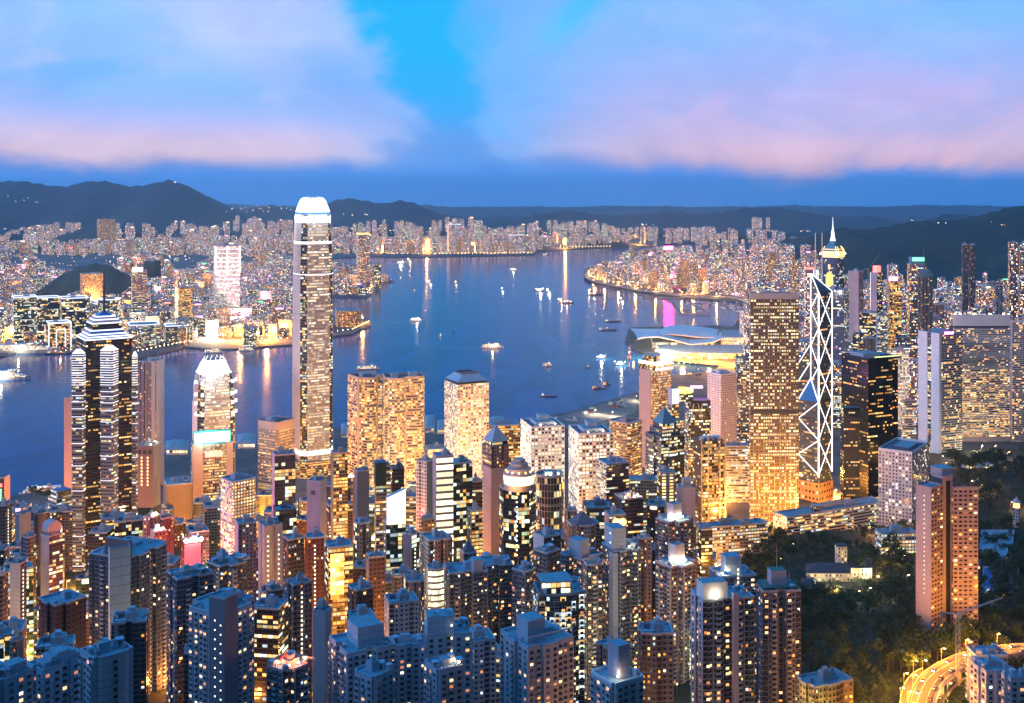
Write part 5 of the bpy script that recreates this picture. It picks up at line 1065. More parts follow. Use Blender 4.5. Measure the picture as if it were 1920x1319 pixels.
def extras(t, k):
    R = t.R
    if k == 'net': t.boxp('scaffold_net', -.04, 1.04, -.03, 1.03, t.zb, (t.zt - t.zb) * .44, S['net_green']); [t.panel('roof_recess', 'l', .12 + .3 * i, .32 + .3 * i, t.zt - 9, t.zt - 4, CONC_D, out=-.2) for i in range(3)]; stairlights(t, 'l', .35, t.zt - 45, t.zt - 14, 9, 'w', 1.6, 2); stairlights(t, 'l', .7, t.zt - 45, t.zt - 14, 9, 'w', 1.6, 2); roof_lights(t, R, ((.1, .2), (.9, .3)), P=2500)
    elif k == 'slot': t.panel('opening', 'l', .35, .7, t.zt - 12, t.zt - 8, CONC_D, out=-.2)
    elif k == 'lamps': roof_lights(t, R, ((.2, .1), (.6, .06), (.85, .3)), P=3500, col=(1, .7, .35))
    elif k == 'greentop': t.boxp('scaffold_net', -.05, .72, -.05, .8, t.zt - 17, 21, S['net_green'], top=mat('net_roof', (.03, .12, .30), .7))
    elif k == 'slant':
        mb = MB(); P = t.rect(.05, .98, .0, .5); mb.face([(*P[0], t.zt), (*P[1], t.zt), (*P[1], t.zt + 28), (*P[0], t.zt + 22)], lamp_mat('floodlit_glow', (1, .90, .52), 2.4, True)); mb.face([(*P[1], t.zt), (*P[2], t.zt), (*P[2], t.zt + 28), (*P[1], t.zt + 28)], WHITE); mb.face([(*P[3], t.zt), (*P[0], t.zt), (*P[0], t.zt + 22), (*P[3], t.zt + 22)], WHITE); mb.face([(*P[0], t.zt + 22), (*P[1], t.zt + 28), (*P[2], t.zt + 28), (*P[3], t.zt + 22)], CONC_B); mb.build('slanted_crown', t.root)  # front of the crown emits by itself in place of floodlight on it
        roof_lights(t, R, ((.1, -.02), (.35, -.02), (.65, -.02), (.9, -.02)), P=3000); stairlights(t, 'l', .5, t.zb + 10, t.zt - 8, 18)
    elif k == 'orangesign':
        for a in (.42, .78): n = t.normal('r'); p = Vector(t.p3(a, 0, t.zt - 6)) + n * .6; mb = MB(); mb.bar(p, p + n * .7, 3.4, lamp_mat('sign_orange', (1, .55, .10), 7, True), 16); mb.build('round_sign', t.root)
    elif k == 'emblem':
        t.boxp('lift_overrun', .25, .78, .1, .6, t.zt, 9, CONC_B)
        for a0, a1, z0, z1 in ((.35, .38, 2, 7), (.64, .67, 2, 7), (.38, .64, 4.2, 4.9), (.5, .52, 2, 7)):
            n = t.normal('r'); A = Vector(t.p3(a0, .1, 0)); B = Vector(t.p3(a1, .1, 0)); mb = MB(); mb.prism([(A + n * .25).to_2d()[:], (B + n * .25).to_2d()[:], B.to_2d()[:], A.to_2d()[:]], t.zt + z0, t.zt + z1, CONC_D, CONC_D); mb.build('emblem_stroke', t.root)
    elif k == 'redband': t.panel('light_band', 'r', 0, 1.02, t.zt - 22, t.zt - 17, SIGN_RED, out=.6)
    elif k == 'redsign': t.boxp('box_sign', .2, .9, .2, .8, t.zt, 15, SIGN_RED, top=SIGN_RED); t.panel('edge_light', 'l', .96, 1.0, t.zb, t.zt, NEON_W, out=.3)
    elif k == 'greensign': t.boxp('crown', .1, .9, .1, .9, t.zt, 16, TEAL); t.panel('green_sign', 'r', .15, .85, t.zt + 7, t.zt + 15, SIGN_GRN, out=-1); kit(t, 'antenna', .9, .5, t.zt, 4)
    elif k == 'tealcrown': t.ring('crown_rim', [(.5 + (a - .5) * 1.12, .5 + (b - .5) * 1.12) for a, b in FOOT['round']], t.zt - 3, t.zt + 3, TEAL, .9); t.shaft('crown_drum', [(.5 + (a - .5) * .7, .5 + (b - .5) * .7) for a, b in FOOT['round']], t.zt, t.zt + 11, TEAL, None, TEAL)
    elif k == 'pinksign': t.panel('rooftop_sign', 'r', .0, .7, t.zt + .5, t.zt + 10, L_PINK, out=-2); t.panel('rooftop_sign', 'l', .2, .7, t.zt + .5, t.zt + 8, L_RED, out=-2)
    elif k == 'greenscreen': [t.panel('green_screen', 'l', .12 + .3 * 0, .95, t.zt - 27 + 3.1 * i, t.zt - 25 + 3.1 * i, SIGN_GRN, out=.4) for i in range(5)]; t.panel('red_sign', 'l', .1, .6, t.zt - 10, t.zt - 6, SIGN_RED, out=.4)
    elif k == 'stepped': t.shaft('upper_terrace', [(.12, .1), (.92, .1), (.92, .9), (.12, .9)], t.zt, t.zt + 9, 'rib_white', 'rib_blue', mat('roof_blue', (.06, .20, .42), .6)); t.ring('lower_terrace', [(-.14, -.14), (1.1, -.14), (1.1, 1.1), (-.14, 1.1)], t.zb, t.zt - 26, S['rib_blue'], .8)
    elif k == 'stair': stairlights(t, 'r', .45, t.zb + 8, t.zt - 6, min(30, int((t.zt - t.zb) / 3.4)), 'c', 1.0, 1.2)
    elif k == 'stair2': n = min(16, int((t.zt - t.zb) / 4)); stairlights(t, 'r', .36, t.zt - 4 * n, t.zt - 12, n, 'w', 1.2, 1.2); stairlights(t, 'r', .50, t.zt - 4 * n + 1.7, t.zt - 10, n, 'w', 1.2, 1.2)
    elif k == 'dots': [stairlights(t, 'r', a, t.zb + 8, t.zt - 8, 24, 'c', .9, 1.0) for a in (.2, .78)]
    elif k == 'goldfoot': glow('wall_light', Vector(t.p3(.6, -.25, t.zb + 14)) - t.root.location, 26000, (1, .55, .12), 2, t.root)
    elif k == 'drum': n = t.normal('r'); p = Vector(t.p3(.5, .12, t.zt + 6)); mb = MB(); mb.bar(p, p - n * t.d * .75, t.w * .5, CONC_L, 26); mb.build('roof_drum', t.root); t.panel('oval_sign', 'r', 1.0, 1.1, t.zt - 4, t.zt + 6, SIGN_W, out=-4)
    elif k == 'redrow':
        for i in range(4): p = t.p(.1 + .27 * i, -.03); mb = MB(); mb.lathe((*p, t.zt + 2.5), [(.01, -2.2), (2.2, 0), (.01, 2.2)], lamp_mat('lamp_whitehot', (1, .80, .72), 16, True), 10); mb.build('roof_globe', t.root)
        t.panel('red_banner', 'r', .0, .9, t.zt - 22, t.zt - 1, lamp_mat('red_glow', (1, .02, .04), .9), out=.3)
        glow('red_lamp', (0, -16, t.zt + 6 - t.zb), 30000, (1, .08, .10), 3, t.root); glow('red_lamp', (-14, -20, t.zt - 20 - t.zb), 22000, (1, .10, .12), 3, t.root)
    elif k == 'blaze': t.panel('glow_reflection', 'r', .08, .62, t.zt - 38, t.zt - 4, facade('blaze', (.4, .2, .05), glass=(.5, .3, .1), lit=.8, pal=[(0, (1, .45, .06)), (.4, (1, .68, .18)), (.8, (1, .86, .45))], ww=.98, wh=.95, es=3.2), out=.2, th=.2)  # emissive panel paints the gold light reflected in the dark glass
    elif k == 'gable': c = t.c; P = t.rect(.1, .9, .1, .9); mb = MB(); mb.prism(P, t.zt, t.zt + 9, CONC_D, CONC_D, poly2=[(c[0] + (p[0] - c[0]) * .15, c[1] + (p[1] - c[1]) * .15) for p in P]); mb.build('gable_roof', t.root)
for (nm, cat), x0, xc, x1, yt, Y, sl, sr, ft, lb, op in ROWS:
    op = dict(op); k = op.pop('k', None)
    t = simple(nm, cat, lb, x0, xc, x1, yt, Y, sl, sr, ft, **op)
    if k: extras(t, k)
# ---------------------------------------------------------------- the nearest apartment towers
def ledges(t, foot, z0, z1, m, fl=3.1, sc=1.008):
    mb = MB(); P = t.poly(foot); c = t.c; Q = [(c[0] + (p[0] - c[0]) * sc, c[1] + (p[1] - c[1]) * sc) for p in P]; z = z1 - fl
    while z > max(z0, 60): mb.ring(Q, .985, z, z + .22, m); z -= fl
    tag(sub(mb, 'floor_ledge', t.root, t.root), kind='stuff')
def flats(label, x0, xc, x1, yt, Y, skin, foot='slots', asp=1.0, lit=.16, par=CONC_B, boxes=2, small=10, extra=(), zb=None, bay=3.6, cat=AT, roof=ROOF, pm=None, led=True, sl=None, limit=100, fl=3.1):
    t = T(x0, xc, x1, yt, Y, asp, zb); R = t.R = random.Random(int(x0 * 3 + yt)); t.start(cat[0], label, cat[1])
    t.shaft('wall', foot, t.zb, t.zt, sl or skin, skin, roof, 3.2, 3.1); rooftop(t, R, None, foot, par, 1.3, boxes, pm or par, small, extra)
    windows(t, t.poly(foot), R, t.zb + 2, t.zt - .6, bay, fl, lit, limit, bm=S['blank_white'] if R.random() < .3 else S[skin])
    if limit >= 80: balconies(t, t.poly(foot), R, t.zb + 2, t.zt - 4, bay, fl, par, 60)
    if led: ledges(t, foot, t.zb, t.zt, par, fl)
    return t
def foreground():
    D = 'satellite_dish'
    t = flats('dark tower with a tall blank blue-white slab on its front at lower left', 166, 240, 313, 1050, 800, 'blank_dark', 'tall_bay', .8, .10, CONC_B, bay=4.4)
    t.boxp('lift_shaft', .02, .10, .0, .6, t.zt - 1, 14, CONC_D)
    u = T(203, 206, 245, 1032, 785, .35); u.root = t.root; u.shaft('blank_slab', 'box', t.zb, u.zt, 'blank_blue', 'blank_blue', ROOF, 6, 6.2); u.ring('parapet', 'box', u.zt, u.zt + 1.2, CONC_B)
    t = flats('blue-white flats with a grey stair core dotted with white lights at lower left', 340, 415, 492, 1158, 640, 'blank_blue', 'cross', 1.0, .26, CONC_B, boxes=1, extra=((D, .4, .5, 0, 1.6), (D, .7, .3, 0, 1.2)))
    u = T(392, 421, 446, 1126, 606, 1.0); u.root = t.root; u.shaft('stair_core', 'box', t.zb, u.zt, 'blank_grey', 'blank_grey', ROOF, 6, 6); u.ring('parapet', 'box', u.zt, u.zt + 1.2, CONC_B); kit(u, D, .6, .5, u.zt, 1.6); stairlights(u, 'l', .62, t.zb + 20, u.zt - 12, 18, 'c', .6, .7); stairlights(u, 'l', .25, t.zb + 20, u.zt - 14, 18, 'c', .6, .7)
    t = flats('light blue terraced flats with a large dish in the bottom left corner', -60, -20, 62, 1288, 505, 'blank_blue', 'steps', .8, .18, CONC_B, boxes=2, small=6, extra=((D, .5, .2, 0, 2.0),))
    t.boxp('penthouse', .5, .9, .1, .5, t.zt, 5, CONC_B)
    t = flats('blue flats with an arched roof between the two lower left corner blocks', 50, 80, 168, 1262, 530, 'blank_blue', 'slots', .6, .18, CONC_B, boxes=1, small=5, extra=((D, .35, .2, 0, 1.6),))
    for i in range(6): t.boxp('arched_roof', .1 + .13 * i, .23 + .13 * i, .15, .7, t.zt, 2 + 4 * math.sin((i + .5) / 6 * math.pi), CONC_B)
    t = flats('curved-front flats with a stepped blue roof terrace in the bottom left corner', 150, 175, 250, 1240, 505, 'blank_blue', 'bow', .8, .15, CONC_B, boxes=2, extra=((D, .5, .6, 3, 1.0),))
    t = flats('pale flats topped by an orange-lit gabled terrace near the bottom', 490, 540, 592, 1265, 600, 'apt_lilac', 'cross', 1.0, .14, CONC_P, boxes=1)
    P = t.rect(.30, .72, .3, .8); mb = MB(); c = t.c; mb.prism(P, t.zt, t.zt + 6, mat('terrace_red', (.40, .10, .05), .7), CONC_P, poly2=[(c[0] + (p[0] - c[0]) * .2, c[1] + (p[1] - c[1]) * .2) for p in P]); mb.build('gable_roof', t.root); roof_lights(t, t.R, ((.22, .2), (.5, .14), (.8, .2), (.2, .55)), P=2600, col=(1, .22, .04))
    t = flats('big blank roof block on the left wing of the long blue complex at bottom centre', 617, 650, 742, 1230, 600, 'blank_blue', 'slots', 1.0, .16, CONC_B, boxes=0, small=5)
    t.boxp('roof_block', .30, .82, .2, .8, t.zt, 11, S['blank_blue']); stairlights(t, 'r', .48, t.zt - 60, t.zt - 3, 14, 'c', .7, .9); stairlights(t, 'r', .94, t.zt - 60, t.zt - 3, 12, 'w', .7, .9)
    flats('small flats with a pergola roof before the left wing of the long complex', 662, 700, 741, 1275, 560, 'blank_blue', 'notch', 1.0, .12, CONC_B, boxes=1, small=3)
    flats('recessed blue middle wing of the long complex at bottom centre', 730, 734, 800, 1215, 650, 'blank_blue', 'slots', .7, .12, CONC_B, boxes=2)
    t = flats('taller right wing of the long blue complex, with two dishes on its block', 795, 800, 885, 1195, 620, 'blank_blue', 'slots', .8, .12, CONC_B, boxes=0, small=4)
    t.boxp('roof_block', .02, .62, .1, .7, t.zt, 10, S['blank_blue']); kit(t, D, .2, .2, t.zt + 10, 1.2); kit(t, D, .5, .3, t.zt + 10, 1.2); stairlights(t, 'r', .55, t.zt - 50, t.zt + 5, 9, 'c', .9, 1.1)
    t = flats('low blue flats with an orange roof garden blaze at bottom centre', 795, 820, 872, 1262, 565, 'blank_blue', 'notch', 1.0, .12, CONC_B, boxes=1); roof_lights(t, t.R, ((.82, .1), (.75, .3)), P=1200, col=(1, .4, .08))
    t = flats('grey-blue flats with rows of balconies behind the long blue complex', 832, 842, 915, 1078, 830, 'apt_blue', 'slots', .8, .14, CONC_B, extra=((D, .6, .3, 5, 1.3),), limit=80)
    t.boxp('lift_block', .62, .86, .0, .4, t.zt, 9, CONC_B)
    flats('dark-fronted grey flats with a domed amber roof pavilion behind', 888, 896, 962, 1064, 860, 'apt_dark', 'slots', .8, .16, CONC_B, limit=70)
    t = simple('roof_pavilion', 'pavilion', 'small domed pavilion glowing amber on a roof left of the black glass dome tower', 898, 900, 926, 1052, 900, 'apt_orange', None, 'box', roof=CONC_D, boxes=0, small=0, ph=0, zb=zat(1075, 900)); mb = MB(); mb.lathe((*t.c, t.zt), [(5.2, 0), (4.6, 2.4), (2.8, 4.4), (.1, 5.2)], CONC_L, 20); mb.build('dome', t.root); roof_lights(t, t.R, ((.1, -.1), (.5, -.1), (.9, -.1)), z=t.zb, P=1500, col=(1, .5, .12))
    t = flats('blue-white flats with a roof frame and wrap-round balconies at bottom centre', 938, 990, 1076, 1218, 600, 'blank_white', 'steps', 1.0, .20, CONC_B, boxes=1, small=3)
    t.boxp('roof_block', .12, .5, .2, .6, t.zt, 12, CONC_B); 
    for a in (.05, .3, .55, .8, .98): mb = MB(); p = t.p(a, .03); mb.box((*p, t.zt), .5, .5, 5, CONC_B); mb.build('roof_frame_post', t.root)
    t.panel('roof_frame_beam', 'r', .03, 1.0, t.zt + 5, t.zt + 5.8, CONC_B, out=-1.2)
    t = flats('curved dark green glass flats with stepped planted roofs at centre', 1000, 1012, 1096, 1118, 700, 'glass_green', 'bow', .8, .06, mat('fascia_blue', (.16, .24, .30), .6), boxes=2, bay=5)
    t.boxp('penthouse', .06, .70, .1, .8, t.zt, 7, S['glass_green']); t.boxp('roof_slab', .05, .74, .05, .8, t.zt + 7, 1, CONC_B)
    t = flats('grey flats with a tall blank block and hedged roof left of the slim blue tower', 960, 985, 1005, 1075, 760, 'apt_grey', 'box', 1.0, .14, CONC_B, limit=60)
    t = flats('slate block with a dish on its flat blue roof, beside the curved green glass', 1000, 1026, 1050, 1040, 830, 'apt_dark', 'box', 1.0, .05, CONC_B, boxes=0, extra=((D, .55, .4, 0, 2.0),), limit=60)
    t = flats('blue-grey flats with amber windows stepping down behind the curved green glass', 1050, 1092, 1130, 1052, 840, 'apt_blue', 'slots', 1.0, .22, CONC_B, limit=90)
    t.boxp('roof_block', .1, .5, .15, .7, t.zt, 13, CONC_B)
    t = flats('tallest slim blue tower at centre with a blank lift block and a rooftop pool', 1128, 1150, 1202, 1036, 850, 'apt_blue', 'tall_bay', 1.0, .22, CONC_B, boxes=0)
    t.boxp('roof_block', .0, .48, .05, .7, t.zt, 17, S['blank_blue']); roof_lights(t, t.R, ((.62, .1),), P=2200); stairlights(t, 'l', .25, t.zt - 2, t.zt + 12, 3, 'c', 1, 1.2)
    t.boxp('blank_pier', -.03, .16, -.03, .3, t.zb, t.zt - t.zb - .5, S['blank_blue'])
    flats('brown-windowed grey flats close against the slim blue tower', 1094, 1100, 1130, 1062, 800, 'apt_grey', 'box', .8, .30, CONC_B, limit=90)
    for x0, xc, x1, yt, Y, lb in ((1221, 1262, 1308, 985, 1000, 'upper of two pinkish brown flats with floodlit cross-shaped roofs'), (1221, 1268, 1316, 1070, 830, 'lower and nearer of two pinkish brown flats with floodlit cross-shaped roofs')):
        t = flats(lb, x0, xc, x1, yt, Y, 'apt_pink', 'cross', 1.0, .14, CONC_L, boxes=0, small=2, limit=100)
        t.boxp('roof_block', .34, .66, .34, .66, t.zt, 13, CONC_L); t.ring('parapet', [(.34, .34), (.66, .34), (.66, .66), (.34, .66)], t.zt + 13, t.zt + 14.2, CONC); roof_lights(t, t.R, ((.5, .28), (.36, .28), (.66, .3), (.28, .5), (.29, .36)), P=1500)
        for dz in (14, 46): t.ring('stone_band', [(.5 + (a - .5) * 1.012, .5 + (b - .5) * 1.012) for a, b in FOOT['cross']], t.zt - dz, t.zt - dz + 1.2, CONC_L, .98)
    t = flats('white-ended flats with a dotted stair column, nearest tower at lower right', 1295, 1318, 1415, 1130, 650, 'apt_grey', 'slots', .6, .26, CONC_B, boxes=0, small=3, sl='blank_white', bay=4.2)
    t.boxp('roof_block', .02, .5, .1, .6, t.zt, 10, WHITE); t.boxp('pier', .58, .68, -.05, .1, t.zb, t.zt - t.zb + 4, CONC_L); roof_lights(t, t.R, ((.25, -.03),), P=1500); kit(t, D, .55, .3, t.zt + 10, 1.8)
    t = flats('taller grey flats with a white-dotted stair line behind the white-ended tower', 1330, 1350, 1418, 1085, 700, 'apt_grey', 'slots', .8, .24, CONC_B, boxes=0, small=3)
    t.boxp('roof_block', .2, .62, .1, .6, t.zt, 12, CONC_B); stairlights(t, 'r', .5, t.zb + 20, t.zt + 4, 34, 'c', .8, 1.1); roof_lights(t, t.R, ((.1, .1), (.2, .05)), P=1500)
    t = flats('grey flats with green tiled roofs right of the white-ended tower', 1412, 1430, 1502, 1112, 690, 'apt_lilac', 'slots', .8, .18, CONC_L, boxes=1, roof=ROOF_G)
    t.boxp('green_roof', .06, .96, .1, .9, t.zt + 1.3, 1, ROOF_G, top=ROOF_G); t.boxp('roof_block', .3, .7, .3, .7, t.zt + 2, 9, CONC_L, top=ROOF_G); kit(t, 'antenna', .5, .5, t.zt + 11, 1.6)
    t = flats('small white house block with a ribbed tower at bottom right of centre', 1105, 1150, 1210, 1288, 545, 'blank_white', 'notch', 1.0, .2, WHITE, boxes=1, small=2); t.boxp('ribbed_tower', .35, .70, .25, .7, t.zt, 16, S['blank_lilac']); roof_lights(t, t.R, ((.3, .2),), P=900)
    flats('slender red-brown flats behind the small white house block', 1118, 1138, 1165, 1218, 640, 'apt_pink', 'slots', 1.0, .16, CONC_B, limit=60)
    t = simple('commercial_block', 'commercial building', 'floodlit yellow low block with flat blue roofs at lower right', 1494, 1528, 1600, 1292, 640, 'apt_cream', 'apt_cream', 'steps', asp=.6, boxes=3); glow('wall_light', Vector(t.p3(.1, -.5, t.zt - 8)) - t.root.location, 5000, (1, .62, .12), 1, t.root); glow('wall_light', Vector(t.p3(-.3, .3, t.zt - 6)) - t.root.location, 5000, (1, .62, .12), 1, t.root)
    flats('white terraced flats with blue roofs left of the bottom right corner', 1818, 1850, 1900, 1262, 650, 'blank_white', 'steps', 1.0, .2, CONC_B, boxes=3)
    flats('pale flats with amber windows in the bottom right corner', 1880, 1895, 1990, 1275, 610, 'blank_white', 'steps', .8, .3, CONC_B, boxes=3)
    flats('flat grey house block behind the terraced white flats at lower right', 1812, 1830, 1890, 1232, 720, 'blank_grey', 'box', .8, .1, CONC_B, boxes=2, limit=30)
    t = flats('dark flats under green roof scaffolding beside the blue-white stair core', 312, 332, 400, 1090, 720, 'apt_dark', 'slots', .9, .14, CONC_B, boxes=2, extra=((D, .7, .2, 0, 2.0),), limit=80)
    for a0, b0, a1, b1 in ((.05, .1, .9, .12), (.9, .1, .95, .9), (.3, .1, .6, .9)): mb = MB(); mb.bar(t.p3(a0, b0, t.zt + 4), t.p3(a1, b1, t.zt + 6), .35, YELLOWP); mb.build('scaffold_beam', t.root)
    t = flats('dark cluttered block with a black pyramid top behind the blue-white stair core', 380, 420, 478, 1068, 800, 'apt_dark', 'cross', 1.0, .12, CONC_B, boxes=2, extra=((D, .3, .4, 0, 2.4), (D, .6, .1, 0, 2.8)), limit=60)
foreground()
# ---------------------------------------------------------------- the rest of the city: simple blocks, each a thing
VARM = {}
def block_mesh(skin, foot, w, d, floors, fl=3.1, top=None):
    key = (skin, foot, w, d, floors, top)
    if key in VARM: return VARM[key]
    mb = MB(); P = [((a - .5) * w, (b - .5) * d) for a, b in FOOT[foot]]; h = floors * fl
    mb.prism(P, -3, h, S[skin], ROOF, 3.4, fl); k = sum(map(ord, skin)) % 3
    mb.box((w * .06, 0, h), w * .34, d * .38, 4.5, CONC, 0, ROOF); mb.box((-w * .28, d * .18, h), w * .18, d * .2, 2.6, CONC_D); mb.ring(P, .93, h, h + 1.3, CONC); mb.box((w * .06, 0, h + 4.5), w * .16, d * .2, 2.2, CONC_B)
    for i in range(4): mb.box((w * (-.36 + .2 * i), -d * .33, h), 2.2, 1.8, 1.6, STEEL)
    if top: mb.box((w * (.05 if k else -.12), -d * .5 - .3, h - 2.5), w * (.5 if k == 1 else .36), .8, 3.6 if top != L_WHT else 1.8, top)
    me = mb.mesh('block'); VARM[key] = me; return me
PLACED = [(x, y, r) for x, y, r in FOOTPRINTS]
def free(x, y, r, pad=0, lst=None):
    return all((x - a) ** 2 + (y - b) ** 2 > (r + c + pad) ** 2 * .72 for a, b, c in (PLACED if lst is None else lst))
QUEUE = []
def fill(zone, n, pxr, yr, hfun, skins, kinds, poly, R, ylim=None, wr=(18, 34), zf=None, place='', tops=(), rot=None, tp=.1, foots=('box', 'slots', 'cross', 'box'), px_bias=None):
    k = tries = 0
    while k < n and tries < n * 60:
        tries += 1; Y = yr[0] + (yr[1] - yr[0]) * R.random() ** .8; px = R.uniform(*pxr); p = at(px, Y); x, y = p.x, p.y
        if poly is not None and not all(inside((x + a, y + b), poly) for a, b in ((-22, -22), (22, -22), (22, 22), (-22, 22))): continue
        w, d_ = 2 * round(R.uniform(*wr) / 2), 2 * round(R.uniform(*wr) / 2); r = max(w, d_) * .6
        if not free(x, y, r): continue
        z = zf(x, y) if zf else gz(x, y); h = hfun(px, Y, R)
        if ylim:
            lim = zat(interp(px, ylim), Y) - z
            if lim < 14: continue
            h = min(h, lim * R.uniform(.86, 1.0))
        floors = max(4, 3 * round(h / 9.3)); skin = R.choice(skins); foot = R.choice(foots); top = R.choice(tops) if tops and R.random() < tp else None
        PLACED.append((x, y, r)); k += 1
        QUEUE.append(dict(zone=zone, px=px, x=x, y=y, z=z, w=w, d=d_, fl=floors, skin=skin, foot=foot, top=top, kind=R.choice(kinds), place=place, rot=(R.uniform(-.3, .3) if rot is None else rot + R.uniform(-.06, .06)) - math.atan2(x, y) * .6))
TONE = {'lilac': 'lilac', 'white': 'whitish', 'rose': 'rosy', 'grey': 'grey', 'beige': 'beige', 'brown': 'brown', 'glass': 'dark glass', 'orange': 'orange-lit', 'dark': 'dark', 'blue': 'blue-grey', 'pink': 'pinkish', 'gold': 'gold-lit', 'cream': 'cream', 'green': 'green glass', 'teal': 'teal', 'rust': 'rust-brown', 'red': 'dark red'}
TOPN = {}
def flush():
    groups = {}
    for q in QUEUE:
        tone = TONE[[t for t in q['skin'].split('_') if t in TONE][-1]]; size = 'tall' if q['fl'] * 3.1 > 75 else ('medium' if q['fl'] * 3.1 > 40 else 'low')
        lit = ' signed' if q['top'] else ''
        groups.setdefault((q['zone'], q['kind'], size, tone, lit), []).append(q)
    for (zone, kind, size, tone, lit), L in groups.items():
        L.sort(key=lambda q: q['px']); cat = kind[1]; cnt = len(L)
        for i, q in enumerate(L):
            nm = kind[0]; me = block_mesh(q['skin'], q['foot'], q['w'], q['d'], q['fl'], 3.1, q['top'])
            o = bpy.data.objects.new(nm, me); COL.objects.link(o); o.location = (q['x'], q['y'], q['z']); o.rotation_euler = (0, 0, q['rot'])
            tag(o, (f'{ordinal(i + 1)} {size} {tone}{lit} {cat} from the left {q["place"]}' if cnt > 1 else f'only {size} {tone}{lit} {cat} {q["place"]}'), cat, q['zone'])
KA, KT, KO, KC = ('apartment_block', 'apartment block'), ('residential_tower', 'residential tower'), ('office_block', 'office building'), ('city_block', 'city building')
FAR_ = ['far_lilac', 'far_lilac', 'far_white', 'far_rose', 'far_grey', 'far_beige']; MID_ = ['mid_lilac', 'mid_white', 'mid_rose', 'mid_grey', 'mid_beige', 'mid_brown', 'glass_dark', 'far_glass']
NEON = [L_PINK, L_RED, L_WHT, SIGN_MAG, SIGN_GOLD, SIGN_BLUE, SIGN_GRN]
def fill_all():
    R = random.Random(21); hz = lambda a, b: (lambda px, Y, r: r.uniform(a, b))
    # near slopes and the streets between the landmark towers
    near = ['apt_beige', 'apt_grey', 'apt_lilac', 'apt_pink', 'apt_brown', 'apt_dark', 'apt_cream', 'apt_blue', 'apt_red', 'apt_white', 'apt_teal', 'apt_rust', 'off_dark', 'rib_grey', 'glass_green', 'glass_dark', 'rib_red', 'off_pink', 'apt_dark', 'apt_brown']
    lim_n = [(0, 985), (90, 1010), (160, 1075), (280, 1040), (340, 1030), (430, 1030), (560, 1030), (700, 1050), (800, 1080), (900, 1070), (1010, 1040), (1100, 1010), (1200, 1000), (1300, 1010), (1330, 1030), (1345, 1200)]
    fill('blocks packed on the near slope', 66, (-20, 1320), (640, 1120), hz(35, 90), near, [KT], None, R, lim_n, (14, 22), place='on the near harbour slope', foots=('slots', 'cross', 'box', 'steps'), tops=[L_WHT, L_WARM], tp=.08)
    lim_c = [(0, 945), (120, 950), (260, 965), (400, 930), (480, 920), (560, 905), (620, 905), (700, 920), (800, 900), (900, 920), (1000, 930), (1060, 930), (1160, 925), (1300, 930), (1345, 960)]
    fill('blocks in the central streets', 75, (0, 1330), (1090, 1500), hz(25, 90), near + ['off_gold', 'off_beige', 'off_white', 'rib_beige'], [KO], ISLE, R, lim_c, (16, 28), place='in the central streets', tops=NEON + [L_WHT] * 4, tp=.16)
    # right: the districts behind the diagonal-braced tower, below the dark hill
    lim_w = [(1400, 515), (1500, 490), (1540, 525), (1600, 515), (1640, 530), (1700, 500), (1760, 488), (1830, 495), (1920, 510)]
    fill('towers below the dark hill', 210, (1400, 1960), (2050, 4300), hz(60, 140), MID_ + ['far_rose', 'far_orange', 'far_beige', 'off_gold', 'apt_pink'], [KO, KT, KT], ISLE, R, lim_w, (16, 30), place='below the dark right hill', tops=NEON, tp=.3)
    fill('orange-lit flats on the right edge', 16, (1836, 1950), (2350, 2650), hz(110, 150), ['far_orange', 'far_brown', 'far_orange'], [KA], ISLE, R, [(1836, 512), (1920, 515)], (22, 30), place='massed under the right hill')
    fill('hillside flats on the right', 26, (1560, 1850), (2700, 3700), hz(80, 120), ['far_white', 'far_lilac', 'far_grey'], [KA], ISLE, R, [(1560, 500), (1680, 490), (1760, 478), (1850, 488)], (18, 26), place='on the dark right hillside')
    fill('flats at the foot of the right hill', 44, (1385, 1545), (3900, 5300), hz(110, 170), ['far_lilac', 'far_rose', 'far_beige', 'far_white', 'far_orange'], [KA], ISLE, R, [(1385, 470), (1440, 448), (1500, 452), (1545, 490)], (24, 36), zf=lambda x, y: 4 + max(0, y - 3900) * .05, place='at the right hill foot', tops=NEON, tp=.1)
    # the eastern headland across the bay
    lim_e = [(1120, 500), (1175, 470), (1200, 468), (1240, 462), (1300, 460), (1340, 450), (1400, 440), (1460, 440), (1500, 470)]
    fill('towers on the curving eastern shore', 120, (1110, 1510), (4650, 7600), hz(60, 150), FAR_ + ['far_glass', 'far_orange', 'mid_brown'], [KT, KA, KO], ISLE, R, lim_e, (22, 38), place='on the curving shore', tops=NEON, tp=.12)
    # the peninsula, left
    lim_k = [(0, 560), (100, 565), (200, 575), (260, 555), (330, 560), (420, 575), (480, 520), (545, 520)]
    fill('waterfront blocks on the left shore', 110, (-20, 545), (3080, 4700), hz(22, 70), MID_ + ['far_white', 'far_beige', 'off_white', 'far_orange', 'off_gold'], [KC], KOW, R, lim_k, (22, 46), place='behind the cruise piers', tops=NEON, tp=.25)
    lim_k2 = [(0, 470), (60, 480), (100, 505), (200, 510), (240, 470), (320, 480), (360, 500), (400, 480), (440, 470), (545, 445)]
    fill('inner blocks of the left shore', 130, (-20, 545), (4800, 7400), hz(30, 80), FAR_ + ['far_brown', 'far_orange', 'far_glass'], [KC], KOW, R, lim_k2, (26, 48), place='inland on the left shore', tops=NEON + [L_WHT] * 3, tp=.25)
    lim_k3 = [(0, 440), (40, 428), (100, 418), (150, 418), (155, 470), (205, 470), (215, 418), (275, 418), (300, 440), (330, 414), (350, 414), (365, 424), (405, 424), (430, 405), (465, 402), (500, 415), (545, 412)]
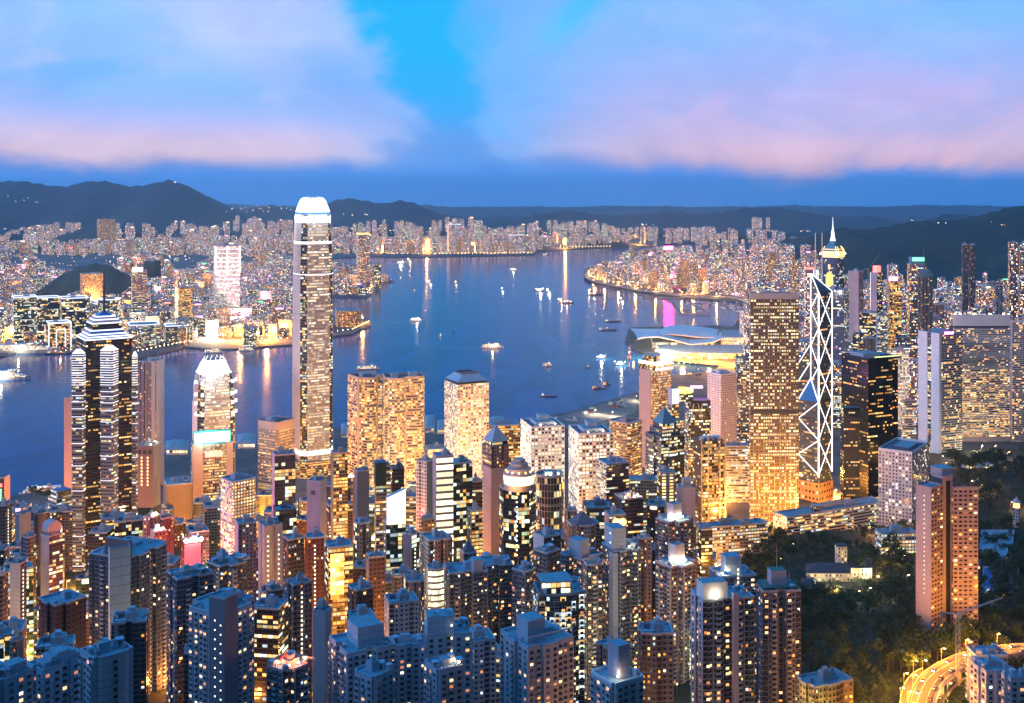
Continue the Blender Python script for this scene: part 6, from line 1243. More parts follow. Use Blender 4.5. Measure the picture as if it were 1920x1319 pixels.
    fill('far blocks under the left mountain', 120, (-20, 550), (7600, 9700), hz(60, 150), FAR_, [KA], KOW, R, lim_k3, (28, 44), zf=kz, place='under the left mountain', tops=[L_WARM, L_WHT], tp=.15)
    fill('blocks on the point right of the silver tower', 46, (620, 735), (4650, 6350), hz(30, 75), FAR_ + ['far_rose', 'far_orange'], [KC], KOW, R, [(620, 490), (735, 505)], (24, 40), place='beside the tallest silver tower')
    lim_m = [(620, 430), (700, 412), (760, 412), (800, 430), (815, 408), (905, 407), (910, 432), (980, 418), (1040, 412), (1120, 414), (1160, 430), (1190, 425)]
    fill('far shore towers', 150, (620, 1190), (7560, 9500), hz(50, 150), FAR_ + ['far_glass'], [KA, KT, KC], KOW, R, lim_m, (26, 40), zf=kz, place='along the far shore', tops=[L_WARM, L_WHT, L_RED], tp=.12)
    fill('far eastern towers', 70, (1185, 1490), (8200, 10200), hz(90, 190), ['far_lilac', 'far_white', 'far_beige'], [KA], None, R, [(1180, 420), (1250, 428), (1340, 424), (1345, 440), (1370, 428), (1455, 432), (1490, 445)], (24, 36), zf=lambda x, y: 20, place='under the eastern hills')
    fill('tower pair on the hills', 8, (1408, 1448), (10000, 10400), hz(120, 160), ['far_lilac'], [KA], None, R, [(1400, 408), (1450, 408)], (26, 30), zf=lambda x, y: 60, place='high on the eastern hills')
fill_all()
flush()
def mass():
    """beyond some 300 of a kind: the smaller rest of the far blocks as one object"""
    R = random.Random(55); mb = MB(); sk = [S[k] for k in FAR_ + ['far_brown', 'far_orange', 'far_glass', 'mid_white', 'mid_rose']]
    lk = [(0, 520), (100, 520), (240, 505), (400, 505), (545, 480)]
    for n, pxr, yr, poly, zf, lim, hh in ((900, (-20, 548), (3300, 7500), KOW, lambda x, y: 4, lk, (14, 46)), (420, (-20, 560), (7400, 9600), KOW, kz, [(0, 452), (545, 440)], (30, 90)), (420, (620, 1190), (7600, 9700), KOW, kz, [(620, 445), (1190, 440)], (30, 95)), (330, (1110, 1510), (4650, 7600), ISLE, lambda x, y: 4, [(1110, 500), (1200, 480), (1500, 465)], (30, 80)), (800, (1400, 1940), (2050, 4300), ISLE, gz, [(1400, 512), (1500, 500), (1640, 525), (1920, 512)], (35, 105)), (60, (620, 735), (4650, 6300), KOW, lambda x, y: 4, [(620, 510), (735, 515)], (14, 36))):
        k = tries = 0
        while k < n and tries < n * 30:
            tries += 1; Y = R.uniform(*yr); px = R.uniform(*pxr); p = at(px, Y)
            if not all(inside((p.x + a, p.y + b), poly) for a, b in ((-20, -20), (20, -20), (20, 20), (-20, 20))): continue
            w, d_ = R.uniform(18, 42), R.uniform(16, 34)
            if not free(p.x, p.y, max(w, d_) * .5): continue
            z = zf(p.x, p.y); h = min(R.uniform(*hh), zat(interp(px, lim), Y) - z)
            if h < 10: continue
            PLACED.append((p.x, p.y, max(w, d_) * .5)); k += 1; a = R.uniform(-.4, .4); ca, sa = math.cos(a), math.sin(a)
            mb.k += 3; mb.prism([(p.x + x * ca - y * sa, p.y + x * sa + y * ca) for x, y in ((-w/2, -d_/2), (w/2, -d_/2), (w/2, d_/2), (-w/2, d_/2))], z - 3, z + h, R.choice(sk), ROOF, 3.4, 3.2)
            mb.box((p.x, p.y, z + h), w * .3, d_ * .3, 3.5, CONC, a)
            if R.random() < .08: mb.box((p.x, p.y - d_ * .4, z + h), w * .7, 1, 3, R.choice(NEON), a)
    tag(mb.build('distant_blocks'), 'the mass of smaller far blocks filling the districts round the harbour', 'distant blocks', kind='stuff')
mass()
# singled-out far buildings
FROWS = [
 (OT, 182, 186, 216, 412, 8100, 'far_orange', 'far_orange', 'box', 'row of gold-edged towers lit up on the wooded knoll under the left mountain', dict(zb=60)),
 (OT, 400, 404, 450, 462, 3800, 'rib_white', 'white_lit', 'box', 'bright white floodlit tower on the left shore, its foot blazing', dict(k=1)),
 (OT, 668, 672, 694, 440, 4900, 'far_grey', 'mid_grey', 'box', 'dark slim tower with an orange top on the point right of the tallest silver tower', dict(k=2)),
 (CB, 22, 26, 70, 560, 3250, 'glass_green', 'glass_green', 'box', 'first of three dark glass blocks with white light rims on the left shore', dict(k=3)),
 (CB, 66, 70, 112, 561, 3260, 'glass_blue', 'glass_dark', 'box', 'second of three dark glass blocks with white light rims on the left shore', dict(k=3)),
 (CB, 112, 116, 166, 562, 3270, 'glass_dark', 'glass_dark', 'box', 'third of three dark glass blocks with white light rims on the left shore', dict(k=3)),
 (CB, 178, 190, 232, 565, 3300, 'glass_green', 'glass_green', 'round', 'round green glass block with a white light rim behind the tall thin mast', dict(k=3)),
 (CB, 150, 155, 193, 515, 4200, 'far_orange', 'far_orange', 'box', 'amber floodlit slab below the dark park knoll', dict(k=4)),
 (OT, 246, 248, 276, 508, 3650, 'off_pink', 'off_pink', 'box', 'pink tower with a white rooftop screen on the left shore', dict(k=5)),
 (CB, 238, 243, 300, 612, 3120, 'rib_white', 'rib_white', 'bow', 'white-outlined hotel slab with a bowed striped front by the left pier', dict(k=3)),
 (CB, 307, 311, 354, 614, 3150, 'rib_blue', 'rib_blue', 'box', 'white-outlined low block right of the bowed hotel', dict(k=3)),
 (CB, 86, 92, 134, 608, 3080, 'glass_dark', 'off_gold', 'box', 'dark block framed by two white light arches on the left shore', dict(k=6)),
 (OT, 328, 334, 360, 540, 3500, 'lit_bars', 'off_gold', 'box', 'yellow-green ribbed tower on the left shore', {}),
 (CB, 270, 290, 302, 490, 5200, 'net_green', 'net_green', 'box', 'block wrapped in green netting on the left shore', {}),
 (CB, 628, 634, 676, 584, 3560, 'far_orange', 'far_orange', 'bow', 'red-brown waterside hotel block on the pier right of the silver tower', {}),
 (CB, 698, 702, 714, 497, 4950, 'glass_dark', 'glass_dark', 'box', 'small dark glass block beside the orange-topped slim tower', {}),
 (OT, 1240, 1244, 1262, 466, 5500, 'far_glass', 'far_glass', 'box', 'glass tower with a glowing red-pink sign on the curving shore', dict(k=7)),
 (OT, 1213, 1216, 1226, 478, 5700, 'far_lilac', 'far_lilac', 'box', 'slim tower with a magenta sign on the curving shore', dict(k=8)),
 (OT, 1240, 1243, 1262, 520, 5050, 'far_rose', 'far_rose', 'box', 'low block with a red-pink sign near the bright expressway', dict(k=7)),
 (OT, 1180, 1183, 1192, 460, 6900, 'far_grey', 'far_orange', 'box', 'slim tower edged in gold at the tip of the curving shore', {}),
 (OT, 1378, 1382, 1404, 515, 4700, 'far_rose', 'far_rose', 'box', 'rosy tower with a pink-white crown by the expressway bend', dict(k=5)),
 (CB, 838, 842, 866, 422, 7700, 'far_white', 'far_white', 'box', 'bright twin-topped block on the far shore', dict(k=3)),
 (CB, 955, 960, 982, 442, 7650, 'far_white', 'far_white', 'box', 'white-crowned block at the tip of the far shore', dict(k=3)),
]
for (nm, cat), x0, xc, x1, yt, Y, sl, sr, ft, lb, op in FROWS:
    op = dict(op); k = op.pop('k', 0); t = simple(nm, cat, lb, x0, xc, x1, yt, Y, sl, sr, ft, boxes=1, small=0, zb=op.pop('zb', 2), bay=4, fl=3.8, **op)
    s = Y / F
    if k == 1:
        for a in (.0, .48, 1.0): t.panel('light_strip', 'r', a - .03, a + .03, t.zt - 90, t.zt, NEON_W, out=.5)
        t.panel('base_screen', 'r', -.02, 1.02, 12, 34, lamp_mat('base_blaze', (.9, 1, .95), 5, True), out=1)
        for i in range(9): t.panel('light_band', 'r', 0, 1, t.zt - 12 - 14 * i, t.zt - 10.4 - 14 * i, NEON_W, out=.4)
    elif k == 2: t.ring('light_band', 'box', t.zt - 2, t.zt + 5, SIGN_GOLD)
    elif k in (3, 6): t.ring('light_rim', ft, t.zt + 1.4, t.zt + 3.6, NEON_W)
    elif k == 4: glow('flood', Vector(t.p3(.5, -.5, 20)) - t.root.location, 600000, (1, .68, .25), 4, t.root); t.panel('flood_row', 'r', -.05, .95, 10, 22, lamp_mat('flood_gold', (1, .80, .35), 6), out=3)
    elif k == 5: t.panel('rooftop_screen', 'r', .0, .7, t.zt - 4, t.zt + 10, SIGN_W, out=.5)
    elif k == 7: t.panel('rooftop_sign', 'r', .05, .95, t.zt - 4, t.zt + 9, PINK_BIG, out=1)
    elif k == 8: t.panel('rooftop_sign', 'r', .0, 1, t.zt - 4, t.zt + 9, SIGN_MAG, out=1)
    if k == 6:
        for a0, a1, zt_ in ((-.04, 1.0, t.zt), (.3, .75, t.zt - 18)):
            t.panel('light_arch', 'r', a0, a0 + .05, 6, zt_, NEON_W, out=1); t.panel('light_arch', 'r', a1 - .05, a1, 6, zt_, NEON_W, out=1); t.panel('light_arch', 'r', a0, a1, zt_, zt_ + 2.4, NEON_W, out=1.003)
# ---------------------------------------------------------------- roads, lamps, cars
def ribbon(name, pts, w, m, z=None, thick=1.6, walls=True, kind='structure', label=None, cat=None):
    mb = MB(); n = len(pts)
    P = [Vector((p[0], p[1], p[2] if len(p) > 2 else z)) for p in pts]; Lp, Rp = [], []
    for i in range(n):
        d_ = (P[min(n - 1, i + 1)] - P[max(0, i - 1)]); d_.z = 0; d_.normalize(); nr = Vector((-d_.y, d_.x, 0)) * (w / 2); Lp.append(P[i] + nr); Rp.append(P[i] - nr)
    dz = Vector((0, 0, thick)); up = Vector((0, 0, 1.0))
    for i in range(n - 1):
        mb.face([Rp[i], Rp[i + 1], Lp[i + 1], Lp[i]], m)
        if walls:
            for A, s_ in ((Lp, 1), (Rp, -1)):
                a, b = A[i], A[i + 1]; mb.face([a - dz, b - dz, b + up, a + up], CONC_P); e = Vector(((P[i] - A[i]).x, (P[i] - A[i]).y, 0)).normalized() * .35
                mb.face([a + up, b + up, b + up + e, a + up + e], CONC_P); mb.face([a + up + e, b + up + e, b + e, a + e], CONC_P)
            mb.face([Lp[i] - dz, Lp[i + 1] - dz, Rp[i + 1] - dz, Rp[i] - dz], CONC_P)
    o = mb.build(name); tag(o, label, cat, kind=kind); return P
LINE = mat('lane_paint', (.75, .73, .68), .6)
def lamp_meshes():
    mb = MB(); mb.bar((0, 0, 0), (0, 0, 9), .13, STEEL, 6, .08); mb.bar((0, 0, 9), (1.6, 0, 9.4), .06, STEEL, 5); pole = mb.mesh('lamp_post')
    mb = MB(); mb.box((1.9, 0, 9.1), 1.1, .5, .35, lamp_mat('street_bulb', (1, .60, .22), 40)); head = mb.mesh('lamp_head')
    mb = MB(); mb.bar((0, 0, 0), (0, 0, 10), .25, STEEL, 4, .15); mb.lathe((0, 0, 10.4), [(.01, -1.1), (1.1, 0), (.01, 1.1)], L_FAR, 6); far = mb.mesh('far_street_lamp')
    mb = MB(); mb.bar((0, 0, 0), (0, 0, 10), .25, STEEL, 4, .15); mb.lathe((0, 0, 10.4), [(.01, -1.1), (1.1, 0), (.01, 1.1)], L_FARW, 6); far2 = mb.mesh('far_street_lamp')
    return pole, head, far, far2
POLE, HEAD, FARL, FARLW = lamp_meshes()
def lamp(x, y, z, label, group, P=0, rot=0.0, col=(1, .5, .12), r=2.5):
    o = thing('street_lamp', label, 'street lamp', (x, y, z), group); o.rotation_euler = (0, 0, rot)
    for n, me in (('post', POLE), ('lamp_head', HEAD)):
        c = bpy.data.objects.new(n, me); COL.objects.link(c); c.parent = o
    if P: glow('lamp_light', (1.9, 0, 8.3), P, col, r, o)
    return o
def car_mesh(col):
    m = mat('car_' + col[0], col[1], .3, .3); mb = MB()
    pr = [(-2.2, .35), (2.2, .35), (2.25, .8), (1.2, .95), (.6, 1.45), (-1.0, 1.5), (-1.7, 1.0), (-2.25, .9)]
    for s_ in (-1, 1): mb.face([(x, s_ * .9, z) for x, z in (pr if s_ < 0 else pr[::-1])], m)
    for i in range(len(pr)):
        a, b = pr[i], pr[(i + 1) % len(pr)]; g = GLASSD if i in (3, 5) else m
        mb.face([(a[0], .9, a[1]), (b[0], .9, b[1]), (b[0], -.9, b[1]), (a[0], -.9, a[1])][::-1], g)
    for s_ in (-1, 1): mb.face([(.5, s_ * .905, 1.35), (-.95, s_ * .905, 1.4), (-1.5, s_ * .905, 1.0), (1.0, s_ * .905, .97)], GLASSD)
    body = mb.mesh('body'); w = MB(); w.bar((0, -.1, 0), (0, .1, 0), .34, STEEL_D, 10); wheel = w.mesh('wheel')
    h = MB(); h.box((0, 0, 0), .12, .45, .22, lamp_mat('headlight', (1, .93, .75), 40)); hl = h.mesh('headlight'); h = MB(); h.box((0, 0, 0), .12, .45, .22, lamp_mat('taillight', (1, .06, .03), 25)); tl = h.mesh('taillight')
    return body, wheel, hl, tl
CARS = [car_mesh(c) for c in (('white', (.6, .6, .6)), ('red', (.35, .03, .03)), ('dark', (.04, .04, .05)), ('silver', (.35, .36, .38)))]
CNAME = ['white', 'red', 'dark', 'silver']
def car(p, ang, i, label, group):
    b, w, hl, tl = CARS[i]; o = thing('car', label, 'car', p, group); o.rotation_euler = (0, 0, ang)
    for n, me, l in [('body', b, (0, 0, .05))] + [('wheel', w, (x, y, .34)) for x in (-1.4, 1.4) for y in (-.85, .85)] + [('headlight', hl, (2.24, y, .55)) for y in (-.6, .6)] + [('taillight', tl, (-2.27, y, .7)) for y in (-.6, .6)]:
        c = bpy.data.objects.new(n, me); COL.objects.link(c); c.parent = o; c.location = l
def along(P, n, off=0.0):
    L = [0]; 
    for a, b in zip(P, P[1:]): L.append(L[-1] + (b - a).length)
    out = []
    for k in range(n):
        s_ = L[-1] * (k + .5) / n
        for i in range(len(P) - 1):
            if s_ <= L[i + 1]:
                t = (s_ - L[i]) / (L[i + 1] - L[i]); d_ = (P[i + 1] - P[i]).normalized(); nr = Vector((-d_.y, d_.x, 0)).normalized(); out.append((P[i].lerp(P[i + 1], t) + nr * off, math.atan2(d_.y, d_.x))); break
    return out
def smoothpath(pts, n=8):
    out = []; Q = [pts[0]] + list(pts) + [pts[-1]]
    for i in range(1, len(Q) - 2):
        p0, p1, p2, p3 = (Vector(q) for q in Q[i - 1:i + 3])
        for k in range(n):
            t = k / n; out.append(.5 * ((2 * p1) + (p2 - p0) * t + (2 * p0 - 5 * p1 + 4 * p2 - p3) * t * t + (3 * p1 - p0 - 3 * p2 + p3) * t ** 3))
    return out + [Vector(pts[-1])]
def flyover():
    z = 123
    path = smoothpath([W(px, py, z) for px, py in ((1716, 1420), (1722, 1360), (1730, 1310), (1752, 1270), (1800, 1241), (1850, 1226), (1900, 1219), (1980, 1214))], 7)
    P = ribbon('flyover', path, 15, ASPH, walls=True, thick=2.2)
    path2 = smoothpath([W(px, py, z - 5) for px, py in ((1692, 1400), (1697, 1340), (1706, 1292), (1722, 1268), (1740, 1258))], 7)
    P2 = ribbon('flyover', path2, 8, ASPH, walls=True, thick=2)
    path3 = smoothpath([W(px, py, z - 14) for px, py in ((1750, 1400), (1756, 1330), (1772, 1290), (1800, 1268))], 7); P3 = ribbon('road', path3, 9, ASPH, walls=True, thick=1)
    for off in (-6.2, -2.4, 2.4, 6.2): ribbon('lane_marking', [p + Vector((0, 0, .012)) for p in [q[0] for q in along(P, 60, off)]], .22, LINE, walls=False)
    for k, (p, a) in enumerate(along(P, 9, 7.2)): lamp(p.x, p.y, p.z, f'{ordinal(k + 1)} lamp along the curving flyover, counted from the near end', 'lamps along the flyover', 60000, a - 1.57, (1, .34, .015), .8)
    for k, (p, a) in enumerate(along(P2, 5, 3.6)): lamp(p.x, p.y, p.z, f'{ordinal(k + 1)} lamp along the lower slip road, counted from the near end', 'lamps along the slip road', 40000, a - 1.57, (1, .34, .015), .8)
    R = random.Random(5)
    for k, (p, a) in enumerate(along(P, 13, -3.8)): c = R.randrange(4); car(p, a, c, f'{ordinal(k + 1)} {CNAME[c]} car from the near end in the outer lane of the curving flyover', 'cars on the flyover')
    for k, (p, a) in enumerate(along(P, 12, 3.8)): c = R.randrange(4); car(p, a + math.pi, c, f'{ordinal(k + 1)} {CNAME[c]} car from the near end in the inner lane of the curving flyover', 'cars on the flyover')
    for k, (p, a) in enumerate(along(P3, 4, 0)): c = R.randrange(4); car(p, a, c, f'{ordinal(k + 1)} {CNAME[c]} car from the near end on the road under the flyover', 'cars on the flyover'); lamp(p.x + 5, p.y, p.z, f'{ordinal(k + 1)} lamp by the road under the flyover', 'lamps by the low road', 20000)
    for k, (p, a) in enumerate(along(P, 10)):
        zb = ground(p.x, p.y) - 1; mb = MB(); mb.box((p.x, p.y, zb), 2.2, 2.2, max(1, p.z - 2.2 - zb), CONC_P); mb.build('flyover_pier'); o = COL.objects[-1]; tag(o, f'{ordinal(k + 1)} concrete pier under the curving flyover from the near end', 'pier', 'flyover piers')
flyover()
# street-level lamps that wash the canyons between the towers with sodium light
GLOW = [  # px, depth, watts, colour, height added
 (560, 1460, 230, 0, 0), (575, 1560, 150, 0, 0), (640, 1500, 100, 0, 0), (650, 1420, 80, 0, 0), (690, 1420, 100, 1, 0), (735, 1440, 130, 1, 0), (765, 1420, 120, 1, 0), (800, 1420, 130, 1, 0), (700, 1490, 120, 1, 0), (780, 1490, 110, 1, 0), (815, 1560, 200, 1, 0), (850, 1500, 130, 0, 0), (885, 1480, 120, 0, 0), (830, 1480, 200, 0, 0),
 (500, 1400, 180, 0, 0), (535, 1390, 180, 0, 0), (470, 1420, 140, 0, 0), (560, 1330, 160, 0, 0), (560, 1180, 90, 0, 0), (620, 1250, 120, 0, 0), (610, 1080, 140, 0, 0), (690, 1260, 110, 0, 0), (655, 1120, 120, 0, 0), (690, 1080, 120, 0, 0), (770, 1280, 110, 0, 0), (770, 1150, 70, 0, 0),
 (980, 1320, 120, 0, 0), (1062, 1300, 160, 0, 0), (1060, 1210, 110, 0, 0), (1000, 1270, 90, 0, 0), (1130, 1420, 130, 0, 0), (1190, 1430, 130, 0, 0), (1200, 1620, 150, 0, 0), (1240, 1640, 140, 0, 0), (970, 1480, 160, 0, 0), (900, 1640, 150, 1, 0),
 (1370, 1420, 160, 0, 0), (1390, 1360, 190, 0, 0), (1360, 1290, 120, 0, 0), (1400, 1280, 120, 0, 0), (1345, 1180, 60, 0, 0), (1370, 1060, 80, 0, 0), (1440, 1400, 160, 0, 0), (1490, 1400, 120, 0, 0), (1530, 1430, 220, 0, 0), (1560, 1500, 200, 0, 0), (1565, 1600, 200, 0, 0), (1545, 1400, 60, 0, 0), (1340, 1560, 120, 0, 0), (1395, 1700, 160, 0, 0), (1660, 1260, 22, 0, 0), (1700, 1250, 40, 0, 0), (1630, 1290, 14, 0, 0),
 (330, 1500, 200, 0, 0), (345, 1380, 150, 0, 0), (330, 1260, 120, 0, 0), (345, 1140, 150, 2, 0), (310, 1040, 150, 2, 0), (345, 980, 150, 2, 0), (450, 1560, 240, 0, 0), (460, 1300, 100, 0, 0), (270, 1180, 60, 0, 0), (100, 1430, 150, 3, 0), (60, 1480, 130, 3, 0), (130, 1380, 110, 3, 0), (30, 1360, 90, 3, 0), (10, 900, 80, 0, 0), (20, 820, 80, 0, 0), (5, 760, 80, 0, 0), (60, 930, 52, 0, 0), (200, 1000, 60, 0, 0), (140, 1040, 80, 0, 0),
 (740, 820, 60, 0, 0), (710, 860, 60, 0, 0), (760, 870, 68, 0, 0), (720, 800, 52, 0, 0), (800, 880, 60, 0, 0), (520, 830, 36, 0, 0), (930, 880, 40, 0, 0), (1195, 660, 18, 0, 0), (1190, 720, 18, 0, 0), (1330, 840, 28, 0, 0), (1215, 560, 12, 0, 0), (1228, 575, 12, 0, 0), (1240, 590, 12, 0, 0),
 (1570, 2200, 260, 4, 0), (1600, 2300, 300, 4, 0), (1610, 2600, 380, 4, 0), (1600, 2900, 420, 4, 0), (1640, 2500, 260, 4, 0), (1700, 2250, 220, 0, 0), (1780, 2300, 240, 0, 0), (1850, 2280, 200, 0, 0), (1480, 2300, 260, 4, 0), (1450, 2700, 400, 4, 0), (1540, 2700, 300, 4, 0), (1680, 2800, 300, 4, 0), (1760, 2700, 260, 0, 0), (1715, 1900, 90, 0, 0), (1840, 1860, 40, 1, 0), (1790, 1780, 30, 1, 0), (1380, 2800, 420, 0, 0), (1330, 2850, 420, 0, 0), (1280, 2870, 420, 0, 0), (1230, 2930, 380, 1, 0),
 (60, 3200, 420, 0, 0), (20, 3300, 420, 0, 0), (130, 3300, 420, 0, 0), (210, 3400, 420, 1, 0), (280, 3250, 420, 1, 0), (330, 3200, 420, 1, 0), (400, 3300, 520, 1, 0), (450, 3250, 520, 0, 0), (500, 3250, 520, 0, 0), (530, 3400, 520, 0, 0), (440, 3600, 700, 4, 0), (300, 3700, 600, 4, 0), (230, 3900, 600, 0, 0), (130, 3900, 600, 1, 0), (60, 3900, 600, 0, 0), (480, 4000, 700, 4, 0), (380, 4200, 800, 0, 0), (360, 4800, 900, 0, 0), (280, 4800, 900, 4, 0), (440, 4900, 900, 4, 0), (60, 4900, 800, 0, 0), (520, 5200, 900, 4, 0), (400, 5800, 1100, 0, 0), (60, 5800, 1000, 4, 0), (260, 6000, 1000, 0, 0), (470, 6500, 1100, 0, 0),
 (650, 4800, 500, 0, 0), (690, 5100, 500, 0, 0), (650, 3620, 160, 0, 0), (680, 3680, 160, 0, 0), (720, 7800, 1500, 0, 0), (800, 7750, 1500, 0, 0), (880, 7750, 1500, 0, 0), (960, 7700, 1500, 0, 0), (1060, 8300, 1500, 0, 0), (1200, 8800, 1800, 0, 0), (1230, 5000, 700, 0, 0), (1300, 4700, 600, 0, 0), (1180, 5200, 600, 0, 0), (1370, 4700, 600, 4, 0), (1420, 4800, 700, 4, 0), (1260, 6000, 800, 4, 0), (1340, 5600, 800, 0, 0), (1440, 5800, 900, 4, 0), (1480, 4200, 600, 4, 0)]
_R = random.Random(44)
for _ in range(46):
    _p = (_R.uniform(0, 1320), _R.uniform(720, 1180))
    if all((at(*_p).xy - Vector((x, y))).length > r * .95 for x, y, r in FOOTPRINTS): GLOW.append((_p[0], _p[1], _R.uniform(22, 60) * (_p[1] / 950), _R.choice([0, 0, 0, 1, 3]), 0))
GCOL = [(1, .36, .045), (1, .80, .5), (1, .08, .12), (1, .28, .04), (1, .42, .50)]
DIST = lambda px, Y: ('in the central streets' if 1000 < Y < 2000 else 'in the near hillside streets' if Y <= 1000 else 'in the streets of the left shore' if px < 560 else 'on the far shore' if Y > 4400 else 'in the district below the right hill')
def street_glow():
    G_ = {}
    for i, g_ in enumerate(GLOW): G_.setdefault((DIST(g_[0], g_[1]), g_[3]), []).append(g_)
    cn = ['orange', 'warm white', 'red', 'deep orange', 'pinkish']
    for (d_, c), L in G_.items():
        for i, (px, Y, P, _, dz) in enumerate(sorted(L)):
            p = at(px, Y); z = kz(p.x, p.y) if Y > 4400 and px < 1190 else gz(p.x, p.y); s_ = max(1, Y / 2600)
            if Y < 2600: lamp(p.x, p.y, z, f'{ordinal(i + 1)} {cn[c]} lamp from the left {d_}', f'{cn[c]} lamps {d_}', P * 2300, 0, GCOL[c], 2.5)
            else:
                o = bpy.data.objects.new('street_lamp', FARL); COL.objects.link(o); o.location = (p.x, p.y, z); o.scale = (1.6, 1.6, 1.6); tag(o, f'{ordinal(i + 1)} {cn[c]} floodlight mast from the left {d_}', 'street lamp', f'{cn[c]} masts {d_}'); glow('lamp_light', (0, 0, 13.5), P * (4500 if Y < 4400 else 2200), GCOL[c], 4, o)
street_glow()
# rows of far lamps along waterfronts and expressways
FARDOTS = []
def lamp_row(pts, n, label, white=False, zoff=0, sc=1.0, far=False):
    P = [Vector(W(px, py, 4)) for px, py in pts]
    for k, (p, a) in enumerate(along(P, n)):
        if far: FARDOTS.append((p.x, p.y, 14, 1.1 * sc)); continue
        o = bpy.data.objects.new('street_lamp', FARLW if white else FARL); COL.objects.link(o); o.location = (p.x, p.y, 4 + zoff); s_ = sc * (.9 + .4 * R1.random()); o.scale = (s_, s_, 1); tag(o, f'{ordinal(k + 1)} lamp from the left {label}', 'street lamp', 'lamps ' + label)
R1 = random.Random(9)
lamp_row([(820, 478.5), (1000, 476.5)], 26, 'along the quay of the far shore', sc=1.7, far=True)
lamp_row([(1030, 467), (1180, 463)], 26, 'along the far shore promenade', sc=1.9, far=True)
lamp_row([(700, 477), (820, 479)], 12, 'on the left part of the far quay', sc=1.4, far=True)
lamp_row([(0, 660), (60, 650), (140, 637)], 18, 'along the cruise piers', True, sc=.8)
lamp_row([(255, 666), (345, 648), (545, 641)], 28, 'along the left promenade', sc=.9)
lamp_row([(628, 628), (660, 624), (693, 608)], 14, 'around the hotel pier', sc=.7)
lamp_row([(640, 556), (690, 553), (704, 531)], 9, 'on the low point by the gold reflections', sc=1.3)
lamp_row([(1215, 690), (1340, 688)], 12, 'in front of the wing-roofed hall', sc=.8)
def expressway():
    pts = [(1118, 508), (1100, 512), (1112, 525), (1200, 543), (1300, 555), (1370, 557), (1398, 563), (1408, 578), (1412, 600)]
    path = smoothpath([W(px, py, 14) for px, py in pts], 8)
    P = ribbon('expressway', path, 26, ASPH, walls=True, thick=3)
    for k, (p, a) in enumerate(along(P, 44, 11)):
        FARDOTS.append((p.x, p.y, p.z + 10, 1.3))
        if k % 3 == 1: glow('lamp_light', (p.x, p.y, p.z + 9), 260000, (1, .55, .14), 3)
    for k, (p, a) in enumerate(along(P, 60, -5)): car(p, a, k % 4, f'{ordinal(k + 1)} car from the far end in the seaward lanes of the shore expressway', 'cars on the expressway') if k % 2 else None
expressway()
def lights_stuff():
    """the thousands of single lamps in the far streets"""
    R = random.Random(77); mb = MB(); ms = [lamp_mat('far_dot_warm', (1, .52, .16), 16), lamp_mat('far_dot_white', (1, .86, .62), 16), lamp_mat('far_dot_pink', (1, .25, .3), 12), lamp_mat('far_dot_cool', (.7, .9, 1), 14)]
    def dot(x, y, z, r, m):
        mb.face([(x - r, y, z), (x, y - r * .3, z - r), (x + r, y, z), (x, y - r * .3, z + r)], m); mb.bar((x, y + .4, z - 9), (x, y + .4, z), .2, STEEL_D, 3)
    for n, pxr, yr, poly, zf, r0 in ((420, (-20, 545), (3100, 6800), KOW, lambda x, y: 4, 1.0), (160, (-20, 560), (6800, 9500), KOW, kz, 1.5), (260, (620, 1190), (7500, 9600), KOW, kz, 1.6), (200, (1110, 1500), (4600, 7400), ISLE, lambda x, y: 4, 1.2), (300, (1400, 1930), (2050, 3800), ISLE, lambda x, y: 4, .8), (70, (620, 735), (4600, 6300), KOW, lambda x, y: 4, 1.2), (150, (0, 1350), (700, 1550), None, gz, .4)):
        k = 0
        while k < n:
            Y = R.uniform(*yr); p = at(R.uniform(*pxr), Y)
            if poly and not inside((p.x, p.y), poly): k += .2; continue
            k += 1; dot(p.x, p.y, zf(p.x, p.y) + 9, r0 * R.uniform(.7, 1.5), R.choices(ms, (6, 4, 1, 1))[0])
    for q in FARDOTS: dot(*q, L_FAR)
    # house lights on the hills
    for px, Y, zz, n, sp in ((470, 11400, 230, 12, 260), (520, 11300, 250, 8, 200), (655, 10800, 190, 3, 80), (690, 10900, 190, 4, 60), (328, 11480, 500, 3, 14), (75, 10600, 330, 7, 500), (1880, 5150, 270, 3, 16), (1860, 5150, 285, 1, 3), (1710, 5200, 290, 2, 6), (1765, 5150, 280, 3, 20), (1500, 10000, 60, 9, 120), (1215, 10500, 110, 6, 60), (1470, 4450, 80, 10, 60)):
        for i in range(n): p = at(px, Y); dot(p.x + R.uniform(-sp, sp), p.y, zz + R.uniform(-.08, .08) * sp, Y / 5200, ms[1] if R.random() < .6 else ms[0])
    o = mb.build('distant_lights'); tag(o, 'countless small street lights scattered through the far districts', 'street lights', kind='stuff')
lights_stuff()
# ---------------------------------------------------------------- vessels
def hullmesh(mb, L, B, H, m, deck, bow=.28, sheer=.35):
    n = 10; pr = []
    for i in range(n + 1):
        t = i / n; b = B / 2 * (min(1, (1 - t) / bow) ** .6 if t > 1 - bow else min(1, .72 + t * 2.2)); pr.append((-L / 2 + L * t, b, H * (1 + sheer * max(0, t - .55) * 2)))
    for (x0, b0, h0), (x1, b1, h1) in zip(pr, pr[1:]):
        for s_ in (1, -1):
            q = [(x0, s_ * b0 * .82, -.5), (x1, s_ * b1 * .82, -.5), (x1, s_ * b1, h1), (x0, s_ * b0, h0)]; mb.face(q[::-1] if s_ > 0 else q, m)
        mb.face([(x0, -b0, h0 - .3), (x1, -b1, h1 - .3), (x1, b1, h1 - .3), (x0, b0, h0 - .3)], deck)
    x, b, h = pr[0]; mb.face([(x, b * .82, -.5), (x, -b * .82, -.5), (x, -b, h), (x, b, h)], m)
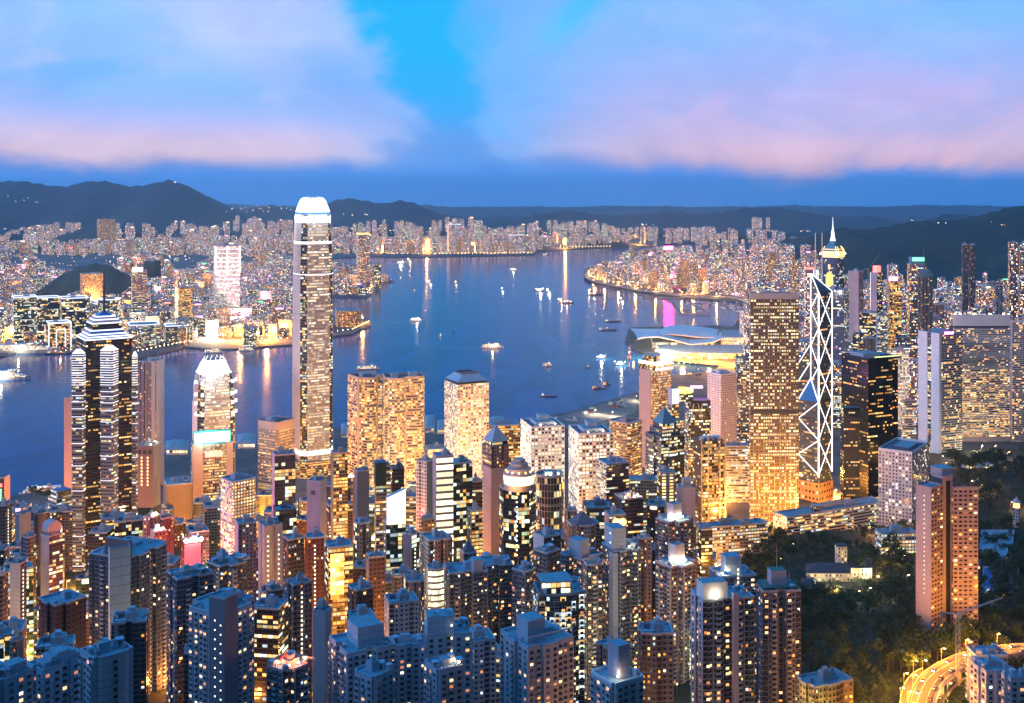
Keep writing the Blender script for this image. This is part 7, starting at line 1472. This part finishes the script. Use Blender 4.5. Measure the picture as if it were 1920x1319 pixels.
CABW = facade('cabin_white', (.74, .74, .76), lit=.75, pal=[(0, WARM), (.4, WHT)], ww=.7, wh=.5, es=3.0, joint=0); CABR = facade('cabin_red', (.45, .12, .10), lit=.8, pal=P_GOLD, ww=.7, wh=.5, es=3.0, joint=0)
HULLD = mat('hull_dark', (.05, .05, .06), .6); HULLW = mat('hull_white', (.72, .73, .76), .4); HULLR = mat('hull_red', (.30, .05, .04), .5); WAKE = mat('foam', (.20, .36, .55), .5, var=.5, vs=.3); DECK = mat('deck', (.25, .20, .16), .8)
def vessel(name, cat, label, px, py, L, ang, style, lights=0, lc=L_WHT, P=0, group='boats on the harbour'):
    p = W(px, py, 0); root = thing(name, label, cat, p, group); root.rotation_euler = (0, 0, math.radians(ang)); B = L * (.2 if L > 40 else .27); H = max(1.2, L * .045)
    def part(n, f, par=root):
        mb = MB(); f(mb); o = bpy.data.objects.new(n, mb.mesh(n)); COL.objects.link(o); o.parent = par; return o
    hm = {'ferry': HULLW, 'cruise': HULLW, 'barge': HULLD, 'crane': HULLD, 'tug': HULLR, 'sail': HULLD, 'work': HULLD}[style]
    part('hull', lambda m: hullmesh(m, L, B, H, hm, DECK, .45 if style in ('sail', 'tug') else .28))
    if style in ('ferry', 'cruise'):
        nd = 2 if style == 'ferry' else 5
        for k in range(nd):
            l = L * (.82 - .07 * k); part('deck', lambda m: m.prism([(-L * .42, -B * .42), (-L * .42 + l, -B * .42 + B * .05), (-L * .42 + l, B * .42 - B * .05), (-L * .42, B * .42)], H + k * 3.0, H + k * 3.0 + 2.9, CABW, WHITE, 2.6, 2.9))
        part('bridge', lambda m: m.box((L * .16, 0, H + nd * 3), L * .14, B * .6, 2.6, CABW, 0, WHITE)); part('funnel', lambda m: m.box((-L * .16, 0, H + nd * 3), L * .08, B * .3, L * .07, STEEL)); part('mast', lambda m: m.bar((L * .14, 0, H + nd * 3 + 2.6), (L * .14, 0, H + nd * 3 + 9), .2, STEEL))
    elif style == 'barge':
        part('cargo_deck', lambda m: m.box((L * .06, 0, H), L * .62, B * .8, 1.6, DECK)); part('wheelhouse', lambda m: m.box((-L * .38, 0, H), L * .12, B * .6, 5, CABW, 0, WHITE))
    elif style == 'crane':
        part('wheelhouse', lambda m: m.box((-L * .36, 0, H), L * .16, B * .7, 6, CABR, 0, RUST)); 
        def jib(m):
            for s_ in (-1, 1):
                m.bar((L * .1, s_ * 2.5, H), (L * .02, s_ * .6, H + L * .55), .35, RUST); m.bar((-L * .12, s_ * 2.5, H), (L * .02, s_ * .6, H + L * .55), .3, RUST)
            for k in range(1, 7): t = k / 7; m.bar((L * (.1 - .08 * t), -2.5 + 1.9 * t, H + L * .55 * t), (-L * .12 + L * .14 * t, 2.5 - 1.9 * t, H + L * .55 * t), .18, RUST)
        part('derrick', jib); part('winch_house', lambda m: m.box((0, 0, H), L * .2, B * .5, 3.5, RUST))
    elif style in ('tug', 'work'):
        part('wheelhouse', lambda m: m.box((-L * .05, 0, H), L * .36, B * .62, 3, CABW, 0, WHITE)); part('bridge', lambda m: m.box((0, 0, H + 3), L * .2, B * .5, 2.6, CABW, 0, WHITE)); part('mast', lambda m: m.bar((0, 0, H + 5), (0, 0, H + 10), .2, STEEL)); part('boom', lambda m: m.bar((L * .12, 0, H), (L * .4, 0, H + L * .28), .3, STEEL))
    elif style == 'sail':
        part('mast', lambda m: m.bar((0, 0, H), (0, 0, H + L * .9), .2, STEEL)); part('sail', lambda m: (m.face([(0, .1, H + 1), (-L * .4, .5, H + 1.5), (-L * .06, .3, H + L * .85)], RUST), m.face([(0, .0, H + 1), (-L * .06, .2, H + L * .85), (-L * .4, .4, H + 1.5)], RUST)))
    R = random.Random(int(px * 3 + py)); r = max(.5, p.y / 4200)
    for k in range(lights):
        x = -L * .42 + L * .8 * (k + .5) / lights; zz = H + R.uniform(3, 8) + (L * .12 if style == 'crane' else 0)
        def bulb(m): m.bar((x, 0, H), (x, 0, zz), .1, STEEL); m.lathe((x, 0, zz), [(.01, -r), (r, 0), (.01, r)], lc, 8)
        part('deck_light', bulb)
    if style == 'ferry' and L > 40: part('wake', lambda m: [m.face([(-L * .5 - k * L * .22, -B * (.3 + k * .22), .06), (-L * .5 - (k + 1) * L * .22, -B * (.3 + (k + 1) * .22), .06), (-L * .5 - (k + 1) * L * .22, -B * (.1 + k * .22), .06), (-L * .5 - k * L * .22, -B * (.12 + k * .16), .06)], WAKE) or m.face([(-L * .5 - k * L * .22, B * (.12 + k * .16), .06), (-L * .5 - (k + 1) * L * .22, B * (.1 + k * .22), .06), (-L * .5 - (k + 1) * L * .22, B * (.3 + (k + 1) * .22), .06), (-L * .5 - k * L * .22, B * (.3 + k * .22), .06)], WAKE) for k in range(8)])
    if P: glow('deck_glow', (0, -B, H + 9), P, (1, .45, .15) if lc in (B_A, L_RED) else (1, .85, .6), 2, root)
    return root
B_ = L_BRIGHT = lamp_mat('boat_light', (1, .88, .66), 45, True); B_A = lamp_mat('boat_amber', (1, .60, .25), 40, True)
VESSELS = [
 ('cruise_ship', 'cruise ship', 'large white cruise ship cut off by the left edge of the water', 6, 712, 118, 12, 'cruise', 6, L_WARM, 60000),
 ('ferry', 'ferry', 'white ferry with lit decks crossing mid-harbour, largest on the open water', 923, 652, 62, 5, 'ferry', 3, B_A, 60000),
 ('ferry', 'ferry', 'white ferry glowing amber left of centre of the harbour', 780, 602, 44, 25, 'ferry', 3, B_, 30000),
 ('ferry', 'ferry', 'low pale ferry just right of the tallest silver tower', 690, 693, 58, 12, 'ferry', 0, L_WARM, 0),
 ('ferry', 'ferry', 'bright white boat near the far shore, left of a smaller amber one', 751, 494, 50, 20, 'ferry', 4, B_, 60000),
 ('ferry', 'ferry', 'small amber boat near the far shore', 766, 488, 40, 80, 'ferry', 3, B_A, 50000),
 ('workboat', 'workboat', 'small lit boat with one bright lamp left of the harbour centre', 805, 530, 30, 70, 'work', 1, B_, 20000),
 ('workboat', 'workboat', 'small boat right of another lit one in mid-harbour', 854, 531, 26, 40, 'work', 1, B_A, 12000),
 ('workboat', 'workboat', 'little boat with a greenish white lamp in mid-harbour', 941, 543, 22, 60, 'work', 1, B_, 8000),
 ('workboat', 'workboat', 'small dim boat under the left shore in mid-harbour', 777, 546, 22, 60, 'work', 1, L_COOL, 0),
 ('workboat', 'workboat', 'tiny boat with one light, right of the pale low ferry', 826, 632, 12, 60, 'work', 1, L_WHT, 0),
 ('sailboat', 'sailing boat', 'small boat with a reddish sail in mid-harbour', 851, 624, 16, 60, 'sail', 0, L_WHT, 0),
 ('ferry', 'ferry', 'small lit ferry near the far shore tip', 962, 507, 48, 10, 'ferry', 2, B_, 20000),
 ('workboat', 'workboat', 'dark boat with two white lamps off the far shore', 1022, 479, 46, 5, 'work', 2, L_WHT, 0),
 ('workboat', 'workboat', 'pair of amber-lit hulls at the far shore tip', 998, 475, 46, 60, 'work', 2, B_A, 0),
 ('workboat', 'workboat', 'left of the brilliantly lit working vessels in mid-harbour', 1012, 546, 52, 15, 'work', 3, B_, 90000),
 ('workboat', 'workboat', 'right of the brilliantly lit working vessels in mid-harbour', 1026, 547, 52, 100, 'work', 3, B_, 90000),
 ('workboat', 'workboat', 'lit vessel with a tall lamp just below the brilliant pair', 1049, 565, 44, 110, 'work', 3, B_, 60000),
 ('barge', 'barge', 'dark barge with a row of amber lights beside the lit vessel', 1062, 569, 56, 5, 'barge', 4, B_A, 20000),
 ('workboat', 'workboat', 'lit boat off the curving shore expressway', 1112, 537, 40, 100, 'work', 2, B_A, 30000),
 ('crane_barge', 'crane barge', 'dark crane barge off the curving shore expressway', 1120, 553, 62, 10, 'crane', 1, L_WARM, 0),
 ('workboat', 'workboat', 'white-lit boat left of the pink reflection', 1163, 562, 34, 100, 'work', 2, B_, 30000),
 ('barge', 'barge', 'dark barge with a covered deck left of the pink reflection', 1150, 604, 52, 5, 'barge', 0, L_WARM, 0),
 ('barge', 'barge', 'dark flat barge with one lit post below the covered barge', 1139, 620, 56, 5, 'barge', 1, L_WARM, 0),
 ('workboat', 'workboat', 'boat with a blinding white floodlight left of the wing-roofed hall', 1127, 672, 36, 5, 'work', 3, B_, 120000),
 ('workboat', 'workboat', 'boat with greenish white floodlights nearest the wing-roofed hall', 1163, 685, 40, 10, 'work', 4, B_, 120000),
 ('crane_barge', 'crane barge', 'red crane barge moored at the end of the wing-roofed hall', 1180, 672, 54, 80, 'crane', 3, B_A, 30000),
 ('crane_barge', 'crane barge', 'taller of two dark crane barges in front of the lit office tower', 1124, 730, 34, 20, 'crane', 0, L_WARM, 0),
 ('crane_barge', 'crane barge', 'lower dark crane barge behind the taller one', 1138, 722, 30, 60, 'crane', 0, L_WARM, 0),
 ('barge', 'barge', 'empty dark barge drifting in the foreground water', 1029, 744, 34, -8, 'barge', 0, L_WARM, 0),
 ('ferry', 'ferry', 'small red-lit boat on the right of the near harbour', 1026, 687, 26, 5, 'ferry', 1, L_RED, 0),
 ('workboat', 'workboat', 'tiny dark boat left of the floodlit boats', 1102, 690, 14, 5, 'work', 0, L_WARM, 0),
 ('crane_barge', 'crane barge', 'long dark barge at the dock behind the white square-windowed tower', 1310, 706, 60, 5, 'crane', 1, L_WARM, 0),
 ('ferry', 'ferry', 'white moored passenger ship with twin masts at the pier on the left', 78, 925, 60, 200, 'ferry', 5, L_WHT, 30000),
 ('barge', 'barge', 'lit barge off the cruise pier on the left', 115, 664, 78, 12, 'barge', 5, B_A, 20000),
 ('cruise_ship', 'cruise ship', 'long white liner berthed along the pier at the left edge', 40, 662, 190, 12, 'cruise', 7, L_WARM, 60000),
 ('ferry', 'ferry', 'dark-hulled ferry at the left promenade pier', 400, 662, 50, 5, 'ferry', 1, L_WARM, 0),
 ('ferry', 'ferry', 'ferry at the right end of the left promenade', 462, 658, 46, 5, 'ferry', 1, L_WARM, 0),
]
for v in VESSELS: vessel(*v)
def marina():
    R = random.Random(4); n = 0
    for k in range(46):
        px, py = R.uniform(1285, 1395), R.uniform(566, 586); q = W(px, py, 0)
        mb = MB(); L = R.uniform(12, 22); hullmesh(mb, L, L * .28, 1.6, HULLW, DECK, .5); mb.box((0, 0, 1.4), L * .4, L * .18, 2, WHITE); mb.bar((L * .1, 0, 2), (L * .1, 0, 14), .25, STEEL)
        o = bpy.data.objects.new('yacht', mb.mesh('yacht')); COL.objects.link(o); o.location = q; o.rotation_euler = (0, 0, R.uniform(0, 6)); tag(o, 'small white yacht moored among many in the sheltered basin by the expressway', 'yacht', 'yachts in the basin')
    for pts, lb in (([(1258, 562), (1275, 587)], 'left stone breakwater of the yacht basin'), ([(1270, 588), (1330, 590)], 'front stone breakwater of the yacht basin'), ([(1208, 558), (1310, 558)], 'thin sea wall before the expressway'), ([(700, 534), (737, 528)], 'thin pier at the tip of the low point')):
        P = [W(a, b, 3) for a, b in pts]; ribbon('breakwater', P, 14, PAVE, walls=True, thick=4, kind=None, label=lb, cat='breakwater')
marina()
def site_and_piers():
    R = random.Random(8); mb = MB()
    P = [W(px, py, 5.0) for px, py in ((985, 792), (1060, 778), (1120, 760), (1192, 740), (1192, 775), (1130, 790), (1060, 805), (990, 812))]; mb.face(P, SOIL); tag(mb.build('reclamation_ground'), kind='structure')
    for k in range(16):
        px = R.uniform(1000, 1190); py = interp(px, [(1000, 795), (1190, 750)]) + R.uniform(-4, 14); p = W(px, py, 5); mb = MB(); mb.box((0, 0, 0), R.uniform(8, 22), R.uniform(5, 9), R.uniform(2.5, 5), R.choice([RUST, CONC_B, TEAL, STEEL, WHITE])); mb.box((0, 0, 2.4), 5, 4, 3.2, STEEL_D)
        o = bpy.data.objects.new('site_shed', mb.mesh('site_shed')); COL.objects.link(o); o.location = p; o.rotation_euler = (0, 0, R.uniform(0, 3)); tag(o, f'{ordinal(k + 1)} small shed on the bare reclaimed shore right of the round-windowed tower', 'shed', 'sheds on the reclaimed shore')
    for px, py in ((1115, 778), (1147, 782), (1192, 752)): p = W(px, py, 5); lamp(p.x, p.y, 5, {1115: 'left', 1147: 'middle', 1192: 'right'}[px] + ' white floodlight on the bare reclaimed shore', 'site floodlights', 50000, 0, (1, .9, .6), 1.5)
    for i, (x0, x1, y0, y1) in enumerate(((640, 655, 806, 822), (668, 690, 800, 815), (798, 814, 790, 812), (820, 834, 800, 815), (920, 945, 793, 803), (312, 352, 838, 854), (446, 478, 826, 842))):
        A, B2, C, D = W(x0, y1, 3), W(x1, y1, 3), W(x1, y0, 3), W(x0, y0, 3); root = thing('ferry_pier', f'{ordinal(i + 1)} lit ferry pier building from the left along the near shore', 'pier', ((A.x + C.x) / 2, (A.y + C.y) / 2, 0), 'ferry piers'); P = [(q.x, q.y) for q in (A, B2, C, D)]
        mb = MB(); mb.prism(P, -1, 12, CABW, ROOF, 5, 6); mb.build('hall', root); c = root.location; mb = MB(); mb.prism([(c.x + (q[0] - c.x) * 1.1, c.y + (q[1] - c.y) * 1.1) for q in P], 12, 16, ROOF, ROOF, poly2=[(c.x + (q[0] - c.x) * .5, c.y + (q[1] - c.y) * .9) for q in P]); mb.build('roof', root)
site_and_piers()
# ---------------------------------------------------------------- trees
def tree_meshes():
    out = []
    for s_ in range(6):
        R = random.Random(100 + s_); mb = MB(); cl = [(R.gauss(0, 2.6), R.gauss(0, 2.6), R.uniform(5.5, 11.5), R.uniform(1.5, 2.7)) for _ in range(13)]
        for (x, y, z, r) in cl:
            for _ in range(70):
                u = Vector((R.gauss(0, 1), R.gauss(0, 1), R.gauss(0, .8))).normalized() * r * R.uniform(.55, 1.05); q = Vector((x, y, z)) + u; n = (u.normalized() + Vector((R.gauss(0, .5), R.gauss(0, .5), R.gauss(0, .5)))).normalized(); a = n.orthogonal().normalized(); b = n.cross(a); k = R.uniform(.28, .62)
                mb.face([q - a * k, q - b * k * .7, q + a * k, q + b * k * .7], FROND[R.choices((0, 1, 2), ((5, 3, 1), (3, 4, 2))[s_ % 2])[0]])
        crown = mb.mesh('crown'); t = MB(); t.bar((0, 0, -1.5), (0, 0, 5), .42, BARK, 7, .28)
        for (x, y, z, r) in cl[:7]: t.bar((0, 0, 4 + R.uniform(-1, .8)), (x * .8, y * .8, z - .5), .18, BARK, 5, .05)
        out.append((crown, t.mesh('trunk')))
    return out
TREES = tree_meshes(); TREE_XY = []
def tree(x, y, sc, i, label, group):
    z = ground(x, y) if ground(x, y) > 4 else 4
    o = thing('tree', label, 'tree', (x, y, z), group); o.scale = (sc, sc, sc * random.Random(int(x * 7)).uniform(.85, 1.2)); o.rotation_euler = (0, 0, (x * 13.7) % 6.28)
    for n, me in zip(('crown', 'trunk'), TREES[i % 6]): c = bpy.data.objects.new(n, me); COL.objects.link(c); c.parent = o
    TREE_XY.append((x, y))
def forest():
    R = random.Random(31); k = 0; tries = 0
    fly = [W(px, py, 122) for px, py in ((1716, 1420), (1730, 1310), (1752, 1270), (1800, 1241), (1850, 1226), (1900, 1219), (1980, 1214), (1697, 1340), (1706, 1292), (1775, 1290))]
    bl = [(x, y, r * .9) for x, y, r in FOOTPRINTS]
    while k < 285 and tries < 20000:
        tries += 1; Y = 590 + 1090 * R.random() ** 1.2; px = R.uniform(1345, 1945); p = at(px, Y)
        if px < 1500 and (Y < 760 or Y > 1420): continue
        if px < 1700 and Y > 1330: continue
        if 1475 < px < 1660 and 1000 < Y < 1140 and R.random() < .85: continue
        if any((p.x - a) ** 2 + (p.y - b) ** 2 < (r + 3) ** 2 for a, b, r in bl): continue
        if any((p.x - q.x) ** 2 + (p.y - q.y) ** 2 < 22 ** 2 for q in fly): continue
        if any((p.x - a) ** 2 + (p.y - b) ** 2 < 56 for a, b in TREE_XY): continue
        tree(p.x, p.y, R.uniform(1.05, 2.0), R.randrange(6), 'dark broad-leaved tree in the dense wood around the pink twin tower', 'trees of the hillside wood'); k += 1
    for i, (px, Y) in enumerate(((1362, 1420), (1375, 1400), (1384, 1420), (1400, 1330), (1385, 1270), (1480, 1370), (1500, 1350), (1566, 1450), (1548, 1380), (1360, 1300))): p = at(px, Y); tree(p.x, p.y, 1.3, i, f'{ordinal(i + 1)} lamplit tree by the orange road near the square gold-lit tower', 'trees by the orange road')
    for i in range(12): p = at(575 + 5 * i, 1500 + 14 * (i % 3)); o = None; tree(p.x, p.y, .6, i, f'{ordinal(i + 1)} small tree from the left on the podium terrace of the tallest silver tower', 'terrace trees'); COL.objects[-3].location.z = zat(884, 1500) if False else COL.objects[-3].location.z
    for i, (px, Y) in enumerate(((60, 1600), (75, 1590), (90, 1580), (105, 1570), (118, 1560), (125, 1400), (115, 860), (122, 845), (128, 870), (108, 880))): p = at(px, Y); tree(p.x, p.y, 1.2, i, f'{ordinal(i + 1)} dark tree from the left near the left waterfront', 'trees near the left waterfront')
forest()
def undergrowth():
    R = random.Random(12); mb = MB(); wood = MB()
    for _ in range(24000):
        Y = 590 + 1060 * R.random() ** 1.3; px = R.uniform(1340, 1950); p = at(px, Y); z = ground(p.x, p.y); q = Vector((p.x, p.y, z + R.uniform(.2, 2.6))); n = Vector((R.gauss(0, .6), R.gauss(0, .6), 1)).normalized(); a = n.orthogonal().normalized() * R.uniform(.6, 1.7); b = n.cross(a) * .8
        mb.face([q - a, q - b, q + a, q + b], FROND[R.choices((0, 1, 2), (6, 3, 1))[0]])
    tag(mb.build('undergrowth'), 'dark leafy undergrowth covering the ground of the hillside wood', 'undergrowth', kind='stuff')
    # the trees past some 300: one mass
    fly = [W(px, py, 122) for px, py in ((1716, 1420), (1730, 1310), (1752, 1270), (1800, 1241), (1850, 1226), (1900, 1219), (1980, 1214), (1697, 1340), (1706, 1292), (1775, 1290))]
    bl = [(x, y, r * .95) for x, y, r in FOOTPRINTS]; k = 0
    for _ in range(6000):
        if k >= 330: break
        Y = 600 + 1000 * R.random(); px = R.uniform(1345, 1945); p = at(px, Y)
        if (px < 1500 and (Y < 760 or Y > 1420)) or (px < 1700 and Y > 1330) or (1470 < px < 1665 and 990 < Y < 1140): continue
        if any((p.x - a) ** 2 + (p.y - b) ** 2 < (r + 4) ** 2 for a, b, r in bl) or any((p.x - q.x) ** 2 + (p.y - q.y) ** 2 < 22 ** 2 for q in fly) or any((p.x - a) ** 2 + (p.y - b) ** 2 < 30 for a, b in TREE_XY): continue
        k += 1; TREE_XY.append((p.x, p.y)); z = ground(p.x, p.y); h = R.uniform(7, 14)
        wood.bar((p.x, p.y, z - 1), (p.x, p.y, z + h * .7), .3, BARK, 5, .15)
        for c in range(5):
            cx, cy_, cz, r = p.x + R.gauss(0, 2.2), p.y + R.gauss(0, 2.2), z + h * R.uniform(.55, 1.05), R.uniform(1.6, 2.8); fm = FROND[R.choices((0, 1, 2), (4, 3, 2))[0]]
            for _ in range(44):
                u = Vector((R.gauss(0, 1), R.gauss(0, 1), R.gauss(0, .8))).normalized() * r * R.uniform(.6, 1.05); q = Vector((cx, cy_, cz)) + u; n = (u.normalized() + Vector((R.gauss(0, .5), R.gauss(0, .5), R.gauss(0, .5)))).normalized(); a = n.orthogonal().normalized() * R.uniform(.4, .8); b = n.cross(a) * .7; wood.face([q - a, q - b, q + a, q + b], fm)
    tag(wood.build('woodland'), 'the further trees of the wood that read as one dark mass', 'woodland', kind='stuff')
undergrowth()
# ---------------------------------------------------------------- the villa in the park and other small things
def villa():
    Y = 1075; z0 = ground(*at(1560, Y)[:2]) ; R = random.Random(2)
    root = thing('villa', 'white colonial villa with dark roofs and a square tower in the wooded park', 'villa', at(1562, Y, z0)); c = root.location
    wall = facade('villa_wall', (.62, .56, .50), lit=.5, pal=P_GOLD, ww=.4, wh=.55, es=1.8); TILE = mat('dark_tile', (.05, .055, .07), .8)
    def wing(nm, px0, px1, Y0, Y1, h, hip=5):
        A, B = at(px0, Y0), at(px1, Y0); C, D = at(px1, Y1), at(px0, Y1); P = [(q.x, q.y) for q in (A, B, C, D)]; mb = MB(); mb.prism(P, z0 - 3, z0 + h, wall, TILE, 3.5, 4); w = mb.build(nm, root)
        m_ = ((A.x + C.x) / 2, (A.y + C.y) / 2); mb = MB(); e = [(m_[0] + (q[0] - m_[0]) * 1.04, m_[1] + (q[1] - m_[1]) * 1.04) for q in P]; mb.prism(e, z0 + h, z0 + h + hip, TILE, TILE, poly2=[(m_[0] + (q[0] - m_[0]) * .45, m_[1] + (q[1] - m_[1]) * .12) for q in P]); sub(mb, 'roof', root, w)
    wing('wing', 1512, 1594, 1065, 1092, 9); wing('wing', 1578, 1635, 1080, 1110, 9); wing('wing', 1502, 1530, 1040, 1062, 5, 3)
    mb = MB(); p = at(1577, 1090); mb.box((p.x, p.y, z0), 9, 9, 27, wall, 0, TILE); t = mb.build('tower', root); mb = MB(); mb.box((p.x, p.y, z0 + 27), 10.4, 10.4, 1, TILE); sub(mb, 'roof', root, t)
    for px, Y_ in ((1540, 1050), (1600, 1070), (1570, 1045), (1630, 1075)): p = at(px, Y_); glow('garden_light', (p.x - c.x, p.y - c.y, 6), 9000, (1, .80, .42), 1, root)
    root2 = thing('church_tower', 'small square stone church tower among dark trees behind the villa', 'church tower', at(1530, 1330, gz(*at(1530, 1330)[:2]))); c2 = root2.location; mb = MB(); mb.box((c2.x, c2.y, c2.z), 9, 9, 30, S['apt_cream'], .2, CONC); b = mb.build('wall', root2)
    for a in range(4): mb = MB(); mb.box((c2.x + (-3.9, 3.9, 3.9, -3.9)[a], c2.y + (-3.9, -3.9, 3.9, 3.9)[a], c2.z + 30), 1.2, 1.2, 3, CONC); mb.build('pinnacle', root2)
    # park lamps
    for i, (px, py, c_) in enumerate(((1644, 1059, 0), (1483, 1023, 1), (1660, 1035, 0), (1692, 1045, 0), (1565, 1110, 0), (1628, 1107, 1), (1655, 1103, 1), (1673, 1100, 1), (1692, 1101, 1), (1607, 1113, 1), (1461, 1051, 1), (1643, 1085, 0), (1850, 1110, 1), (1765, 858, 0), (1772, 870, 0), (1865, 838, 0), (1890, 850, 0), (1895, 945, 0), (1905, 950, 0), (1700, 1082, 1), (1820, 905, 1), (1838, 912, 0), (1852, 915, 0))):
        Y_ = 1100
        for _ in range(12): q = at(px, Y_); Y_ = (HC - ground(q.x, q.y) - 9) * F / (py - YH)
        q = at(px, Y_); lamp(q.x, q.y, ground(q.x, q.y) + 1.5, f'{ordinal(i + 1)} {"orange" if c_ == 0 else "pale"} lamp glowing among the dark trees of the wood', 'lamps in the wood', 16000 if c_ == 0 else 3000, 0, (1, .42, .08) if c_ == 0 else (.9, 1, .7), .6)
    # tents and pavilion on the hill park
    q = at(1846, 1560); zt = ground(q.x, q.y); root = thing('tent_canopy', 'cluster of pale blue peaked tent canopies on the dark hill park', 'tent canopy', (q.x, q.y, zt)); TC = mat('tent_cloth', (.40, .52, .62), .6)
    for i in range(9):
        x, y = q.x - 26 + 11 * (i % 5) + (5 if i > 4 else 0), q.y - 6 + 13 * (i // 5); mb = MB(); mb.lathe((x, y, zt + 3), [(8, 0), (4, 2.2), (1, 5.4), (.1, 6.5)], TC, 8); mb.build('canopy', root)
    for a in (-24, 0, 20): glow('tent_light', (a, -14, 5), 5000, (1, .55, .18), 1, root)
    q = at(1906, 1260); zt = ground(q.x, q.y); root = thing('pavilion', 'slender white lookout pavilion with a pointed cap above the right-hand trees', 'pavilion', (q.x, q.y, zt)); mb = MB(); mb.lathe((q.x, q.y, zt), [(4, 0), (4, 20), (4.6, 20.4), (4.6, 21.4), (4, 21.5)], S['apt_white'], 8); mb.build('shaft', root); mb = MB(); mb.lathe((q.x, q.y, zt + 21.5), [(3.4, 0), (3.4, 5)], L_AMB, 8); mb.build('lit_gallery', root); mb = MB(); mb.lathe((q.x, q.y, zt + 26.5), [(5, 0), (.1, 6.5)], CONC, 8); mb.build('cap', root)
    # low roofs at the right edge
    for nm, px0, px1, Y0, Y1, h, m, lb in (('villa', 1836, 1896, 1150, 1230, 8, ROOF, 'low grey-roofed hall right of the pink twin tower'), ('villa', 1832, 1884, 1090, 1140, 10, S['apt_pink'], 'pinkish building below the grey-roofed hall'), ('aviary', 1840, 1905, 1000, 1070, 4, BLUEGL, 'blue sheet-roofed enclosure at the right edge of the wood')):
        A, B, C, D = at(px0, Y0), at(px1, Y0), at(px1 + 6, Y1), at(px0 + 4, Y1); z_ = ground(A.x, A.y); rt = thing(nm, lb, 'building', ((A.x + C.x) / 2, (A.y + C.y) / 2, z_)); P = [(v.x, v.y) for v in (A, B, C, D)]; mb = MB(); mb.prism(P, z_ - 3, z_ + h, S['apt_pink'] if m is not ROOF else CONC, m if m is not S['apt_pink'] else ROOF, 4, 4); mb.build('wall', rt); mb = MB(); mb.ring(P, .95, z_ + h, z_ + h + 1, CONC_B); mb.build('parapet', rt)
villa()
def crane(px, py0, py1, Y, label, m, ang=.4):
    p = at(px, Y); z0, z1 = zat(py0, Y), zat(py1, Y); root = thing('tower_crane', label, 'tower crane', (p.x, p.y, z0)); mb = MB(); h = z1 - z0; n = max(4, int(h / 4))
    for sx, sy in ((-1, -1), (1, -1), (1, 1), (-1, 1)): mb.bar((p.x + sx, p.y + sy, z0), (p.x + sx, p.y + sy, z1), .16, m)
    for i in range(n): a = z0 + h * i / n; b = z0 + h * (i + 1) / n; mb.bar((p.x - 1, p.y - 1, a), (p.x + 1, p.y - 1, b), .09, m); mb.bar((p.x + 1, p.y + 1, a), (p.x + 1, p.y - 1, b), .09, m)
    mb.build('mast', root); ca, sa = math.cos(ang), math.sin(ang); L = h * .5 + 10; mb = MB()
    for o_ in (-.6, .6): mb.bar((p.x, p.y + o_, z1), (p.x + ca * L, p.y + o_, z1 + sa * L), .14, m)
    mb.bar((p.x, p.y, z1 + 1.2), (p.x + ca * L, p.y, z1 + sa * L + .4), .12, m)
    for i in range(12): t0, t1 = i / 12, (i + 1) / 12; mb.bar((p.x + ca * L * t0, p.y - .6, z1 + sa * L * t0), (p.x + ca * L * t1, p.y + .6, z1 + sa * L * t1 + .6), .07, m)
    mb.build('jib', root); mb = MB(); mb.bar((p.x, p.y, z1), (p.x - 9, p.y, z1 + 1), .5, m); mb.box((p.x - 9, p.y, z1 - 2), 3, 2, 2.5, CONC_D); mb.build('counterweight', root); mb = MB(); mb.box((p.x + 1.2, p.y, z1 - 2), 1.6, 1.6, 2.2, m); mb.build('cab', root)
crane(1796, 1270, 1152, 690, 'pale lattice tower crane standing before the flyover at lower right', STEEL, .35)
crane(1628, 560, 505, 2700, 'yellow-lit construction crane behind the right-hand towers', YELLOWP, .9)
# ---------------------------------------------------------------- evening haze over the harbour
def haze():
    m = bpy.data.materials.new('haze'); m.use_nodes = True; nt = m.node_tree; nt.nodes.clear()
    v = nt.nodes.new('ShaderNodeVolumePrincipled'); v.inputs['Color'].default_value = (.44, .76, 1, 1); v.inputs['Density'].default_value = 3.4e-5; v.inputs['Anisotropy'].default_value = 0.72
    o = nt.nodes.new('ShaderNodeOutputMaterial'); nt.links.new(v.outputs[0], o.inputs['Volume'])
    mb = MB(); mb.prism([(-30000, -1500), (30000, -1500), (30000, 27500), (-30000, 27500)], -3, 640, m, m, bottom=True); ob = mb.build('haze'); tag(ob, 'thin blue evening haze over the harbour', 'haze', kind='stuff')
haze()
